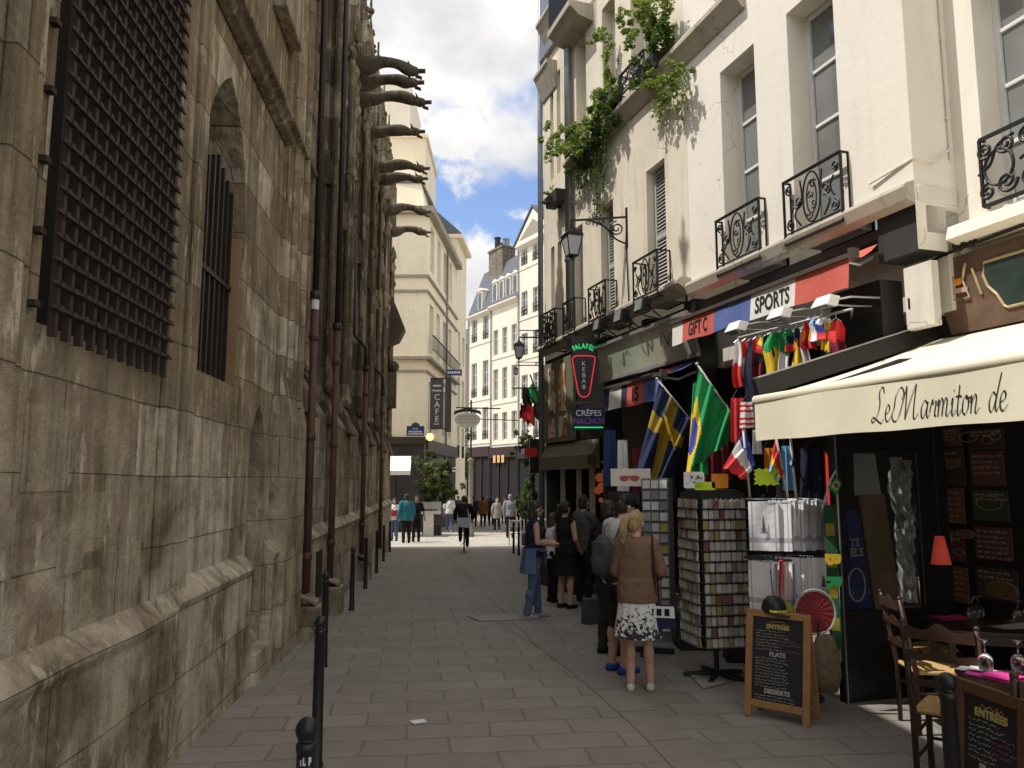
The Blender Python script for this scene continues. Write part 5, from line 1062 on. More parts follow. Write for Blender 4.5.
b = B(); b.prism([(-.02, -.021, -.24), (.02, -.021, -.24), (.004, -.021, -.15), (-.004, -.021, -.15)], (0, -.003, 0)); lastt = [o for o in COL.objects if o.name.startswith("tea_towel") and o.get("label", "").startswith("grey tea")][0]; b.build("tower_print", M_print, lastt)
# red folded cloth in the lower tier
o = tea_towel(-.06, -.2, 1.2, R(60), "single red wrapped tea towel in the lower tier between the two bundles", None); o.children[0].data = o.children[0].data.copy(); o.children[0].data.materials[0] = FM["red"]
# ------------------------------------------------------------------ caps, hats, scarf and straw bag on the right of the stand
p = at(774, 607, 6.5); o = empty("cap", p, R(20), "black cap with lime yellow front hanging above the menu board", "cap"); b = B(); b.lathe([(.1, -.04), (.1, 0), (.085, .05), (.05, .085), (0, .095)], seg=16); b.build("crown", M_blackp, o, smooth=True); b = B(); b.grid(lambda u, v: ((.104 - .02 * v) * math.sin(R(-58 + 116 * u)), -(.104 - .03 * v) * math.cos(R(-58 + 116 * u)), -.03 + .085 * v), 12, 6); b.build("front_panel", M_lime, o, smooth=True); b = B(); b.prism([(-.09, -.06, -.035), (.09, -.06, -.035), (.07, -.16, -.05), (0, -.19, -.055), (-.07, -.16, -.05)], (0, 0, .008)); b.build("visor", M_blackp, o); b = B(); b.tube([(0, 0, .09), (0, .03, .3)], .004, 5); b.build("cord", M_iron, o)
p = at(783, 612, 6.55); o = empty("cap", p, R(-10), "olive green cap behind the black and lime cap", "cap"); b = B(); b.lathe([(.11, -.06), (.11, -.02), (.09, .05), (.05, .09), (0, .1)], seg=16); b.build("crown", mat("olive cap cloth", (.22, .2, .03), .8), o, smooth=True); b = B(); b.prism([(-.09, -.06, -.055), (.09, -.06, -.055), (.06, -.17, -.07), (-.06, -.17, -.07)], (0, 0, .008)); b.build("visor", mat("olive cap cloth", (.22, .2, .03)), o)
p = at(815, 612, 6.5); o = empty("paper_fan", p, R(-8), "round red folded fan in clear plastic hanging right of the menu board", "fan"); b = B(); n_ = 36
b._add([(0, 0, 0)] + [(.145 * math.cos(2 * PI * i / n_), -.004 * (i % 2), .165 * math.sin(2 * PI * i / n_)) for i in range(n_)], [(0, i + 1, (i + 1) % n_ + 1) for i in range(n_)]); b.build("pleats", mat("red fan paper", (.2, .014, .02), .6), o)
b = B(); b.tube([(.16 * math.cos(2 * PI * i / 24), -.004, .18 * math.sin(2 * PI * i / 24)) for i in range(24)], .008, 5, closed=True); b.build("plastic_rim", mat("clear plastic rim", (.45, .4, .38), .25), o)
p = at(826, 660, 6.5); o = empty("straw_bag", p, R(10), "brown straw bag in plastic hanging below the red fan", "bag"); b = B(); b.lathe([(.0, -.26), (.09, -.25), (.13, -.12), (.115, .05), (.08, .18), (.05, .2)], seg=18, sy=.5); b.build("body", mat("brown straw", (.16, .12, .07), .8, 0, .4, 30, .006), o, smooth=True); b = B(); b.tube([(-.06, 0, .18), (-.05, 0, .3), (.05, 0, .3), (.06, 0, .18)], .01, 6); b.build("handle", M_brown, o)
p0 = at(829, 505, 6.6); sc_ = empty("football_scarf", p0, R(-15), "long green and yellow football scarf hanging beside the restaurant post", "scarf"); b = B(); kk = 6.6 / F
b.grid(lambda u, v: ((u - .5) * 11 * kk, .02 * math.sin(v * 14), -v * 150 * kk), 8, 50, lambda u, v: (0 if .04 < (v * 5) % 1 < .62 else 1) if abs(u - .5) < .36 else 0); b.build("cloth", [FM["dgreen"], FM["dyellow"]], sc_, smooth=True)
for i, ch in enumerate("BR"): text(ch, .11, T(0, -.035, -(52 + 22 * i) * kk) @ RY(PI / 2), FM["yellow"] if i == 0 else FM["green"], sc_, bold=.01)
p = at(834, 480, 6.65); o = empty("pennant", p, 0, "blue Brazilian pennant with yellow diamond above the football scarf", "pennant"); b = B(); b.tube([(-.1, 0, -.2), (-.03, 0, .0), (.02, 0, .08)], .008, 6); b.build("white_stick", M_white, o); b = B(); b.prism([(-.06, -.01, -.06), (.02, -.01, .03), (.06, -.01, -.03), (.01, -.01, -.13)], (0, -.004, 0)); b.build("diamond", FM["green"], o); b = B(); b.prism([(-.035, -.015, -.055), (.015, -.015, .0), (.04, -.015, -.035), (.008, -.015, -.095)], (0, -.004, 0)); b.build("emblem", FM["yellow"], o); b = B(); b.ball((.008, -.02, -.045), (.018, .004, .022), 10, 6); b.build("globe", FM["royal"], o)
# low dark boxes of stock in front of the shop back
for i, (x, y, w, h) in enumerate([(1.75, 10.2, .5, .5), (2.6, 8.6, .6, .7), (2.15, 9.3, .45, .4)]):
    o = empty("stock_crate", (x, y, gz(y)), R(-18 + 9 * i), ["dark stock crate beside the sunglasses rack's far side", "large dark stock crate behind the key ring carousel", "low dark stock crate between the two racks"][i], "crate", "stock crates in the shop"); b = B(); b.box(-w / 2, w / 2, -.2, -.18, 0, h); b.box(-w / 2, w / 2, .18, .2, 0, h); b.box(-w / 2, -w / 2 + .02, -.18, .18, 0, h); b.box(w / 2 - .02, w / 2, -.18, .18, 0, h); b.box(-w / 2, w / 2, -.18, .18, .01, .03); b.build("body", M_char, o); b = B()
    for q in range(7): b.box(-w / 2 + .04 + q * w / 8, -w / 2 + .04 + (q + .7) * w / 8, -.12, .12, h - .1, h + .04)
    b.build("stock", M_card, o)
# discarded cardboard and litter
M_cardb = mat("grey cardboard", (.3, .27, .23), .9, 0, .2, 6)
for i, (c, lab) in enumerate([([(690, 676), (715, 671), (727, 684), (703, 690)], "folded grey cardboard under the key ring carousel"), ([(468, 617), (527, 614), (531, 620), (480, 622)], "flat grey board lying by the denim clad woman's feet"), ([(409, 722), (424, 720), (427, 723), (414, 725)], "small white paper scrap on the paving")]):
    P = [ground(*q) for q in c]; o = empty("paper_scrap" if i == 2 else "cardboard", P[0], 0, lab, "litter"); b = B(); b.prism([q - P[0] + Vector((0, 0, .006)) for q in P], (0, 0, .012 if i < 2 else .004)); b.build("sheet", M_cardb if i < 2 else M_white, o)
# ------------------------------------------------------------------ restaurant front
M_awn = mat("cream awning canvas", (.80, .74, .56), .85, 0, .06, 2.5, .002); M_wood = mat("dark stained chair wood", (.045, .022, .013), .4, 0, .35, 9, .001); M_oak = mat("oak sign frame", (.36, .19, .075), .5, 0, .25, 9, .001); M_straw = mat("straw seat weave", (.55, .36, .14), .75, 0, .25, 40, .004)
M_board = mat("blackboard", (.022, .022, .026), .55, 0, .35, 4); M_chalk = mat("white chalk", (.42, .40, .37), .9, 0, .3, 30); M_chalkp = mat("pink chalk", (.40, .12, .17), .9, 0, .3, 30); M_chalky = mat("yellow chalk", (.5, .42, .14), .9, 0, .3, 30)
R0 = Frame(*(RF.w(0, SET, 0).xy), .3225, -1)          # same x as RF, y = 0 on the set back wall
sW, zW = R0.fp(940, 341); Pw = R0.w(sW, 0, 0)
OUT = 2.0
Lf = R0.fp(757.5, 402, -OUT); sF0 = Lf[0]; zF = (Lf[1] + R0.fp(1024, 357.5, -OUT)[1]) / 2; zVb = (R0.fp(757, 438.5, -OUT)[1] + R0.fp(1024, 421, -OUT)[1]) / 2
aw = R0.root("cream_awning", "cream restaurant awning with black script lettering on its valance", "awning"); sF1 = sF0 + 4.4
b = B(); b.grid(lambda u, v: (sF0 + (sF1 - sF0) * u, -OUT * v, zW + .02 + (zF - zW) * v - .035 * math.sin(PI * v) + .006 * math.sin(u * 40) * math.sin(PI * v)), 40, 10); b.build("canopy", M_awn, aw, smooth=True)
def valY(x, z): return -OUT - .035 - .009 * math.sin(x * 7) * (zF - z) / (zF - zVb) - .005 * math.sin(x * 3 + 2)
b = B(); b.grid(lambda u, v: (sF0 + (sF1 - sF0) * u, valY(sF0 + (sF1 - sF0) * u, zF - .01 + (zVb - zF) * v), zF - .01 + (zVb - zF) * v + .004 * math.sin(u * 31) * v), 160, 6); b.build("valance", M_awn, aw, smooth=True)
b = B(); b.tube([(sF0 - .02, -OUT, zF + .005), (sF1, -OUT, zF + .005)], .045, 12); b.build("front_roller", M_awn, aw, smooth=True)
for s in (sF0 + .3, sF0 + 2.6): b = B(); b.tube([(s, -.02, zW - .2), (s + .3, -OUT * .5, zW - .32), (s, -OUT + .05, zF - .03)], .025, 8); b.build("folding_arm", M_blackp, aw)
# script lettering
def GL(*st): return st
GLY = {'L': (1.25, [[(1.0, 1.75), (.85, 2.1), (.6, 2.05), (.5, 1.7), (.62, 1.1), (.5, .55), (.2, .12), (-.1, .02), (-.18, .2), (.05, .3), (.5, .08), (.9, -.08), (1.15, .18)]]), 'e': (.72, [[(.05, .42), (.42, .6), (.42, .92), (.2, .95), (.05, .5), (.18, .06), (.42, .02), (.7, .3)]]),
       'M': (2.05, [[(-.55, .75), (-.7, .3), (-.45, -.05), (-.05, .1), (.2, .8), (.55, 2.0)], [(.55, 2.0), (.6, .9), (.62, 0)], [(.62, 0), (1.0, 1.1), (1.45, 2.05)], [(1.45, 2.05), (1.38, .8), (1.42, .1), (1.6, .02), (1.85, .3)], [(-.55, .75), (-.45, 1.5), (0, 1.95), (.3, 1.6), (.15, 1.2)]]),
       'a': (.82, [[(.55, .8), (.3, 1.0), (.05, .6), (.1, .1), (.3, .05), (.55, .6), (.6, .95)], [(.6, .95), (.54, .3), (.64, 0), (.85, .25)]]), 'r': (.62, [[(-.02, .3), (.12, .85), (.2, 1.0), (.22, .75), (.5, .9), (.46, .5), (.44, .1), (.6, .08)]]),
       'm': (1.2, [[(0, .6), (.14, .97), (.12, 0)], [(.12, .45), (.35, 1), (.5, .8), (.46, 0)], [(.46, .45), (.7, 1), (.86, .8), (.8, .15), (.94, .02), (1.2, .3)]]), 'i': (.45, [[(0, .6), (.15, .97), (.1, .2), (.22, .0), (.45, .3)], [(.2, 1.3), (.235, 1.36), (.26, 1.42)]]),
       't': (.5, [[(.25, 1.65), (.13, .25), (.26, 0), (.5, .3)], [(-.06, 1.0), (.2, 1.03), (.46, 1.0)]]), 'o': (.68, [[(.34, 1), (.1, .75), (.08, .2), (.32, 0), (.55, .35), (.52, .85), (.34, 1), (.4, .85), (.72, .9)]]), 'n': (.85, [[(0, .6), (.14, .97), (.12, 0)], [(.12, .45), (.4, 1), (.54, .8), (.48, .15), (.6, .02), (.85, .3)]]),
       'd': (.85, [[(.55, .8), (.3, 1.0), (.05, .6), (.1, .1), (.3, .02), (.52, .5), (.85, 2.0), (.66, 1.1), (.55, .3), (.66, 0), (.85, .25)]]), ' ': (.75, [])}
sT0, sT1 = R0.fp(877, 415, -OUT)[0], R0.fp(1013, 405, -OUT)[0]; TXT = "Le Marmiton de"; tot = sum(GLY[c][0] for c in TXT); ux = (sT1 - sT0) / tot; uz = (zF - zVb) * .33; x = sT0; zb = zVb + (zF - zVb) * .16
for c in TXT:
    wd, st = GLY[c]
    if st:
        b = B()
        for i, s_ in enumerate(st): b.ribbon([(x + (px_ + .22 * pz_) * ux, zb + pz_ * uz) for px_, pz_ in catpts(s_, 7)], .0115, 0, nib=R(48))
        conform(b.build("script_letter", M_ink, aw), lambda x, z: valY(x, z) - .0035)
    x += wd * ux
# black side pelmet and post carrying the glazed side screen
sb = R0.root("side_beam", "black beam along the side of the cream awning under the hanging shirts", "beam"); a = at(752, 388, 5.95) ; a = R0.loc(a); e = Vector((sW - .02, -.02, zW + .1)); a = Vector((sF0 - .09, -OUT + .05, R0.fp(752, 388, -OUT)[1])); b = B(); b.bar(a, e, .06, .17); b.build("beam_board", M_blackp, sb); b = B(); b.bar(a + Vector((0, 0, .092)), e + Vector((0, 0, .092)), .09, .012); b.bar(a.lerp(e, .5) + Vector((-.037, 0, -.0)), a.lerp(e, .98) + Vector((-.037, 0, .0)), .012, .05); b.build("metal_edge", M_alu, sb)
gp = ground(847, 702); LP = R0.loc(gp); sP = LP.x; yP = LP.y; zg = gz(gp.y)
sc = R0.root("side_screen", "black framed glass screen with a wooden board and posters beside the restaurant tables", "screen")
ztop = R0.fp(1, 1)[1]; zt_ = 2.28; zlow = .62; w0 = yP; w1 = -.04
b = B(); b.box(sP - .04, sP + .04, w0 - .04, w0 + .05, zg - .05, zt_ + .1); b.box(sP - .03, sP + .03, w0 + .05, w1, zt_ - .28, zt_); b.box(sP - .03, sP + .03, w0 + .05, w1, zg - .05, zlow); b.box(sP - .03, sP + .03, w1 - .34, w1, zlow, zt_ - .28); b.build("frame", M_blackp, sc, bevel=.006)
b = B(); b.box(sP + .04, sP + .052, w0 - .03, w0 - .02, zg, zt_); b.build("edge_strip", M_alu, sc)
gA, gB = w0 + .06, w1 - .35; gw_ = gB - gA
M_bluep = mat("blue poster", (.035, .045, .14), .5, 0, .25, 5); M_cardw = mat("grey white board back", (.36, .36, .34), .7, 0, .15, 5); M_plank = mat("brown wooden board", (.22, .15, .075), .55, 0, .3, 4)
def on(sy, z, off): return (sP + off, gA + gw_ * sy, zlow + (zt_ - .28 - zlow) * z)
b = B(); b.poly([on(0, .0, -.01), on(0, .62, -.01), on(.22, .62, -.01), on(.36, 0, -.01)]); b.build("blue_poster", M_bluep, sc)
b = B(); b.prism([on(.16, .72, .002), on(.18, .99, .002), on(.46, .99, .002), on(.52, .72, .002)], (.006, 0, 0)); b.build("white_panel", M_cardw, sc)
b = B(); b.prism([on(.34, .0, .012), on(.2, .72, .012), on(.54, .73, .012), on(.68, 0, .012)], (.012, 0, 0)); b.build("wooden_board", M_plank, sc)
MS = Matrix(((0, 0, 0, 0),) * 4); 
def screen_text(t, sy, z, h): q = on(sy, z, .031); text(t, h, T(q[0] - .0, q[1], q[2]) @ RZ(PI / 2), M_chalk, sc, bold=.004)
screen_text("TS", .1, .42, .07); screen_text("ELS", .12, .36, .07)
b = B(); q = on(.1, .16, .03); b.M = T(*q); b.tube([(0, .09 * math.cos(t), .14 * math.sin(t)) for t in [2 * PI * i / 20 for i in range(20)]], .008, 5, closed=True); b.build("drawn_ring", M_chalk, sc)
M_gl = clearglass("clear drinking glass"); b = B(); b.box(sP + .033, sP + .037, gA, gB, zlow, zt_ - .28); b.build("glass_pane", M_gl, sc)
M_reflect = mat("bundle of pale plastic", (.34, .33, .3), .25, 0, .9, 11)
for q, (ya, yb, z0_, z1_) in enumerate([(.66, .8, .5, .97), (.78, .97, .55, .95), (.72, .86, .03, .5), (.84, .98, .02, .6)]):
    b = B(); b.grid(lambda u, v: on(ya + (yb - ya) * u + .02 * math.sin(v * 9 + q * 2) + .02 * (v - .5) * (u - .5), z0_ + (z1_ - z0_) * v, -.012 * q + .02 * math.sin(u * 13 + v * 7 + q) + .012 * math.sin(v * 31 + u * 9)), 12, 30); b.build("plastic_cover", M_reflect, sc, smooth=True)
# front wall with painted menu panels
fw = R0.root("menu_wall", "dark restaurant front wall covered with chalk drawn menu panels", "menu wall")
b = B(); b.box(sC - .38, sE, -.02, .3, -.6, zW + .35); b.build("board", M_blackp, fw)
M_pan = [mat("menu panel brown", (.17, .09, .05), .6, 0, .35, 3), mat("menu panel dark", (.075, .05, .04), .6, 0, .35, 3), mat("menu panel plum", (.13, .055, .06), .6, 0, .35, 3), mat("menu panel green", (.06, .08, .055), .6, 0, .35, 3)]
def pr(px, py, off=-.025): return R0.fp(px, py, off)
rnd = random.Random(11)
for i, (x0, y0, x1, y1, mi) in enumerate([(925, 430, 962, 446, 0), (926, 449, 966, 486, 1), (930, 488, 966, 524, 0), (932, 528, 966, 562, 2), (934, 564, 970, 604, 0), (968, 430, 1005, 449, 1), (970, 452, 1006, 486, 2), (972, 490, 1010, 522, 3), (974, 526, 1014, 562, 2), (976, 566, 1020, 604, 1)]):
    a, z1 = pr(x0, y0); c, z0 = pr(x1, y1); b = B(); b.box(a, c, -.032, -.021, z0, z1); pnl = b.build("menu_panel", M_pan[mi], fw)
    b = B(); w = c - a
    for k in range(4 + i % 3):
        zz = z1 - (z1 - z0) * (.15 + .16 * k); xx = a + w * .08
        while xx < c - w * .15:
            l = rnd.uniform(.02, .06); b.box(xx, min(xx + l, c - .01), -.0345, -.0325, zz - .006, zz + .006 + rnd.uniform(0, .008)); xx += l + .018
        if k == 1 and i % 2: break
    b.build("chalk_writing", mat("dim chalk", (.3, .24, .2), .9), pnl)
for i, (px, py, rx, ry, kind) in enumerate([(969, 437, 9, 5, 0), (988, 440, 5, 4, 1), (996, 436, 5, 4, 1), (940, 462, 8, 6, 2), (952, 464, 9, 4, 3), (990, 503, 12, 7, 1), (941, 538, 11, 7, 3), (967, 534, 8, 4, 3), (960, 552, 5, 3, 1), (1003, 590, 14, 8, 3)]):
    s, z = pr(px, py); kk = (R0.w(s, 0, 0).y) / F; b = B(); P = [(s + rx * kk * 1.2 * math.cos(t), -.036, z + ry * kk * math.sin(t)) for t in [2 * PI * j / 18 for j in range(18)]]
    if kind in (2, 3): b.prism(P, (0, -.004, 0)); b.build("painted_dish", [M_pan[3], mat("painted dish tan", (.17, .1, .045), .7)][kind == 3], fw)
    b = B(); b.tube(P, .005, 4, closed=True); b.build("chalk_dish", mat("dim chalk", (.2, .16, .12)), fw)
# carved brown sign with framed green panel
sg = R0.root("restaurant_sign", "carved brown wooden restaurant sign with arched green panel and painted emblem", "shop sign")
q0 = pr(941, 270, -.12); zS0 = pr(985, 322, -.12)[1]; zS1 = pr(985, 252, -.12)[1]; sS0 = pr(938, 290, -.12)[0]
M_sign = mat("brown sign board", (.13, .08, .055), .5, 0, .35, 4, .002); M_gold = mat("old gold trim", (.42, .32, .17), .5, .1, .25, 9); M_green = mat("bottle green panel", (.03, .045, .038), .35, 0, .3, 3)
b = B(); b.prism([(sS0 + .1, -.1, zS0 - .05), (sS0 - .12, -.1, zS1 + .05), (sE, -.1, zS1 + .05), (sE, -.1, zS0 - .05)], (0, .09, 0)); b.build("board", M_sign, sg)
c0 = pr(984, 270, -.12)[0]; zc_ = (zS0 + zS1) / 2; hh = (zS1 - zS0) * .36
O = [(c0 + .0, zc_ + hh), (c0 - .02, zc_ + hh * .5), (c0 + .02, zc_), (c0 + .1, zc_ - hh * .4), (c0 + .16, zc_ - hh * .9), (c0 + .19, zc_ - hh), (c0 + 1.9, zc_ - hh), (c0 + 1.9, zc_ + hh)]
b = B(); b.prism([(x, -.104, z) for x, z in O], (0, -.006, 0)); b.build("green_panel", M_green, sg); b = B(); b.tube([(x, -.112, z) for x, z in O], .014, 6, closed=True); b.build("gold_trim", M_gold, sg)
text("L", hh * 1.1, T(c0 + .55, -.116, zc_), M_gold, sg, bold=.01)
ec = pr(957, 285, -.12); b = B(); b.tube([(ec[0] - .1, -.115, ec[1] + .2), (ec[0] - .02, -.12, ec[1] + .02), (ec[0] - .06, -.12, ec[1] - .13), (ec[0] + .12, -.12, ec[1] - .14), (ec[0] + .06, -.12, ec[1] + .03), (ec[0] + .1, -.115, ec[1] + .18)], .012, 6); b.build("cauldron_outline", M_gold, sg)
b = B(); b.ball((ec[0] + .0, -.11, ec[1] + .03), (.06, .02, .035), 10, 6); b.build("orange_patch", FM["orange"], sg); b = B(); b.bar((ec[0] - .06, -.115, ec[1] - .05), (ec[0] + .1, -.115, ec[1] - .06), .012, .045); b.build("pink_band", mat("pale pink paint", (.55, .35, .32), .6), sg); b = B(); b.bar((ec[0] + .16, -.115, ec[1] + .12), (ec[0] + .24, -.115, ec[1] - .14), .012, .02); b.build("spoon", M_gold, sg)
rz_ = random.Random(4); b = B()
for q in range(10): t = q / 9; b.ball((sS0 - .06 + .5 * t + rz_.uniform(-.03, .03), -.14, zS1 + .08 + .06 * t + rz_.uniform(-.03, .03)), rz_.uniform(.02, .04), 7, 5)
b.tube([(sS0 - .1, -.14, zS1 + .06), (sS0 + .2, -.15, zS1 + .09), (sS0 + 1.4, -.15, zS1 + .13)], .015, 6); b.build("cable_bundle", M_iron, sg)
# pale meter box and dark stripe left of the sign
mb = empty("meter_box", RF.w(*[(q_[0], .12, q_[1]) for q_ in [RF.fp(921, 296, .12)]][0]), RF.rz, "pale flat meter box on the pier left of the carved sign", "meter box"); b = B(); b.box(-.16, .16, -.03, .06, -.3, .3); b.build("lid", M_shadew, mb, bevel=.01); b = B(); b.box(-.12, -.1, -.036, -.0305, -.1, .0); b.build("latch", M_iron, mb)
dx = RF.root("shutter_box", "black roller shutter box behind the hanging garments", "shutter box"); a0, z1 = RF.fp(850, 322, -.05); b = B(); b.box(RF.fs(840, -.05), RF.fs(893, -.05), -.06, .2, RF.fp(860, 362, -.05)[1], RF.fp(866, 284, -.05)[1]); b.build("box", M_blackp, dx); b = B(); b.tube([(RF.fs(850), -.12, z1 - .1), (RF.fs(880), -.13, z1 + .03), (sC - .4, -.12, z1 + .02)], .01, 5); b.build("cable", M_iron, dx)
# red lamp shade
p = at(940, 545, 6.3); o = empty("table_lamp", p, 0, "red cone lamp shade hanging in front of the menu wall", "lamp"); b = B(); b.lathe([(.035, .07), (.075, -.15)], seg=20); b.build("lamp_shade", mat("red lamp shade", (.75, .09, .06), .7, emit=(1, .12, .08), es=.12), o, smooth=True); b = B(); b.tube([(0, 0, .07), (0, 0, 1.3)], .005, 5); b.build("cord", M_iron, o)
# ------------------------------------------------------------------ ladder back chairs, tables, glasses
def chair_proto():
    o = empty("ladderback_chair"); W_, D = .38, .38
    b = B(); b.box(-W_ / 2, W_ / 2, -D / 2, D / 2, .43, .46); b.build("seat", M_straw, o, bevel=.012)
    for sx in (-1, 1):
        b = B(); b.bar((sx * W_ / 2, D / 2, 0), (sx * W_ / 2, D / 2, .46), .036, .036); b.build("leg", M_wood, o, bevel=.006)
        b = B(); b.tube([(sx * W_ / 2, -D / 2, 0), (sx * W_ / 2, -D / 2 - .0, .45), (sx * (W_ / 2 + .01), -D / 2 - .09, .98)], [.018, .021, .018], 8); b.ball((sx * (W_ / 2 + .01), -D / 2 - .09, .985), .02, 8, 6); b.build("back_post", M_wood, o, smooth=True)
    for z, h in ((.62, .06), (.78, .06), (.91, .085)):
        y = -D / 2 - .03 - .09 * (z - .5) / .5; b = B(); n = 16; P = []
        for i in range(n + 1): u = i / n; P.append((-W_ / 2 + W_ * u, z + h * (.5 + .28 * math.cos(4 * PI * (u - .5)) * (1 - abs(u - .5)) + .2 * math.sin(PI * u))))
        b.prism([(x, y - .008, zz) for x, zz in P] + [(W_ / 2, y - .008, z - h * .2), (-W_ / 2, y - .008, z - h * .2)], (0, .016, 0)); b.build("back_slat", M_wood, o)
    b = B()
    for z in (.16, .3): 
        for sx in (-1, 1): b.tube([(sx * W_ / 2, -D / 2, z), (sx * W_ / 2, D / 2, z)], .011, 6)
        b.tube([(-W_ / 2, D / 2, z + .03), (W_ / 2, D / 2, z + .03)], .011, 6)
    b.build("stretchers", M_wood, o); return o
cp = None
for i, (x, y, a, lab) in enumerate([(3.22, 6.12, -97, "dark ladder back chair with its back to the street, by the glass screen"), (2.74, 4.98, -40, "dark ladder back chair seen from behind in front of the laid tables"), (2.43, 3.68, -14, "nearest dark chair at the right edge, behind the small chalkboard"), (3.85, 5.3, 60, "dark chair on the far side of the pink napkin table"), (3.6, 6.95, 190, "dark chair half hidden between the screen and the far table")]):
    if cp is None: cp = chair_proto(); o = cp
    else: o = copy_tree(cp)
    o.location = (x, y, gz(y)); o.rotation_euler = (0, 0, R(a)); tag(o, lab, "chair", "restaurant chairs")
tp = None; TB = [(3.78, 6.25, -17, "dark wooden table with place settings nearest the menu wall"), (2.88, 4.25, -17, "dark wooden table with bright pink napkins at the right edge"), (4.3, 4.9, -17, "dark wooden table deeper under the awning at the right edge")]
for i, (x, y, a, lab) in enumerate(TB):
    if tp is None:
        tp = empty("table"); b = B(); b.box(-.4, .4, -.35, .35, .71, .745); b.build("table_top", M_wood, tp, bevel=.008)
        for sx in (-1, 1):
            for sy in (-1, 1): b = B(); b.bar((sx * .36, sy * .31, 0), (sx * .36, sy * .31, .71), .045, .045); b.build("leg", M_wood, tp)
        b = B(); b.box(-.38, .38, -.325, -.305, .64, .71); b.box(-.38, .38, .305, .325, .64, .71); b.build("apron", M_wood, tp); o = tp
    else: o = copy_tree(tp)
    o.location = (x, y, gz(y)); o.rotation_euler = (0, 0, R(a)); tag(o, lab, "table", "restaurant tables")
M_pink = mat("magenta paper napkin", (.72, .05, .30), .8, 0, .08, 12); M_pap = mat("white paper napkin", (.75, .73, .7), .8, 0, .06, 12)
def tabpt(i, u, v, h=.0): x, y, a, _ = TB[i]; q = RZ(R(a)) @ Vector((u, v, 0)); return Vector((x + q.x, y + q.y, gz(y) + .747 + h))
for k, (i, u, v, w, d, m, rz, lab) in enumerate([(1, -.2, .12, .2, .34, M_pink, 30, "bright pink napkin under the upturned glasses on the near table"), (1, .12, .0, .3, .3, M_pink, 10, "wide magenta paper placemat on the right of the near table"), (1, -.3, .26, .16, .22, M_pap, 40, "white folded napkin at the corner of the near table"), (0, -.25, .2, .26, .2, M_pink, 5, "magenta napkin on the left of the table by the menu wall"), (0, .1, -.1, .26, .16, M_pap, 12, "pale napkin on the front of the table by the menu wall"), (0, .28, .18, .2, .16, M_pap, 0, "pale napkin on the right of the table by the menu wall")]):
    o = empty("napkin", tabpt(i, u, v), R(rz), lab, "napkin", "paper napkins on the tables"); b = B(); b.grid(lambda a_, c_: ((a_ - .5) * w, (c_ - .5) * d, .004 + .006 * math.sin(a_ * 5 + k) * c_), 6, 6); b.grid(lambda a_, c_: ((a_ - .5) * w * .96, (c_ - .5) * d * .5, .016 + .006 * math.sin(a_ * 4 + k)), 6, 4); b.build("fold", m, o)
gp_ = None
for k, (i, u, v, lab) in enumerate([(1, -.27, .2, "left upturned wine glass on the pink napkins of the near table"), (1, -.1, .22, "right upturned wine glass on the pink napkins of the near table"), (0, -.1, .12, "leftmost wine glass on the table by the menu wall"), (0, -.04, .2, "second wine glass from the left on the table by the menu wall"), (0, .2, .05, "third wine glass from the left on the table by the menu wall"), (0, .27, .1, "rightmost wine glass on the table by the menu wall")]):
    if gp_ is None:
        gp_ = empty("wine_glass"); b = B(); b.lathe([(.034, .0), (.04, .03), (.038, .065), (.022, .088), (.006, .095), (.005, .15), (.012, .158), (.034, .162), (.034, .165), (0, .167)], seg=24); b.build("goblet", M_gl, gp_, smooth=True); o = gp_
    else: o = copy_tree(gp_)
    o.location = tabpt(i, u, v, .022); tag(o, lab, "wine glass", "upturned wine glasses")
# ------------------------------------------------------------------ chalk menu boards
def menu_board(name, label, c, rz, W_, H, tilt, frame_m, headed):
    o = empty(name, c, rz, label, "menu board"); M = RX(-tilt); t = .055
    b = B(M); b.box(-W_ / 2, -W_ / 2 + t, -.015, .02, 0, H); b.box(W_ / 2 - t, W_ / 2, -.015, .02, 0, H); b.box(-W_ / 2 + t, W_ / 2 - t, -.015, .02, H - t, H); b.box(-W_ / 2 + t, W_ / 2 - t, -.015, .02, .08, .08 + t); b.build("frame", frame_m, o, bevel=.005)
    b = B(M); b.box(-W_ / 2 + t, W_ / 2 - t, .0, .012, .08 + t, H - t); pn = b.build("blackboard", M_board, o)
    b = B(T(0, 2 * math.sin(tilt) * H * .98, 0) @ RX(tilt)); 
    for sx in (-1, 1): b.box(sx * (W_ / 2 - .03) - .025, sx * (W_ / 2 - .03) + .025, -.015, .015, 0, H * .97)
    b.box(-W_ / 2 + .06, W_ / 2 - .06, -.01, .01, H * .3, H * .36); b.build("back_leg", frame_m, o)
    rnd = random.Random(int(W_ * 1000)); L0, L1 = -W_ / 2 + t + .025, W_ / 2 - t - .02; z = H - t - .035
    bw = B(M); bw.ribbon([(-.06 + .012 * i, z + rnd.uniform(-.012, .012)) for i in range(12)], .006, -.0015); bw.build("chalk_line", mat('orange chalk', (.5, .2, .06), .9, 0, .3, 30), pn); z -= .034
    for hd, nl in headed:
        text(hd, .034, M @ T(0, -.002, z), M_chalk if hd != "ENTRÉES" else M_chalky, pn, bold=.002); z -= .036
        for k in range(nl):
            x = L0; end = L0 + (L1 - L0) * rnd.uniform(.55, .99); bw = B(M); bp_ = B(M); sw_ = L0 + (L1 - L0) * rnd.uniform(.35, .8)
            while x < end:
                l = rnd.uniform(.012, .05); bb = bp_ if (x > sw_ and hd == headed[0][0]) else bw; n = max(int(l / .007), 2)
                bb.ribbon([(x + l * i / n, z + rnd.uniform(-.006, .006)) for i in range(n + 1)], .0038, -.0015); x += l + .009
            if bw.v: bw.build("chalk_line", M_chalk, pn)
            if bp_.v: bp_.build("chalk_line", M_chalkp, pn)
            z -= .0235
        z -= .012
    return o
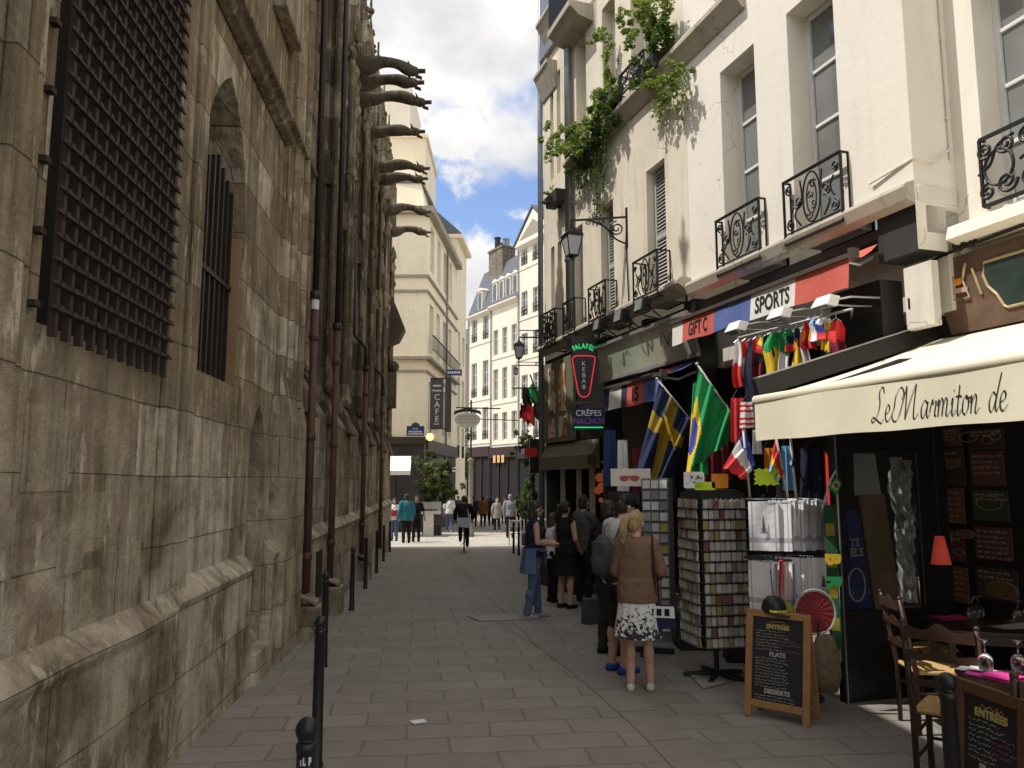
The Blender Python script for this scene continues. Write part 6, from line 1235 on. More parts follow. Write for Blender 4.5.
A = ground(748, 716); Bp = ground(806, 727); cc = (A + Bp) / 2; Wd = (Bp - A).length + .06
menu_board("menu_board", "oak framed chalk menu board standing on the pavement beside the souvenir racks", (cc.x, cc.y, gz(cc.y)), math.atan2(Bp.y - A.y, Bp.x - A.x), Wd, .83, R(9), M_oak, [("ENTRÉES", 7), ("PLATS", 10), ("DESSERTS", 4)])
menu_board("menu_board", "dark framed chalk menu board at the bottom right corner by the bollard", (2.07, 3.58, gz(3.58)), R(-80), .42, .90, R(5), mat("dark oak frame", (.12, .06, .03), .45, 0, .3, 9), [("ENTRÉES", 8), ("PLATS", 12), ("DESSERTS", 5)])
# ------------------------------------------------------------------ lanterns, signs, plants and other street things
M_lamp = mat("black lantern iron", (.02, .021, .022), .45, .4, .2, 9); M_lglass = mat("milky lantern glass", (.42, .44, .45), .15, 0, .2, 4)
def lantern(o, s=1.0):
    b = B(); b.lathe([(.0, .42), (.02, .4), (.03, .34), (.06, .32), (.07, .29), (.2, .2), (.215, .17), (.2, .165)], seg=4) ; b.M = None
    b.v = [(RZ(PI / 4) @ Vector(v))[:] for v in b.v]; b.v = [(x * s, y * s, z * s) for x, y, z in b.v]; b.build("roof", M_lamp, o)
    b = B(); T4 = [(.19 * x, .19 * y, .16) for x, y in ((-.72, -.72), (.72, -.72), (.72, .72), (-.72, .72))]; B4 = [(x * .58, y * .58, -.17) for x, y, z in T4]
    for i in range(4): b.bar(Vector(T4[i]) * s, Vector(B4[i]) * s, .016 * s, .016 * s); b.bar(Vector(B4[i]) * s, Vector(B4[(i + 1) % 4]) * s, .018 * s, .02 * s); b.bar(Vector(T4[i]) * s, Vector(T4[(i + 1) % 4]) * s, .02 * s, .02 * s)
    b.lathe([(.0, -.25 * s), (.03 * s, -.22 * s), (.03 * s, -.2 * s), (.09 * s, -.18 * s), (.09 * s, -.165 * s)], seg=10); b.build("cage", M_lamp, o)
    b = B()
    for i in range(4): b.quad(*[Vector(q) * s * .98 for q in (T4[i], T4[(i + 1) % 4], B4[(i + 1) % 4], B4[i])])
    b.build("glass", M_lglass, o)
# big wall lantern on its scrolled bracket
s, z = RF.fp(627, 222); Pm = RF.w(s, 0, z); Pl = at(572, 246, Pm.y + .12); o = empty("wall_lantern", Pl, RF.rz, "large black street lantern on a scrolled wall bracket below the plants", "street lantern"); lantern(o, 1.0)
IM = (Matrix.Translation(Pl) @ RZ(RF.rz)).inverted(); q = IM @ Pm; top = Vector((0, 0, .42)); zt = q.z + .0
b = B(); b.tube([(0, 0, .36), (0, 0, .46)], .02, 8); b.bar((-.06, 0, .46), (q.x, q.y, .46), .03, .03); b.bar((q.x, q.y, .62), (q.x, q.y, -.06), .05, .035)
d = Vector((q.x, q.y, 0)); L_ = d.length; d = d / L_
def pl(pts): return [d * a + Vector((0, 0, z_)) for a, z_ in pts]
b.tube(pl(spiral((L_ - .17, .27), .13, 1.8, PI / 2, 1)), .014, 6); b.tube(pl(catpts([(L_ - .02, .0), (L_ - .2, .1), (L_ - .36, .3), (L_ - .62, .43), (.1, .45)])), .015, 6); b.tube(pl(spiral((.28, .4), .05, 1.4, PI / 2, 1)), .01, 5); b.tube(pl(spiral((L_ * .55, .38), .06, 1.4, PI / 2, 1)), .01, 5); b.build("bracket", M_lamp, o)
b = B(); b.tube([(q.x - .01, q.y - .02, -.06), (q.x + .04, q.y - .02, -.8), (q.x + .1, q.y - .02, -2.1)], .012, 6); b.box(q.x - .02, q.x + .09, q.y - .06, q.y, -1.3, -1.0); b.build("cable", M_iron, o)
# two smaller dark lanterns on the bend
for (px, py, Y, mx, my, lab) in [(519, 352, 17.2, 546, 345, "small dark lantern projecting from the corner house, seen against the white houses"), (516, 372, 24, 545, 372, "little lantern farther down the row below the corner lantern")]:
    P = at(px, py, Y); o = empty("wall_lantern", P, 0, lab, "street lantern"); s_ = .8 if Y < 20 else .5; lantern(o, s_); m_ = at(mx, my, Y) - P; b = B(); b.bar((0, 0, .42 * s_), (m_.x, 0, .42 * s_), .03, .03); b.bar((0, 0, .62 * s_), (m_.x, 0, .62 * s_), .02, .02); b.tube([(x, 0, z_) for x, z_ in spiral((m_.x * .7, .52 * s_), .09 * s_, 1.3)], .01, 5); b.build("bracket", M_lamp, o)
# foliage on the ledges
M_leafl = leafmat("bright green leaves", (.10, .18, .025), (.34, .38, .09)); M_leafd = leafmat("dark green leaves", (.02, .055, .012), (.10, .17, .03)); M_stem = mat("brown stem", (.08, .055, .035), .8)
M_pot = mat("dark planter", (.045, .04, .035), .7, 0, .3, 5)
def foliage(o, blobs, nper, r, m, seed, name="foliage"):
    rnd = random.Random(seed); b = B()
    for (c, rad) in blobs:
        c = Vector(c); n = int(nper * (rad[0] * rad[1] * rad[2]) ** (2 / 3) * 52)
        subs = [(Vector((rnd.gauss(0, .55) * rad[0], rnd.gauss(0, .55) * rad[1], rnd.gauss(0, .55) * rad[2])), rnd.uniform(.18, .42)) for _ in range(12)]
        for _ in range(n):
            sc_, sr_ = rnd.choice(subs); v = Vector((rnd.gauss(0, 1), rnd.gauss(0, 1), rnd.gauss(0, 1))).normalized() * sr_ * rnd.uniform(.3, 1)
            b.leaf(c + sc_ + Vector((v.x * rad[0], v.y * rad[1], v.z * rad[2])), r * rnd.uniform(.6, 1.35), rnd)
    return b.build(name, m, o)
def pxblob(px, py, rx, ry, off, o, dep=.25):
    s_, z_ = RF.fp(px, py, -off); p = RF.w(s_, -off, z_); k_ = p.y / F; return ((s_ - o[0], -off - o[1], z_ - o[2]), (max(rx * k_ * 1.9, .1), dep, ry * k_))
def ledge_plant(label, anchor, light, dark, trail, seed):
    s_, z_ = RF.fp(*anchor, -.15); w = RF.w(s_, -.15, z_); o = empty("ledge_plant", w, RF.rz, label, "plant", "plants on the house ledges"); og = (s_, -.15, z_)
    b = B(); b.prism([(-.3, -.1, -.1), (.3, -.1, -.1), (.33, -.13, .12), (-.33, -.13, .12)], (0, .2, 0)); b.build("planter", M_pot, o)
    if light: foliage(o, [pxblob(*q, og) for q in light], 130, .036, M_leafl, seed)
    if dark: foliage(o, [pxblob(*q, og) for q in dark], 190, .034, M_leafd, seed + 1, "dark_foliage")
    rnd = random.Random(seed); b = B()
    for (px, y0, y1, n) in trail:
        for _ in range(n):
            a, z0 = RF.fp(px + rnd.uniform(-4, 4), y0, -.12); _, z1 = RF.fp(px, y0 + (y1 - y0) * rnd.uniform(.5, 1), -.12); pts = [(a - s_ + rnd.uniform(-.05, .05), .03 + rnd.uniform(-.1, .05), z0 - z_ + (z1 - z0) * t) for t in (0, .3, .6, 1)]
            b.tube(catmull(pts, 3), .006, 4)
            for k in range(16):
                t = rnd.random(); b.leaf((a - s_ + rnd.gauss(0, .05), rnd.gauss(0, .06), z0 - z_ + (z1 - z0) * t), .04, rnd)
    if b.v: b.build("trailing_stems", M_leafd if seed % 2 else M_leafl, o)
    return o
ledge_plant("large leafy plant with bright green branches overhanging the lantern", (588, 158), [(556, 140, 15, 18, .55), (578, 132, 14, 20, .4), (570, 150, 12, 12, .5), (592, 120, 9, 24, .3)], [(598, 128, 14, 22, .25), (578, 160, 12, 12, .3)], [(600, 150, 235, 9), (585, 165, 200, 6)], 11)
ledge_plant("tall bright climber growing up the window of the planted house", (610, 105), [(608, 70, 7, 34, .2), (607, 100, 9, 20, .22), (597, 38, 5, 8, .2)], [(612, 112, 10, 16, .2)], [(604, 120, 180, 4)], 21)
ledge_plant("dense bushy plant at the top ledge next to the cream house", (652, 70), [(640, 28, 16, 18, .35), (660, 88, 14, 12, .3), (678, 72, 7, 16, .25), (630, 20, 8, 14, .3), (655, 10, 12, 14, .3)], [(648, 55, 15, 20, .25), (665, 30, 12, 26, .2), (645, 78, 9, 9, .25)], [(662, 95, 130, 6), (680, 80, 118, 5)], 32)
ledge_plant("small plant pot high on the corner house wall", (556, 200), [(556, 195, 3, 7, .15)], [(557, 205, 2, 5, .1)], [], 43)
M_leaft = leafmat("deep shade leaves", (.012, .03, .008), (.05, .08, .02)); M_leafu = leafmat("sunlit olive leaves", (.10, .13, .04), (.28, .30, .12))  # shaded and sunlit copies of one tree's leaf colour
# tree in a planter at the cafe corner
P = ground(432, 531); P = at(432, 524, 35.0); zg_ = gz(35.0); o = empty("planter_tree", (P.x, 35.0, zg_), 0, "small bushy tree in a dark planter at the sunny cafe corner", "tree"); o.scale = (.82, .82, .9); b = B(); b.box(-.5, .5, -.4, .4, 0, .55); b.build("planter", M_pot, o); b = B()
for q in range(5): b.tube([(random.uniform(-.15, .15), 0, .5), (random.uniform(-.5, .5), random.uniform(-.3, .3), 1.5), (random.uniform(-.9, .9), random.uniform(-.5, .5), 2.6)], [.05, .035, .015], 6)
b.build("trunk", M_stem, o)
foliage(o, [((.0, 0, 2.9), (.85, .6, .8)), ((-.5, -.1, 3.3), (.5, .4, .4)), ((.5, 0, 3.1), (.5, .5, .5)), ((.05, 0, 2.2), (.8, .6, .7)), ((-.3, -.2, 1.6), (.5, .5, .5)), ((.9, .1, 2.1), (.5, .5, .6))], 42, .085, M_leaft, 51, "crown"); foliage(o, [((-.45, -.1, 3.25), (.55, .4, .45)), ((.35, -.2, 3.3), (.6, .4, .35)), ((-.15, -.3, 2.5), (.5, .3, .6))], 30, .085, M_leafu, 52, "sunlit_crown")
b = None
o = empty("street_tree", (gx(463, 66), 66, gz(66)), 0, "slim dark green tree in the gap between the far houses", "tree"); b = B(); b.tube([(0, 0, 0), (.1, 0, 4), (0, 0, 8)], [.15, .1, .04], 8); b.build("trunk", M_stem, o); foliage(o, [((0, 0, 6.6), (.6, .6, 2.2)), ((.1, 0, 4.4), (.6, .6, 1.3))], 12, .16, M_leafd, 61, "crown")
# cafe banner, second banner, street plaque, globe lamp, blue sign
def plate(name, label, cat, px0, py0, px1, py1, Y, m, th=.05, edge=None):
    a = at(px0, py0, Y); c = at(px1, py1, Y); ctr = (a + c) / 2; o = empty(name, ctr, 0, label, cat); w, h = abs(c.x - a.x) / 2, abs(a.z - c.z) / 2; b = B(); b.box(-w, w, -th / 2, th / 2, -h, h); b.build("panel", m, o)
    if edge: b = B(); b.tube([(-w, -th / 2, -h), (w, -th / 2, -h), (w, -th / 2, h), (-w, -th / 2, h)], .03, 5, closed=True); b.build("rim", edge, o)
    return o, w, h
M_grbl = mat("grey black banner cloth", (.05, .05, .055), .8); M_pale = mat("pale sign print", (.55, .55, .52), .7); M_enam = mat("blue enamel", (.03, .05, .19), .3); M_dgreen = mat("dark green enamel", (.02, .05, .035), .35)
o, w, h = plate("cafe_banner", "tall dark grey banner lettered vertically on the cafe house corner", "banner", 430.5, 379, 443, 428, 35.6, M_grbl)
for i, ch in enumerate("CAFE"): text(ch, .28, T(.02, -.03, .28 - .34 * i) @ RY(0), M_pale, o)
b = B(); b.ribbon([(-w * .6 + w * 1.2 * i / 16, h - .32 + .05 * math.sin(i * 2.1)) for i in range(17)], .035, -.03); b.build("script_line", M_pale, o); text("Café", .15, T(.0, -.03, h - .55), M_pale, o, shear=.4, wide=.7) if False else None
b = B(); b.ribbon([(-w * .7 + w * 1.4 * i / 20, h - .55 + .04 * math.sin(i * 1.9)) for i in range(21)], .03, -.03); b.ribbon([(-w * .4 + w * .8 * i / 12, -h + .18 + .03 * math.sin(i * 2.3)) for i in range(13)], .03, -.03); b.build("script_line", M_pale, o); b = B(); b.bar((-w, 0, h + .03), (w + .2, 0, h + .03), .06, .05); b.bar((-w, 0, -h - .03), (w + .2, 0, -h - .03), .06, .05); b.build("bracket", M_iron, o)
for c in [c_ for c_ in o.children if c_.name.startswith("lettering")]:
    pass
o, w, h = plate("dark_banner", "narrow second dark banner directly behind the lettered cafe banner", "banner", 445.5, 378, 451, 432, 36.6, M_grbl)
o, w, h = plate("street_plaque", "blue and green enamel street name plaque on the cafe house wall", "street sign", 407, 426.5, 424, 435.5, 35.93, M_enam, .03, M_dgreen)
b = B(); b.prism([(w * .5 * math.cos(t), -.0, h + .02 + .17 * math.sin(t)) for t in [PI * i / 12 for i in range(13)]], (0, .02, 0)); b.build("arched_top", M_dgreen, o); text("RUE", .1, T(0, -.02, .1), M_pale, o); b = B()
for k_, zz in ((0, -.03), (1, -.13)):
    xx = -w * .8
    while xx < w * .8: l = random.uniform(.05, .1); b.box(xx, xx + l, -.02, -.016, zz - .03, zz + .03); xx += l + .02
b.build("worn_lettering", M_pale, o)
P = at(430, 437, 34.8); o = empty("globe_lamp", P, 0, "lit orange globe lamp by the street plaque", "lamp"); b = B(); b.ball((0, 0, 0), .17, 14, 10); b.build("globe", mat("warm lit globe", (1, .6, .25), .4, emit=(1, .42, .1), es=3.5), o, smooth=True); b = B(); b.tube([(0, 0, .16), (0, .1, .4), (.1, 1.1, .42)], .03, 6); b.build("arm", M_iron, o)
o, w, h = plate("blue_sign", "small blue sign jutting out above the cafe banner", "sign", 446, 369.5, 462, 375.5, 36.2, M_enam); b = B()
xx = -w * .8
while xx < w * .8: l = random.uniform(.05, .1); b.box(xx, xx + l, -.03, -.026, -.05, .05); xx += l + .03
b.build("worn_lettering", M_pale, o)
# oval hanging sign
P = at(467.5, 419, 33.0); o = empty("oval_sign", P, 0, "pale oval hanging sign with a dark scalloped top over the street", "shop sign"); k_ = 33.0 / F; b = B(); O_ = [(13 * k_ * math.cos(t), (9 if math.sin(t) < 0 else 6) * k_ * math.sin(t)) for t in [2 * PI * i / 28 for i in range(28)]]; b.prism([(x, -.04, z) for x, z in O_], (0, .08, 0)); b.build("panel", mat("pale grey sign", (.42, .43, .38), .6, 0, .15, 5), o)
b = B(); b.prism([(x * k_, -.055, z * k_) for x, z in [(-14, 4), (-13, 8), (0, 11.5), (13, 8), (14, 4), (10, 6), (5, 7), (0, 7.6), (-5, 7), (-10, 6)]], (0, .11, 0)); b.build("canopy", M_iron, o); b = B()
for q in range(3): b.ribbon([((-9 + 18 * i / 24) * k_, (2.5 - 3 * q + math.sin(i * 1.7 + q) * .8) * k_) for i in range(25)], .035, -.046)
b.build("faint_script", M_line, o); b = B(); b.bar((-.5, 0, 11.5 * k_), (1.4, .5, 11.5 * k_), .05, .05); b.tube([(13 * k_, 0, 0), (2.2, .6, -.02)], .02, 5); b.build("bracket", M_iron, o)
post = empty("sign_post", (gx(471, 33.6), 33.6, gz(33.6)), 0, "pale post carrying the oval hanging sign", "post"); b = B(); b.lathe([(.16, 0), (.16, .3), (.1, .4), (.09, 3.2), (.16, 3.3), (.0, 3.4)], seg=12); b.build("shaft", M_line, post, smooth=True); b = B(); b.tube([(0, 0, 3.3), (0, 0, 5.9)], .04, 8); b.build("upper_pole", M_iron, post)
# white parasol, counter sign and terrace furniture on the sunny corner
PX = empty("parasol", (gx(397, 34.2), 34.2, gz(34.2)), 0, "white cafe parasol awning at the church end", "parasol"); b = B(); b.tube([(0, 0, 0), (0, 0, 2.6)], .04, 8); b.build("pole", M_iron, PX); b = B(); zt = at(397, 455, 34.2).z - gz(34.2); ze = at(397, 471, 34.2).z - gz(34.2); b.poly([(-1.0, -1, ze), (.75, -1, ze), (.45, 1.6, zt), (-1.0, 1.6, zt)]); b.quad((-1, -1, ze - .18), (.75, -1, ze - .18), (.75, -1, ze), (-1, -1, ze)); b.poly([(.75, -1, ze - .18), (.45, 1.6, zt), (.75, -1, ze)]); b.build("canopy", M_wht, PX)
o, w, h = plate("counter_sign", "grey lettered counter sign in front of the planter tree", "sign", 416.5, 502, 441, 514, 34.2, mat("grey counter panel", (.30, .31, .29), .6), .3); b = B(); b.box(-w, w, -.16, -.152, -h, -h + .14); b.build("pale_band", M_pale, o); text("CREPERIE", .12, T(0, -.165, -h + .3), M_ink, o, wide=1.1) if False else None
b = B(); xx = -w * .8
while xx < w * .7: l = random.uniform(.05, .12); b.box(xx, xx + l, -.156, -.1515, -h * .55, -h * .15); xx += l + .03
b.build("worn_lettering", M_ink, o); b = B(); zb_ = gz(34.2) - o.location.z; b.box(-.22, .22, -.1, .1, zb_, -h); b.build("pedestal", M_wht, o)
# folded cafe chairs at the right of the sunlit strip, with a pale back slats
ch = None
for i, (px, Y, lab) in enumerate([(515, 27.5, "left white slatted terrace chair beside the far bollards"), (541, 27.0, "right white slatted terrace chair at the end of the shop row")]):
    if ch is None:
        ch = empty("terrace_chair"); b = B()
        for k in range(3): b.box(-.22, .22, -.02, .02, .66 + .09 * k, .72 + .09 * k)
        b.build("backrest", M_white, ch); b = B(); b.box(-.22, .22, 0, .42, .43, .46); b.build("seat", M_white, ch)
        for sx in (-1, 1): b = B(); b.bar((sx * .21, -.02, 0), (sx * .21, 0, .93), .03, .03); b.build("back_leg", M_white, ch); b = B(); b.bar((sx * .2, .42, 0), (sx * .2, .2, .46), .03, .03); b.build("front_leg", M_white, ch)
        o = ch
    else: o = copy_tree(ch)
    o.location = (gx(px, Y), Y, gz(Y)); tag(o, lab, "chair", "white terrace chairs")
# bundle of coloured flags, dark awning and hanging baskets on the row beyond the corner
FB = at(534, 400, 19.5); o = empty("flag_bundle", FB, 0, "bundle of red green and white flags jutting from the row beyond the corner", "flag"); b = B(); rnd = random.Random(8); kk = 19.5 / F
for i in range(9):
    m_ = ["red", "black", "green", "black", "red", "white", "black", "red", "black"][i]; b.mi = i; cx, cz = rnd.uniform(-9, 8) * kk, rnd.uniform(-14, 14) * kk
    if m_ == "red": cz = rnd.uniform(-18, -6) * kk
    if m_ == "green": cx, cz = 0, 6 * kk
    b.grid(lambda u, v: (cx + (u - .5) * 12 * kk, .1 * math.sin(u * 7 + i) + .05 * i, cz + (v - .5) * 14 * kk + .08 * math.sin(u * 5 + v * 4 + i)), 6, 6, lambda u, v, i=i: i)
b.build("cloth", [FM[k] for k in ("red", "black", "green", "black", "red", "white", "black", "red", "black")], o, smooth=True); b = B(); b.tube([(12 * kk, 0, -20 * kk), (-4 * kk, 0, 26 * kk)], .02, 6); b.tube([(12 * kk, 0, -14 * kk), (-12 * kk, 0, 12 * kk)], .02, 6); b.bar((12 * kk, 0, 12 * kk), (-22 * kk, 0, 12 * kk), .03, .03); b.build("pole", M_iron, o)
for i, (px, py, Y, rx, ry, lab) in enumerate([(524, 446, 26, 9, 10, "round hanging basket plant above the far shopfronts"), (533, 470, 24, 10, 30, "tall dark potted shrub against the row beyond the corner"), (527, 500, 28, 8, 22, "dark potted shrub behind the far bollards")]):
    P = at(px, py, Y); o = empty("potted_plant", P, 0, lab, "plant"); k_ = Y / F; foliage(o, [((0, 0, 0), (rx * k_, .3, ry * k_))], 30, .09, M_leafd, 70 + i)
    b = B()
    if i: zz = gz(Y) - P.z; b.lathe([(.2, zz), (.26, zz + .4), (.26, zz + .45), (0, zz + .45)], seg=12); b.tube([(0, 0, zz + .4), (0, 0, 0)], .03, 6); b.build("pot", M_pot, o)
    else: b.lathe([(0, -.3), (.2, -.2), (.25, 0)], seg=12); b.tube([(0, 0, .2), (.9, .1, .5)], .015, 5); b.build("basket", M_pot, o)
P = at(533, 455, 22); o = empty("shop_awning", P, 0, "black awning end and red white sign jutting from the row beyond the corner", "awning"); b = B(); kk = 22 / F; b.box(-3 * kk, 12 * kk, -.05, 1.2, -18 * kk, 16 * kk); b.build("blind", M_blackp, o); b = B(); b.box(-8 * kk, 4 * kk, -.1, -.06, -2 * kk, 7 * kk); b.build("red_sign", FM["red"], o); b = B(); b.box(-12 * kk, -8.5 * kk, -.1, -.06, 1 * kk, 6 * kk); b.build("white_sign", FM["white"], o)
# red shop signs by the planter tree
o, w, h = plate("red_sign", "small red shop sign right of the planter tree", "sign", 443, 468, 456, 471, 36.0, FM["red"], .05, M_white)
# ------------------------------------------------------------------ people
def skinmat(name, c):
    m = mat(name, c, .55, 0, .1, 14); m.node_tree.nodes['Principled BSDF'].inputs['Subsurface Weight'].default_value = .08; return m
SK = [skinmat("fair skin", (.52, .32, .23)), skinmat("tan skin", (.40, .23, .15)), skinmat("brown skin", (.17, .085, .05))]
def hairmat(name, c):
    m, n, p = newmat(name); co = n.n('ShaderNodeTexCoord').outputs['Object']; a = n.noise(n.mapping(co, (60, 60, 6)), 1.5, 4, .6)
    n.put(p.inputs['Base Color'], n.mix(a, tuple(.45 * x for x in c), tuple(1.5 * x for x in c))); p.inputs['Roughness'].default_value = .45; bm = n.n('ShaderNodeBump', Strength=.7, Distance=.01, Height=a); n.put(p.inputs['Normal'], bm.outputs[0]); return m
HR = {'blonde': hairmat("blonde hair", (.36, .25, .11)), 'dark': hairmat("dark brown hair", (.03, .02, .014)), 'grey': hairmat("grey hair", (.28, .27, .26)), 'brown': hairmat("brown hair", (.09, .05, .025)), 'light': hairmat("pale hair", (.55, .47, .33))}
def fabric(name, c, sc=18, var=.16): return mat(name, c, .85, 0, var, sc, .004, 30, .2)
def remesh(b, name, m, parent, vox, sm=5, wr=0, wf=9, wz=7):
    me = bpy.data.meshes.new("tmp"); me.from_pydata(b.v, [], b.f); o = bpy.data.objects.new("tmp", me); COL.objects.link(o)
    r = o.modifiers.new("r", 'REMESH'); r.mode = 'VOXEL'; r.voxel_size = vox; r.use_smooth_shade = True
    s = o.modifiers.new("s", 'SMOOTH'); s.factor = .5; s.iterations = sm
    n = bpy.data.meshes.new_from_object(o.evaluated_get(bpy.context.evaluated_depsgraph_get())); bpy.data.objects.remove(o); bpy.data.meshes.remove(me)
    n.name = name; n.materials.clear(); n.materials.append(m)
    for p in n.polygons: p.use_smooth = True
    if wr:
        nv = [v.normal.copy() for v in n.vertices]; sd = random.random() * 50
        for v, q in zip(n.vertices, nv):
            c = v.co; a = mnoise.noise((c.x * wf, c.y * wf + sd, c.z * wz)) + .5 * mnoise.noise((c.x * wf * 2.3 + sd, c.y * wf * 2.3, c.z * wz * 2.6)); v.co = c + q * a * wr
    return link(bpy.data.objects.new(name, n), parent)
def cap(b, p, q, r1, r2, seg=10):
    p, q = Vector(p), Vector(q); b.tube([p, q], [r1, r2], seg); b.ball(p, r1, seg, 6); b.ball(q, r2, seg, 6)
def person(label, x, y, rz, H=1.7, sex='m', skin=0, hair=('short', 'dark'), top=None, bottom=None, skirt=None, shoe=None, arms=None, legs=None, lean=0.0, turn=0.0, nod=0.0, far=False, build=1.0, group=None, z=None):
    """front is +y. arms = ((elbow),(wrist)) left then right in a 1.7 m body; legs = ((knee),(ankle)) likewise"""
    k = H / 1.7; o = empty("person", (x, y, gz(y) if z is None else z), R(rz), label, "person", group); o.scale = (k, k, k); vox = .019 if far else .0095
    fw = .9 if sex == 'f' else 1.0; w = build
    def L(p): p = Vector(p); return Vector((p.x, p.y + lean * max(p.z - .95, 0), p.z))
    sh = (.185 if sex == 'm' else .158) * w; S = [L((-sh, 0, 1.385)), L((sh, 0, 1.385))]
    arms = arms or (((-.25, -.03, 1.11), (-.24, .06, .88)), ((.25, -.03, 1.11), (.24, .06, .88))); arms = [[L(q) for q in a] for a in arms]
    legs = legs or (((-.095, .015, .48), (-.1, -.02, .075)), ((.095, .015, .48), (.1, -.02, .075)))
    HP = [Vector((-.085, 0, .88)), Vector((.085, 0, .88))]
    def torso(b, g=0.0, zlo=.8, bust=True):
        def el(c, r): c = L(c); b.ball(c, (r[0] * w + g, r[1] * w + g, r[2] + g * .6), 16, 10)
        f_ = sex == 'f'; wz = (.132 if f_ else .15) if g < .018 else .16
        P_ = [(.84, .155, .105), (.93, .17 if f_ else .163, .118), (1.02, (wz + .165) / 2, .108), (1.1, wz, .1), (1.2, (wz + .165) / 2 + .002, .108), (1.29, .168 * fw, .113), (1.37, .145 * fw, .095), (1.425, .075, .06)]
        vs = []; n_ = 20
        for z_, rx_, ry_ in P_:
            for q in range(n_): a_ = 2 * PI * q / n_; vs.append(L(((rx_ * w + g) * math.cos(a_), (ry_ * w + g) * math.sin(a_) - .008, z_)))
        b._add(vs, [(i_ * n_ + q, i_ * n_ + (q + 1) % n_, (i_ + 1) * n_ + (q + 1) % n_, (i_ + 1) * n_ + q) for i_ in range(len(P_) - 1) for q in range(n_)] + [tuple(range(n_))[::-1], tuple((len(P_) - 1) * n_ + q for q in range(n_))])
        cap(b, S[0] * .92 + S[1] * .08, S[1] * .92 + S[0] * .08, .062 + g, .062 + g); el((0, -.015, 1.36), (.12 * fw, .085, .09))
        if sex == 'f' and bust:
            for sx in (-.07, .07): el((sx, .075, 1.25), (.062, .05, .06))
    def limb(b, i, g=0.0, f=1.0):
        e, h = arms[i]; 
        if f > .5: cap(b, S[i], e, .053 * w + g, .043 * w + g); q = e.lerp(h, (f - .5) * 2); cap(b, e, q, .044 * w + g, .031 + (1 - f) * .02 + g)
        else: q = S[i].lerp(e, f * 2); cap(b, S[i], q, .054 * w + g, .048 * w + g)
    def leg(b, i, g=0.0, f=1.0):
        kn, an = [Vector(q) for q in legs[i]]
        if f > .5: cap(b, HP[i], kn, .086 * w + g, .058 * w + g); q = kn.lerp(an, (f - .5) * 2); cap(b, kn, q, .056 * w + g, .04 + (1 - f) * .018 + g * 1.0); d = kn.lerp(an, .33); f > .7 and b.ball(d + Vector((0, -.018, 0)), (.054 * w + g, .056 + g, .1), 10, 7)
        else: q = HP[i].lerp(kn, f * 2); cap(b, HP[i], q, .09 * w + g, .07 * w + g)
    # ---- body: one continuous surface
    b = B(); torso(b)
    hc = L((0, .015, 1.585)) + Vector((0, nod * .06, -abs(nod) * .02)); HM = Matrix.Translation(hc) @ RZ(R(turn)) @ RX(-nod * .5)
    cap(b, L((0, -.012, 1.4)), hc + Vector((0, -.02, -.06)), .056, .052)
    def HB(p): return HM @ Vector(p)
    b.ball(HB((0, 0, .02)), (.075, .088, .1), 14, 10) if abs(turn) < 20 else b.ball(HB((0, 0, .02)), (.08, .083, .1), 14, 10)
    b.ball(HB((0, .028, -.045)), (.056, .058, .062), 12, 8); cap(b, HB((0, .082, .02)), HB((0, .102, -.012)), .011, .015)
    cap(b, HB((-.02, .082, -.045)), HB((.02, .082, -.045)), .01, .01)
    for sx in (-1, 1): b.ball(HB((sx * .078, -.005, .0)), (.012, .022, .03), 8, 6)
    for i in (0, 1):
        limb(b, i); e, h = arms[i]; d = (h - e).normalized(); sd = d.cross(Vector((0, 0, 1)) if abs(d.z) < .8 else Vector((0, 1, 0))).normalized(); nn = d.cross(sd).normalized()
        pc = h + d * .045; cap(b, h, h + d * .075, .027, .03); 
        for j, (off, ln) in enumerate(((-.03, .062), (-.01, .072), (.01, .068), (.029, .052))):
            a = h + d * .085 + sd * off; m_ = a + d * ln * .55 + nn * .006; t = m_ + d * ln * .4 + nn * .018; cap(b, a, m_, .0095, .009, 7); cap(b, m_, t, .009, .0078, 7)
        tb = h + d * .03 + sd * (-.03 if i else .03); cap(b, tb, tb + d * .035 + sd * (-.022 if i else .022) + nn * .008, .012, .0105, 7); cap(b, tb + d * .035 + sd * (-.022 if i else .022) + nn * .008, tb + d * .062 + sd * (-.022 if i else .022) + nn * .014, .0105, .009, 7)
        leg(b, i); an = Vector(legs[i][1]); cap(b, an + Vector((0, -.03, -.045)), an + Vector((0, .12, -.05)), .034, .026)
    body = remesh(b, "body", SK[skin], o, vox, 4)
    for sx in (-1, 1): b = B(); b.ball(HB((sx * .031, .078, .022)), (.011, .008, .008), 8, 6); (not far) and b.build("eye", mat("dark eye", (.02, .015, .012), .2), o, smooth=True)
    # ---- clothes
    if bottom:
        m_, f, g = bottom; b = B(); b.ball((0, -.01, .93), (.163 * w + g + .006, .12 * w + g + .006, .14), 16, 10); b.ball((0, 0, 1.0), (.15 * w + g, .11 * w + g, .07), 14, 8)
        for i in (0, 1): leg(b, i, g, f)
        remesh(b, "trousers" if f > .7 else "shorts", m_, o, vox, 4, .011, 8, 11)
    if skirt:
        m_, z1, z0, r0 = skirt; b = B(); n = 64
        b.grid(lambda u, v: L(((.155 * w + (r0 - .155) * v ** .8 + .012 * v * math.sin(u * 2 * PI * 13)) * math.cos(u * 2 * PI), (.118 * w + (r0 * .82 - .118) * v ** .8 + .012 * v * math.sin(u * 2 * PI * 13)) * math.sin(u * 2 * PI) - .005, z1 + (z0 - z1) * v)), n, 14); b.build("skirt", m_, o, smooth=True)
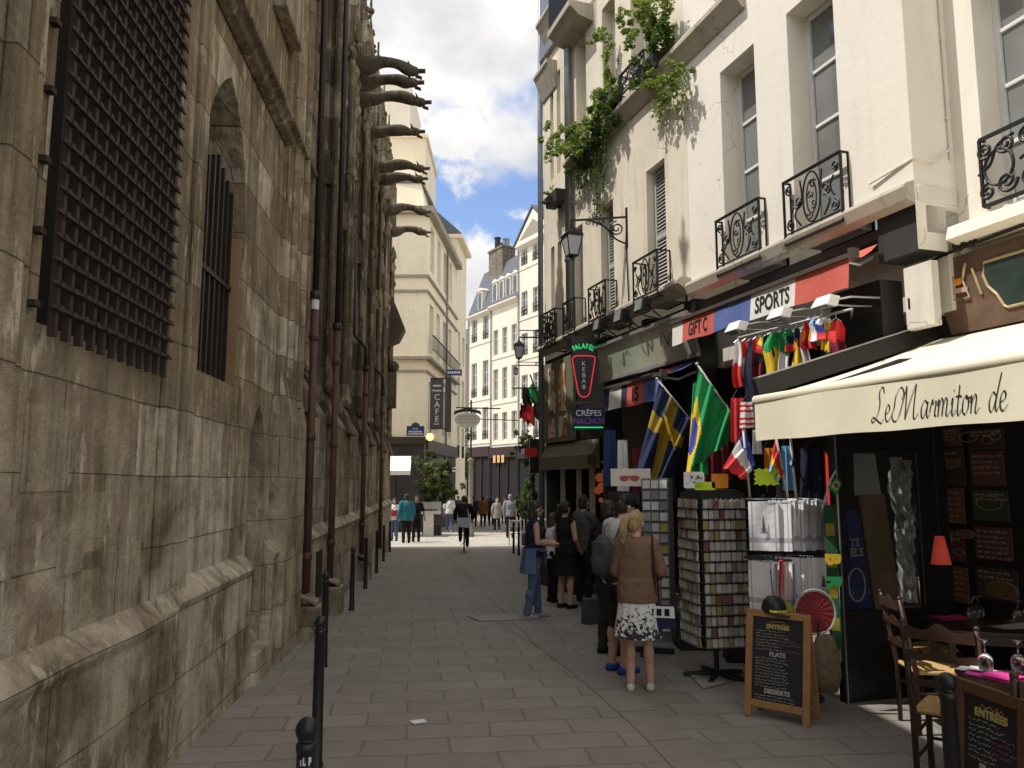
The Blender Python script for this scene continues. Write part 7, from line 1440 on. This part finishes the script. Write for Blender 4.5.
    if top:
        m_, f, g, hem = top; b = B(); torso(b, g)
        if hem < .9: b.lathe([(.168 * w + g + .004, hem - .0), (.17 * w + g + .006, hem + .01), (.17 * w + g + .002, .93), (.16 * w + g, 1.05)], (0, -.01, 0), 20, .76)
        if f > 0:
            for i in (0, 1): limb(b, i, g, f)
        t = remesh(b, "top", m_, o, vox, 4, .013, 9, 6)
    if shoe:
        for i in (0, 1): an = Vector(legs[i][1]); b = B(); cap(b, an + Vector((0, -.035, -.042)), an + Vector((0, .05, -.045)), .043, .042); cap(b, an + Vector((0, .05, -.048)), an + Vector((0, .155, -.052)), .042, .03); q = remesh(b, "shoe", shoe, o, vox, 3)
    # ---- hair
    st, hcn = hair; hm = HR.get(hcn, HR['dark']); b = B()
    if st != 'bald':
        b.ball(HB((0, -.014, .04)), (.087, .094, .098), 14, 10); b.ball(HB((0, -.045, -.01)), (.08, .066, .085), 12, 8)
        if st == 'long': 
            b.ball(HB((0, -.06, -.1)), (.085, .05, .14), 12, 8); b.ball(HB((-.05, -.03, -.08)), (.04, .05, .13), 10, 8); b.ball(HB((.05, -.03, -.08)), (.04, .05, .13), 10, 8)
        if st == 'pony':
            pts = [HB(q) for q in ((-.01, -.1, .06), (-.02, -.15, .03), (-.035, -.17, -.05), (-.045, -.155, -.13), (-.05, -.14, -.2))]
            for a, c, r1, r2 in zip(pts, pts[1:], (.03, .04, .044, .036), (.04, .044, .036, .014)): cap(b, a, c, r1, r2)
        if st == 'bun': b.ball(HB((0, -.1, .1)), (.05, .05, .045), 10, 8)
        if st == 'scarf': b.ball(HB((0, -.02, -.1)), (.09, .08, .12), 12, 8)
        remesh(b, "headscarf" if st == 'scarf' else "hair", hm, o, vox, 3, .016, 34, 7)
    o["HM"] = 0; del o["HM"]
    return o, HB, L, S, arms
M_taupe = fabric("taupe cardigan", (.19, .115, .075)); M_tee = fabric("pale grey tee", (.46, .45, .46)); M_short = fabric("dark shorts", (.035, .033, .03)); M_bluesh = fabric("blue canvas shoe", (.03, .07, .3)); M_blkc = fabric("black cloth", (.014, .014, .015)); M_jean = fabric("blue jeans", (.09, .13, .21), 25, .3); M_dnavy = fabric("navy spotted top", (.02, .02, .05)); M_gsh = fabric("grey green shirt", (.075, .085, .075)); M_wshirt = fabric("white shirt", (.68, .68, .66)); M_teal = fabric("teal jacket", (.03, .17, .23)); M_gcoat = fabric("grey coat", (.32, .31, .28)); M_bcoat = fabric("ochre brown coat", (.17, .075, .02)); M_bluegrey = fabric("blue grey shirt", (.22, .25, .29)); M_wshoe = fabric("pale shoe", (.55, .52, .45)); M_gsn = fabric("grey sneaker", (.27, .28, .28)); M_redc = fabric("red cloth", (.35, .05, .05)); M_bpk = fabric("grey backpack cloth", (.075, .08, .088))
def skirtmat():
    m, n, p = newmat("white skirt with black flowers"); co = n.n('ShaderNodeTexCoord').outputs['Object']; s = n.n('ShaderNodeSeparateXYZ', Vector=co)
    v = n.noise(co, 30, 3, .6); hgt = n.n('ShaderNodeMapRange', Value=s.outputs[2], From_Min=.5, From_Max=.86, To_Min=.44, To_Max=.66).outputs[0]
    k_ = n.math('GREATER_THAN', v, hgt); n.put(p.inputs['Base Color'], n.mix(k_, (.7, .69, .65), (.025, .025, .03))); p.inputs['Roughness'].default_value = .85; return m
M_skirt = skirtmat()
G1 = "shoppers standing at the souvenir stall"
q = ground(639, 690)
o, HB, L, S, A = person("blonde woman in taupe cardigan and white skirt with black flowers, seen from behind", q.x, q.y, -12, 1.6, 'f', 0, ('pony', 'blonde'), (M_taupe, .78, .022, .83), None, (M_skirt, .96, .50, .225), M_wshoe, (((-.2, .04, 1.12), (-.12, .2, 1.04)), ((.235, -.03, 1.13), (.2, .2, 1.06))), (((-.075, .02, .48), (-.075, -.03, .075)), ((.095, .03, .48), (.11, .02, .075))), .0, -30, .35, group=G1)
wo = o; Mw = o.matrix_basis
# shoulder bag held against her hip: navy and white, with its strap
bag = empty("shoulder_bag", (q.x + .19, q.y - .06, gz(q.y) + .56), R(-12), "navy and white handbag hanging from the blonde woman's shoulder", "bag"); b = B(); b.prism([(-.15, -.06, 0), (.15, -.06, 0), (.13, -.045, .2), (-.13, -.045, .2)], (0, .11, 0)); b.build("body", fabric("navy bag leather", (.02, .025, .06)), bag, bevel=.015)
b = B(); b.prism([(-.14, -.066, .1), (.14, -.066, .1), (.132, -.055, .2), (-.132, -.055, .2)], (0, -.006, 0)); b.build("white_flap", M_wshirt, bag); b = B()
for x in (-.07, .0, .07): b.box(x - .022, x + .022, -.078, -.0735, .12, .18)
b.build("flap_pattern", M_blkc, bag); b = B(); sp_ = [(-.02, .0, .2), (-.035, -.05, .45), (-.045, -.06, .7), (-.05, .0, .82), (-.05, .1, .78), (-.02, .16, .5), (0, .06, .2)]; b.tube(catmull(sp_, 5), .011, 6); b.build("strap", fabric("maroon strap", (.07, .015, .02)), bag)
q = ground(620, 672)
o, HB, L, S, A = person("man in a black cap, pale tee and dark shorts carrying a backpack at the racks", q.x, q.y, -62, 1.76, 'm', 0, ('short', 'dark'), (M_tee, .34, .02, .9), (M_short, .56, .018), None, M_bluesh, (((-.27, .06, 1.14), (-.14, .28, 1.06)), ((.26, .04, 1.12), (.13, .28, 1.02))), None, .08, -10, .7, group=G1)
b = B(); b.ball(HB((0, -.005, .06)), (.092, .1, .08), 14, 10); b.prism([HB((-.065, .07, .065)), HB((.065, .07, .065)), HB((.05, .16, .04)), HB((-.05, .16, .04))], (0, 0, .01)); b.build("cap", M_blkc, o, smooth=True)
bp_ = empty("backpack", (0, 0, 0), 0, "grey rounded backpack worn by the man in the black cap", "backpack"); bp_.location = o.location; bp_.rotation_euler = o.rotation_euler; bp_.scale = o.scale * .96
b = B(); b.ball(L((0, -.2, 1.15)), (.14, .095, .23), 14, 10); b.box(-.11, .11, -.26, -.14, .98, 1.3); b.ball(L((0, -.26, 1.08)), (.1, .05, .12), 12, 8); remesh(b, "sack", M_bpk, bp_, .014, 3); b = B()
for sx in (-1, 1): b.tube(catmull([L((sx * .1, -.14, 1.3)), L((sx * .12, -.06, 1.47)), L((sx * .13, .08, 1.42)), L((sx * .14, .14, 1.25)), L((sx * .17, .03, 1.06)), L((sx * .13, -.12, 1.0))], 5), .018, 6)
b.build("straps", M_bpk, bp_)
person("person with close cropped dark hair, mostly hidden behind the backpack", gx(607, 8.9), 8.9, -50, 1.68, 'm', 2, ('short', 'dark'), (M_blkc, .5, .02, .88), (M_short, 1, .015), None, M_blkc, group=G1)
q = ground(534, 618)
o, HB, L, S, A = person("dark haired woman in spotted sleeveless top and jeans, folding her arms side on", q.x, q.y, -82, 1.66, 'f', 0, ('long', 'dark'), (M_dnavy, 0, .014, .88), (M_jean, 1, .016), None, M_gsn, (((-.21, .02, 1.11), (-.04, .25, 1.1)), ((.21, .02, 1.11), (.05, .26, 1.07))), (((-.095, .05, .49), (-.1, .08, .075)), ((.095, -.03, .48), (.1, -.12, .075))), .02, 0, .2, group=G1)
jk = empty("denim_jacket", o.location, R(-82), "denim jacket tied around the waist of the woman in jeans", "jacket"); b = B(); b.grid(lambda u, v: ((.185 + .03 * v + .012 * math.sin(u * 22)) * math.cos(PI + PI * u), (.15 + .05 * v + .012 * math.sin(u * 19)) * math.sin(PI + PI * u), 1.0 - .36 * v), 36, 12); b.build("cloth", fabric("denim", (.10, .15, .25)), jk, smooth=True); b = B(); b.tube([(-.19, 0, .99), (-.1, .14, .96), (0, .17, .93), (.1, .14, .96), (.19, 0, .99)], .025, 7); b.tube([(0, .17, .93), (-.03, .18, .75)], .022, 6); b.build("knot", fabric("denim", (.1, .15, .25)), jk)
q = ground(553, 602); person("short figure in a pale top and black trousers behind the woman in jeans", q.x, q.y, -70, 1.45, 'f', 0, ('long', 'brown'), (M_wshirt, .6, .016, .9), (M_blkc, 1, .014), None, M_blkc, (((-.22, .02, 1.12), (-.1, .22, 1.1)), ((.22, .02, 1.12), (.1, .22, 1.1))), group=G1)
q = ground(566, 608); person("woman in a sleeveless black dress with bare legs, turned to the stall", q.x, q.y, -45, 1.66, 'f', 0, ('pony', 'dark'), (M_blkc, 0, .014, .84), None, (M_blkc, 1.0, .52, .2), M_blkc, (((-.23, .02, 1.1), (-.12, .2, .98)), ((.23, -.02, 1.1), (.16, .16, .95))), group=G1)
q = ground(585, 606); o, HB, L, S, A = person("dark haired person in grey green shirt and black trousers raising a white paper", q.x, q.y, -55, 1.74, 'm', 0, ('short', 'dark'), (M_gsh, .42, .022, .86), (M_blkc, 1, .016), None, M_gsn, (((-.26, .06, 1.13), (-.12, .3, 1.22)), ((.26, .1, 1.15), (.14, .36, 1.3))), group=G1)
hp = Matrix.Translation(o.location) @ RZ(R(-55)) @ Vector((.14, .42, 1.38)); pp = empty("paper", hp, R(-20), "white paper held up by the person in the grey green shirt", "paper"); b = B(); b.grid(lambda u, v: ((u - .5) * .2, .02 * math.sin(u * 3), (v - .5) * .28), 5, 5); b.build("sheet", M_wshirt, pp)
# small shopping bag and pram-like trolley at their feet
tb = empty("shopping_bag", (gx(592, 11.0), 11.0, gz(11.0)), R(20), "dark shopping bag on the ground beside the standing shoppers", "bag"); b = B(); b.prism([(-.18, -.08, 0), (.18, -.08, 0), (.16, -.06, .34), (-.16, -.06, .34)], (0, .14, 0)); b.build("body", M_bpk, tb, bevel=.012); b = B(); b.tube(catmull([(-.09, -.01, .33), (-.07, -.01, .47), (.07, -.01, .47), (.09, -.01, .33)], 5), .009, 6); b.build("handle", M_blkc, tb)
G2 = "pedestrians at the far end of the street"
walk = (((-.095, .1, .5), (-.1, .05, .075)), ((.095, .02, .48), (.1, -.2, .1)))
for (px, py, rz, H, sex, sk_, hr_, tp_, bt_, skt, shoe_, lg, ar, lab) in [
    (394, 541, 170, 1.64, 'f', 0, ('long', 'dark'), (M_wshirt, .4, .02, .88), (M_jean, 1, .016), None, M_blkc, None, (((-.2, .05, 1.12), (-.05, .24, 1.16)), ((.2, .05, 1.12), (.06, .24, 1.14))), "woman in a white top hugging a red bag by the last church bollard"),
    (387, 538, 160, 1.66, 'm', 1, ('short', 'dark'), (M_gcoat, .5, .02, .88), (M_blkc, 1, .016), None, M_wshoe, None, None, "grey topped figure half hidden at the end of the church wall"),
    (406, 543, 20, 1.8, 'm', 1, ('short', 'dark'), (M_teal, .95, .035, .78), (M_blkc, 1, .018), None, M_blkc, None, None, "tall person in a long teal jacket standing at the sunny corner"),
    (416, 542, -160, 1.74, 'm', 1, ('short', 'dark'), (M_blkc, .4, .02, .86), (M_blkc, 1, .018), None, M_blkc, None, (((-.27, .0, 1.12), (-.3, .08, .9)), ((.27, .0, 1.12), (.3, .08, .9))), "person in black standing right of the teal jacket"),
    (449, 532, 5, 1.76, 'm', 0, ('short', 'grey'), (M_wshirt, .45, .025, .86), (M_jean, 1, .016), None, M_wshoe, walk, None, "man in a loose white shirt and jeans walking away from the camera"),
    (474, 527, 0, 1.74, 'm', 1, ('short', 'dark'), (M_dnavy, .9, .02, .86), (M_blkc, 1, .018), None, M_blkc, walk, None, "dark clothed man walking between the cyclist and the ochre coat"),
    (483, 527, 0, 1.74, 'f', 1, ('long', 'dark'), (M_bcoat, .95, .03, .7), (M_blkc, 1, .016), None, M_blkc, walk, None, "person in an ochre brown coat walking away in the shade"),
    (491, 526, 0, 1.7, 'f', 1, ('long', 'dark'), (M_blkc, .9, .02, .8), (M_blkc, 1, .016), None, M_blkc, None, None, "person in black just left of the pale headscarf"),
    (497, 532, 8, 1.62, 'f', 0, ('scarf', 'light'), (M_gcoat, .95, .035, .68), (M_blkc, 1, .014), None, M_wshoe, walk, None, "person in a grey coat and pale headscarf walking away"),
    (510, 538, 0, 1.8, 'm', 0, ('short', 'grey'), (M_bluegrey, .45, .025, .88), (M_blkc, 1, .016), None, M_blkc, walk, None, "grey haired man in a blue grey shirt near the two right bollards"),
    (458, 524, 180, 1.72, 'm', 1, ('short', 'brown'), (M_gsh, .9, .02, .86), (M_jean, 1, .016), None, M_blkc, None, None, "distant figure in a dark shirt facing the camera behind the cyclist"),
    (504, 524, 180, 1.66, 'f', 0, ('long', 'brown'), (M_redc, .5, .02, .86), (M_blkc, 1, .016), None, M_blkc, None, None, "distant figure in a red top in front of the wine coloured shop"),
    (468, 522, 180, 1.75, 'm', 1, ('short', 'dark'), (M_blkc, .9, .02, .86), (M_blkc, 1, .016), None, M_blkc, walk, None, "distant dark figure coming towards the camera left of the ochre coat"),
    (487, 521, 0, 1.68, 'f', 1, ('long', 'dark'), (M_dnavy, .9, .02, .8), (M_blkc, 1, .016), None, M_blkc, walk, None, "distant navy clad figure between the ochre coat and the pale headscarf"),
    (517, 526, 0, 1.76, 'm', 1, ('short', 'dark'), (M_gsh, .9, .02, .8), (M_blkc, 1, .016), None, M_blkc, walk, None, "dark clad figure right of the grey haired man"),
    (524, 530, 170, 1.66, 'f', 1, ('long', 'dark'), (M_blkc, .9, .02, .8), (M_blkc, 1, .016), None, M_blkc, None, None, "figure in black by the dark potted shrubs at the row")]:
    q = ground(px, py); person(lab, q.x, q.y, rz, H, sex, sk_, hr_, tp_, bt_, skt, shoe_, ar, lg, far=True, group=G2)
rb = empty("handbag", at(394.5, 513, ground(394, 541).y - .3), 0, "red bag held in the arms of the woman in the white top", "bag"); b = B(); b.prism([(-.13, -.04, -.12), (.13, -.04, -.12), (.11, -.03, .1), (-.11, -.03, .1)], (0, .08, 0)); b.build("body", M_redc, rb, bevel=.01); b = B(); b.tube(catmull([(-.07, 0, .1), (-.05, 0, .2), (.05, 0, .2), (.07, 0, .1)], 4), .01, 5); b.build("handle", M_redc, rb)
# cyclist riding away
q = ground(463, 553); bx_, by_ = q.x, q.y + .5
bike = empty("bicycle", (bx_, by_, gz(by_)), 4 * PI / 180, "dark city bicycle ridden away from the camera down the middle of the street", "bicycle")
M_tyre = mat("black tyre", (.015, .015, .015), .8); 
for nm, yy_ in (("front_wheel", .52), ("rear_wheel", -.52)):
    b = B(); b.tube([(0, yy_ + .33 * math.cos(t), .35 + .33 * math.sin(t)) for t in [2 * PI * i / 28 for i in range(28)]], .02, 7, closed=True); wv = b.build(nm, M_tyre, bike, smooth=True); b = B()
    for i in range(12): t = 2 * PI * i / 12; b.tube([(.015 * (-1) ** i, yy_, .35), (0, yy_ + .31 * math.cos(t), .35 + .31 * math.sin(t))], .003, 4)
    b.tube([(0, yy_ + .31 * math.cos(t), .35 + .31 * math.sin(t)) for t in [2 * PI * i / 28 for i in range(28)]], .009, 5, closed=True); b.build("rim", M_alu, wv)
b = B()
for a, c in (((0, -.52, .35), (0, -.05, .3)), ((0, -.05, .3), (0, -.18, .8)), ((0, -.05, .3), (0, .38, .72)), ((0, -.15, .72), (0, .36, .82)), ((0, -.52, .35), (0, -.16, .74)), ((0, .52, .35), (0, .36, .9)), ((0, .36, .85), (0, .33, 1.02))): b.tube([a, c], .018, 7)
b.build("bike_frame", M_iron, bike); b = B(); b.tube([(-.3, .22, 1.03), (-.22, .33, 1.04), (0, .35, 1.02), (.22, .33, 1.04), (.3, .22, 1.03)], .014, 7); b.build("handlebar", M_iron, bike); b = B(); b.prism([(-.09, -.3, .86), (.09, -.3, .86), (.03, -.02, .86), (-.03, -.02, .86)], (0, 0, .05)); b.build("saddle", M_tyre, bike); b = B(); b.box(-.17, .17, -.01 + .45, .3 + .45, .78, .98) if False else b.tube([(-.11, -.05, .22), (.11, -.05, .38)], .012, 6); b.build("pedals", M_iron, bike); b = B(); b.ball((0, -.62, .7), .03, 8, 6); b.build("rear_lamp", M_redc, bike)
cy, HB, L, S, A = person("cyclist in black seen from behind riding down the street", bx_, by_ - .14, 4, 1.72, 'm', 1, ('short', 'dark'), (M_blkc, .95, .03, .9), (M_blkc, 1, .02), None, M_blkc, (((-.28, .2, 1.16), (-.27, .36, .98)), ((.28, .2, 1.16), (.27, .36, .98))), (((-.1, .36, .72), (-.11, .16, .36)), ((.1, .28, .56), (.11, .1, .2))), .35, 0, 0, far=True, z=gz(by_) + .02)
wb = empty("tote_bag", (bx_ + .02, by_ - .42, gz(by_) + .95), R(4), "pale cloth bag hanging at the cyclist's back", "bag"); b = B(); b.prism([(-.22, -.05, -.14), (.2, -.05, -.2), (.2, -.04, .12), (-.22, -.04, .12)], (0, .1, 0)); b.build("body", fabric("pale blue bag cloth", (.5, .53, .58)), wb, bevel=.02); b = B(); b.tube([(.15, 0, .1), (.1, .02, .4)], .012, 5); b.build("strap", M_wshirt, wb)
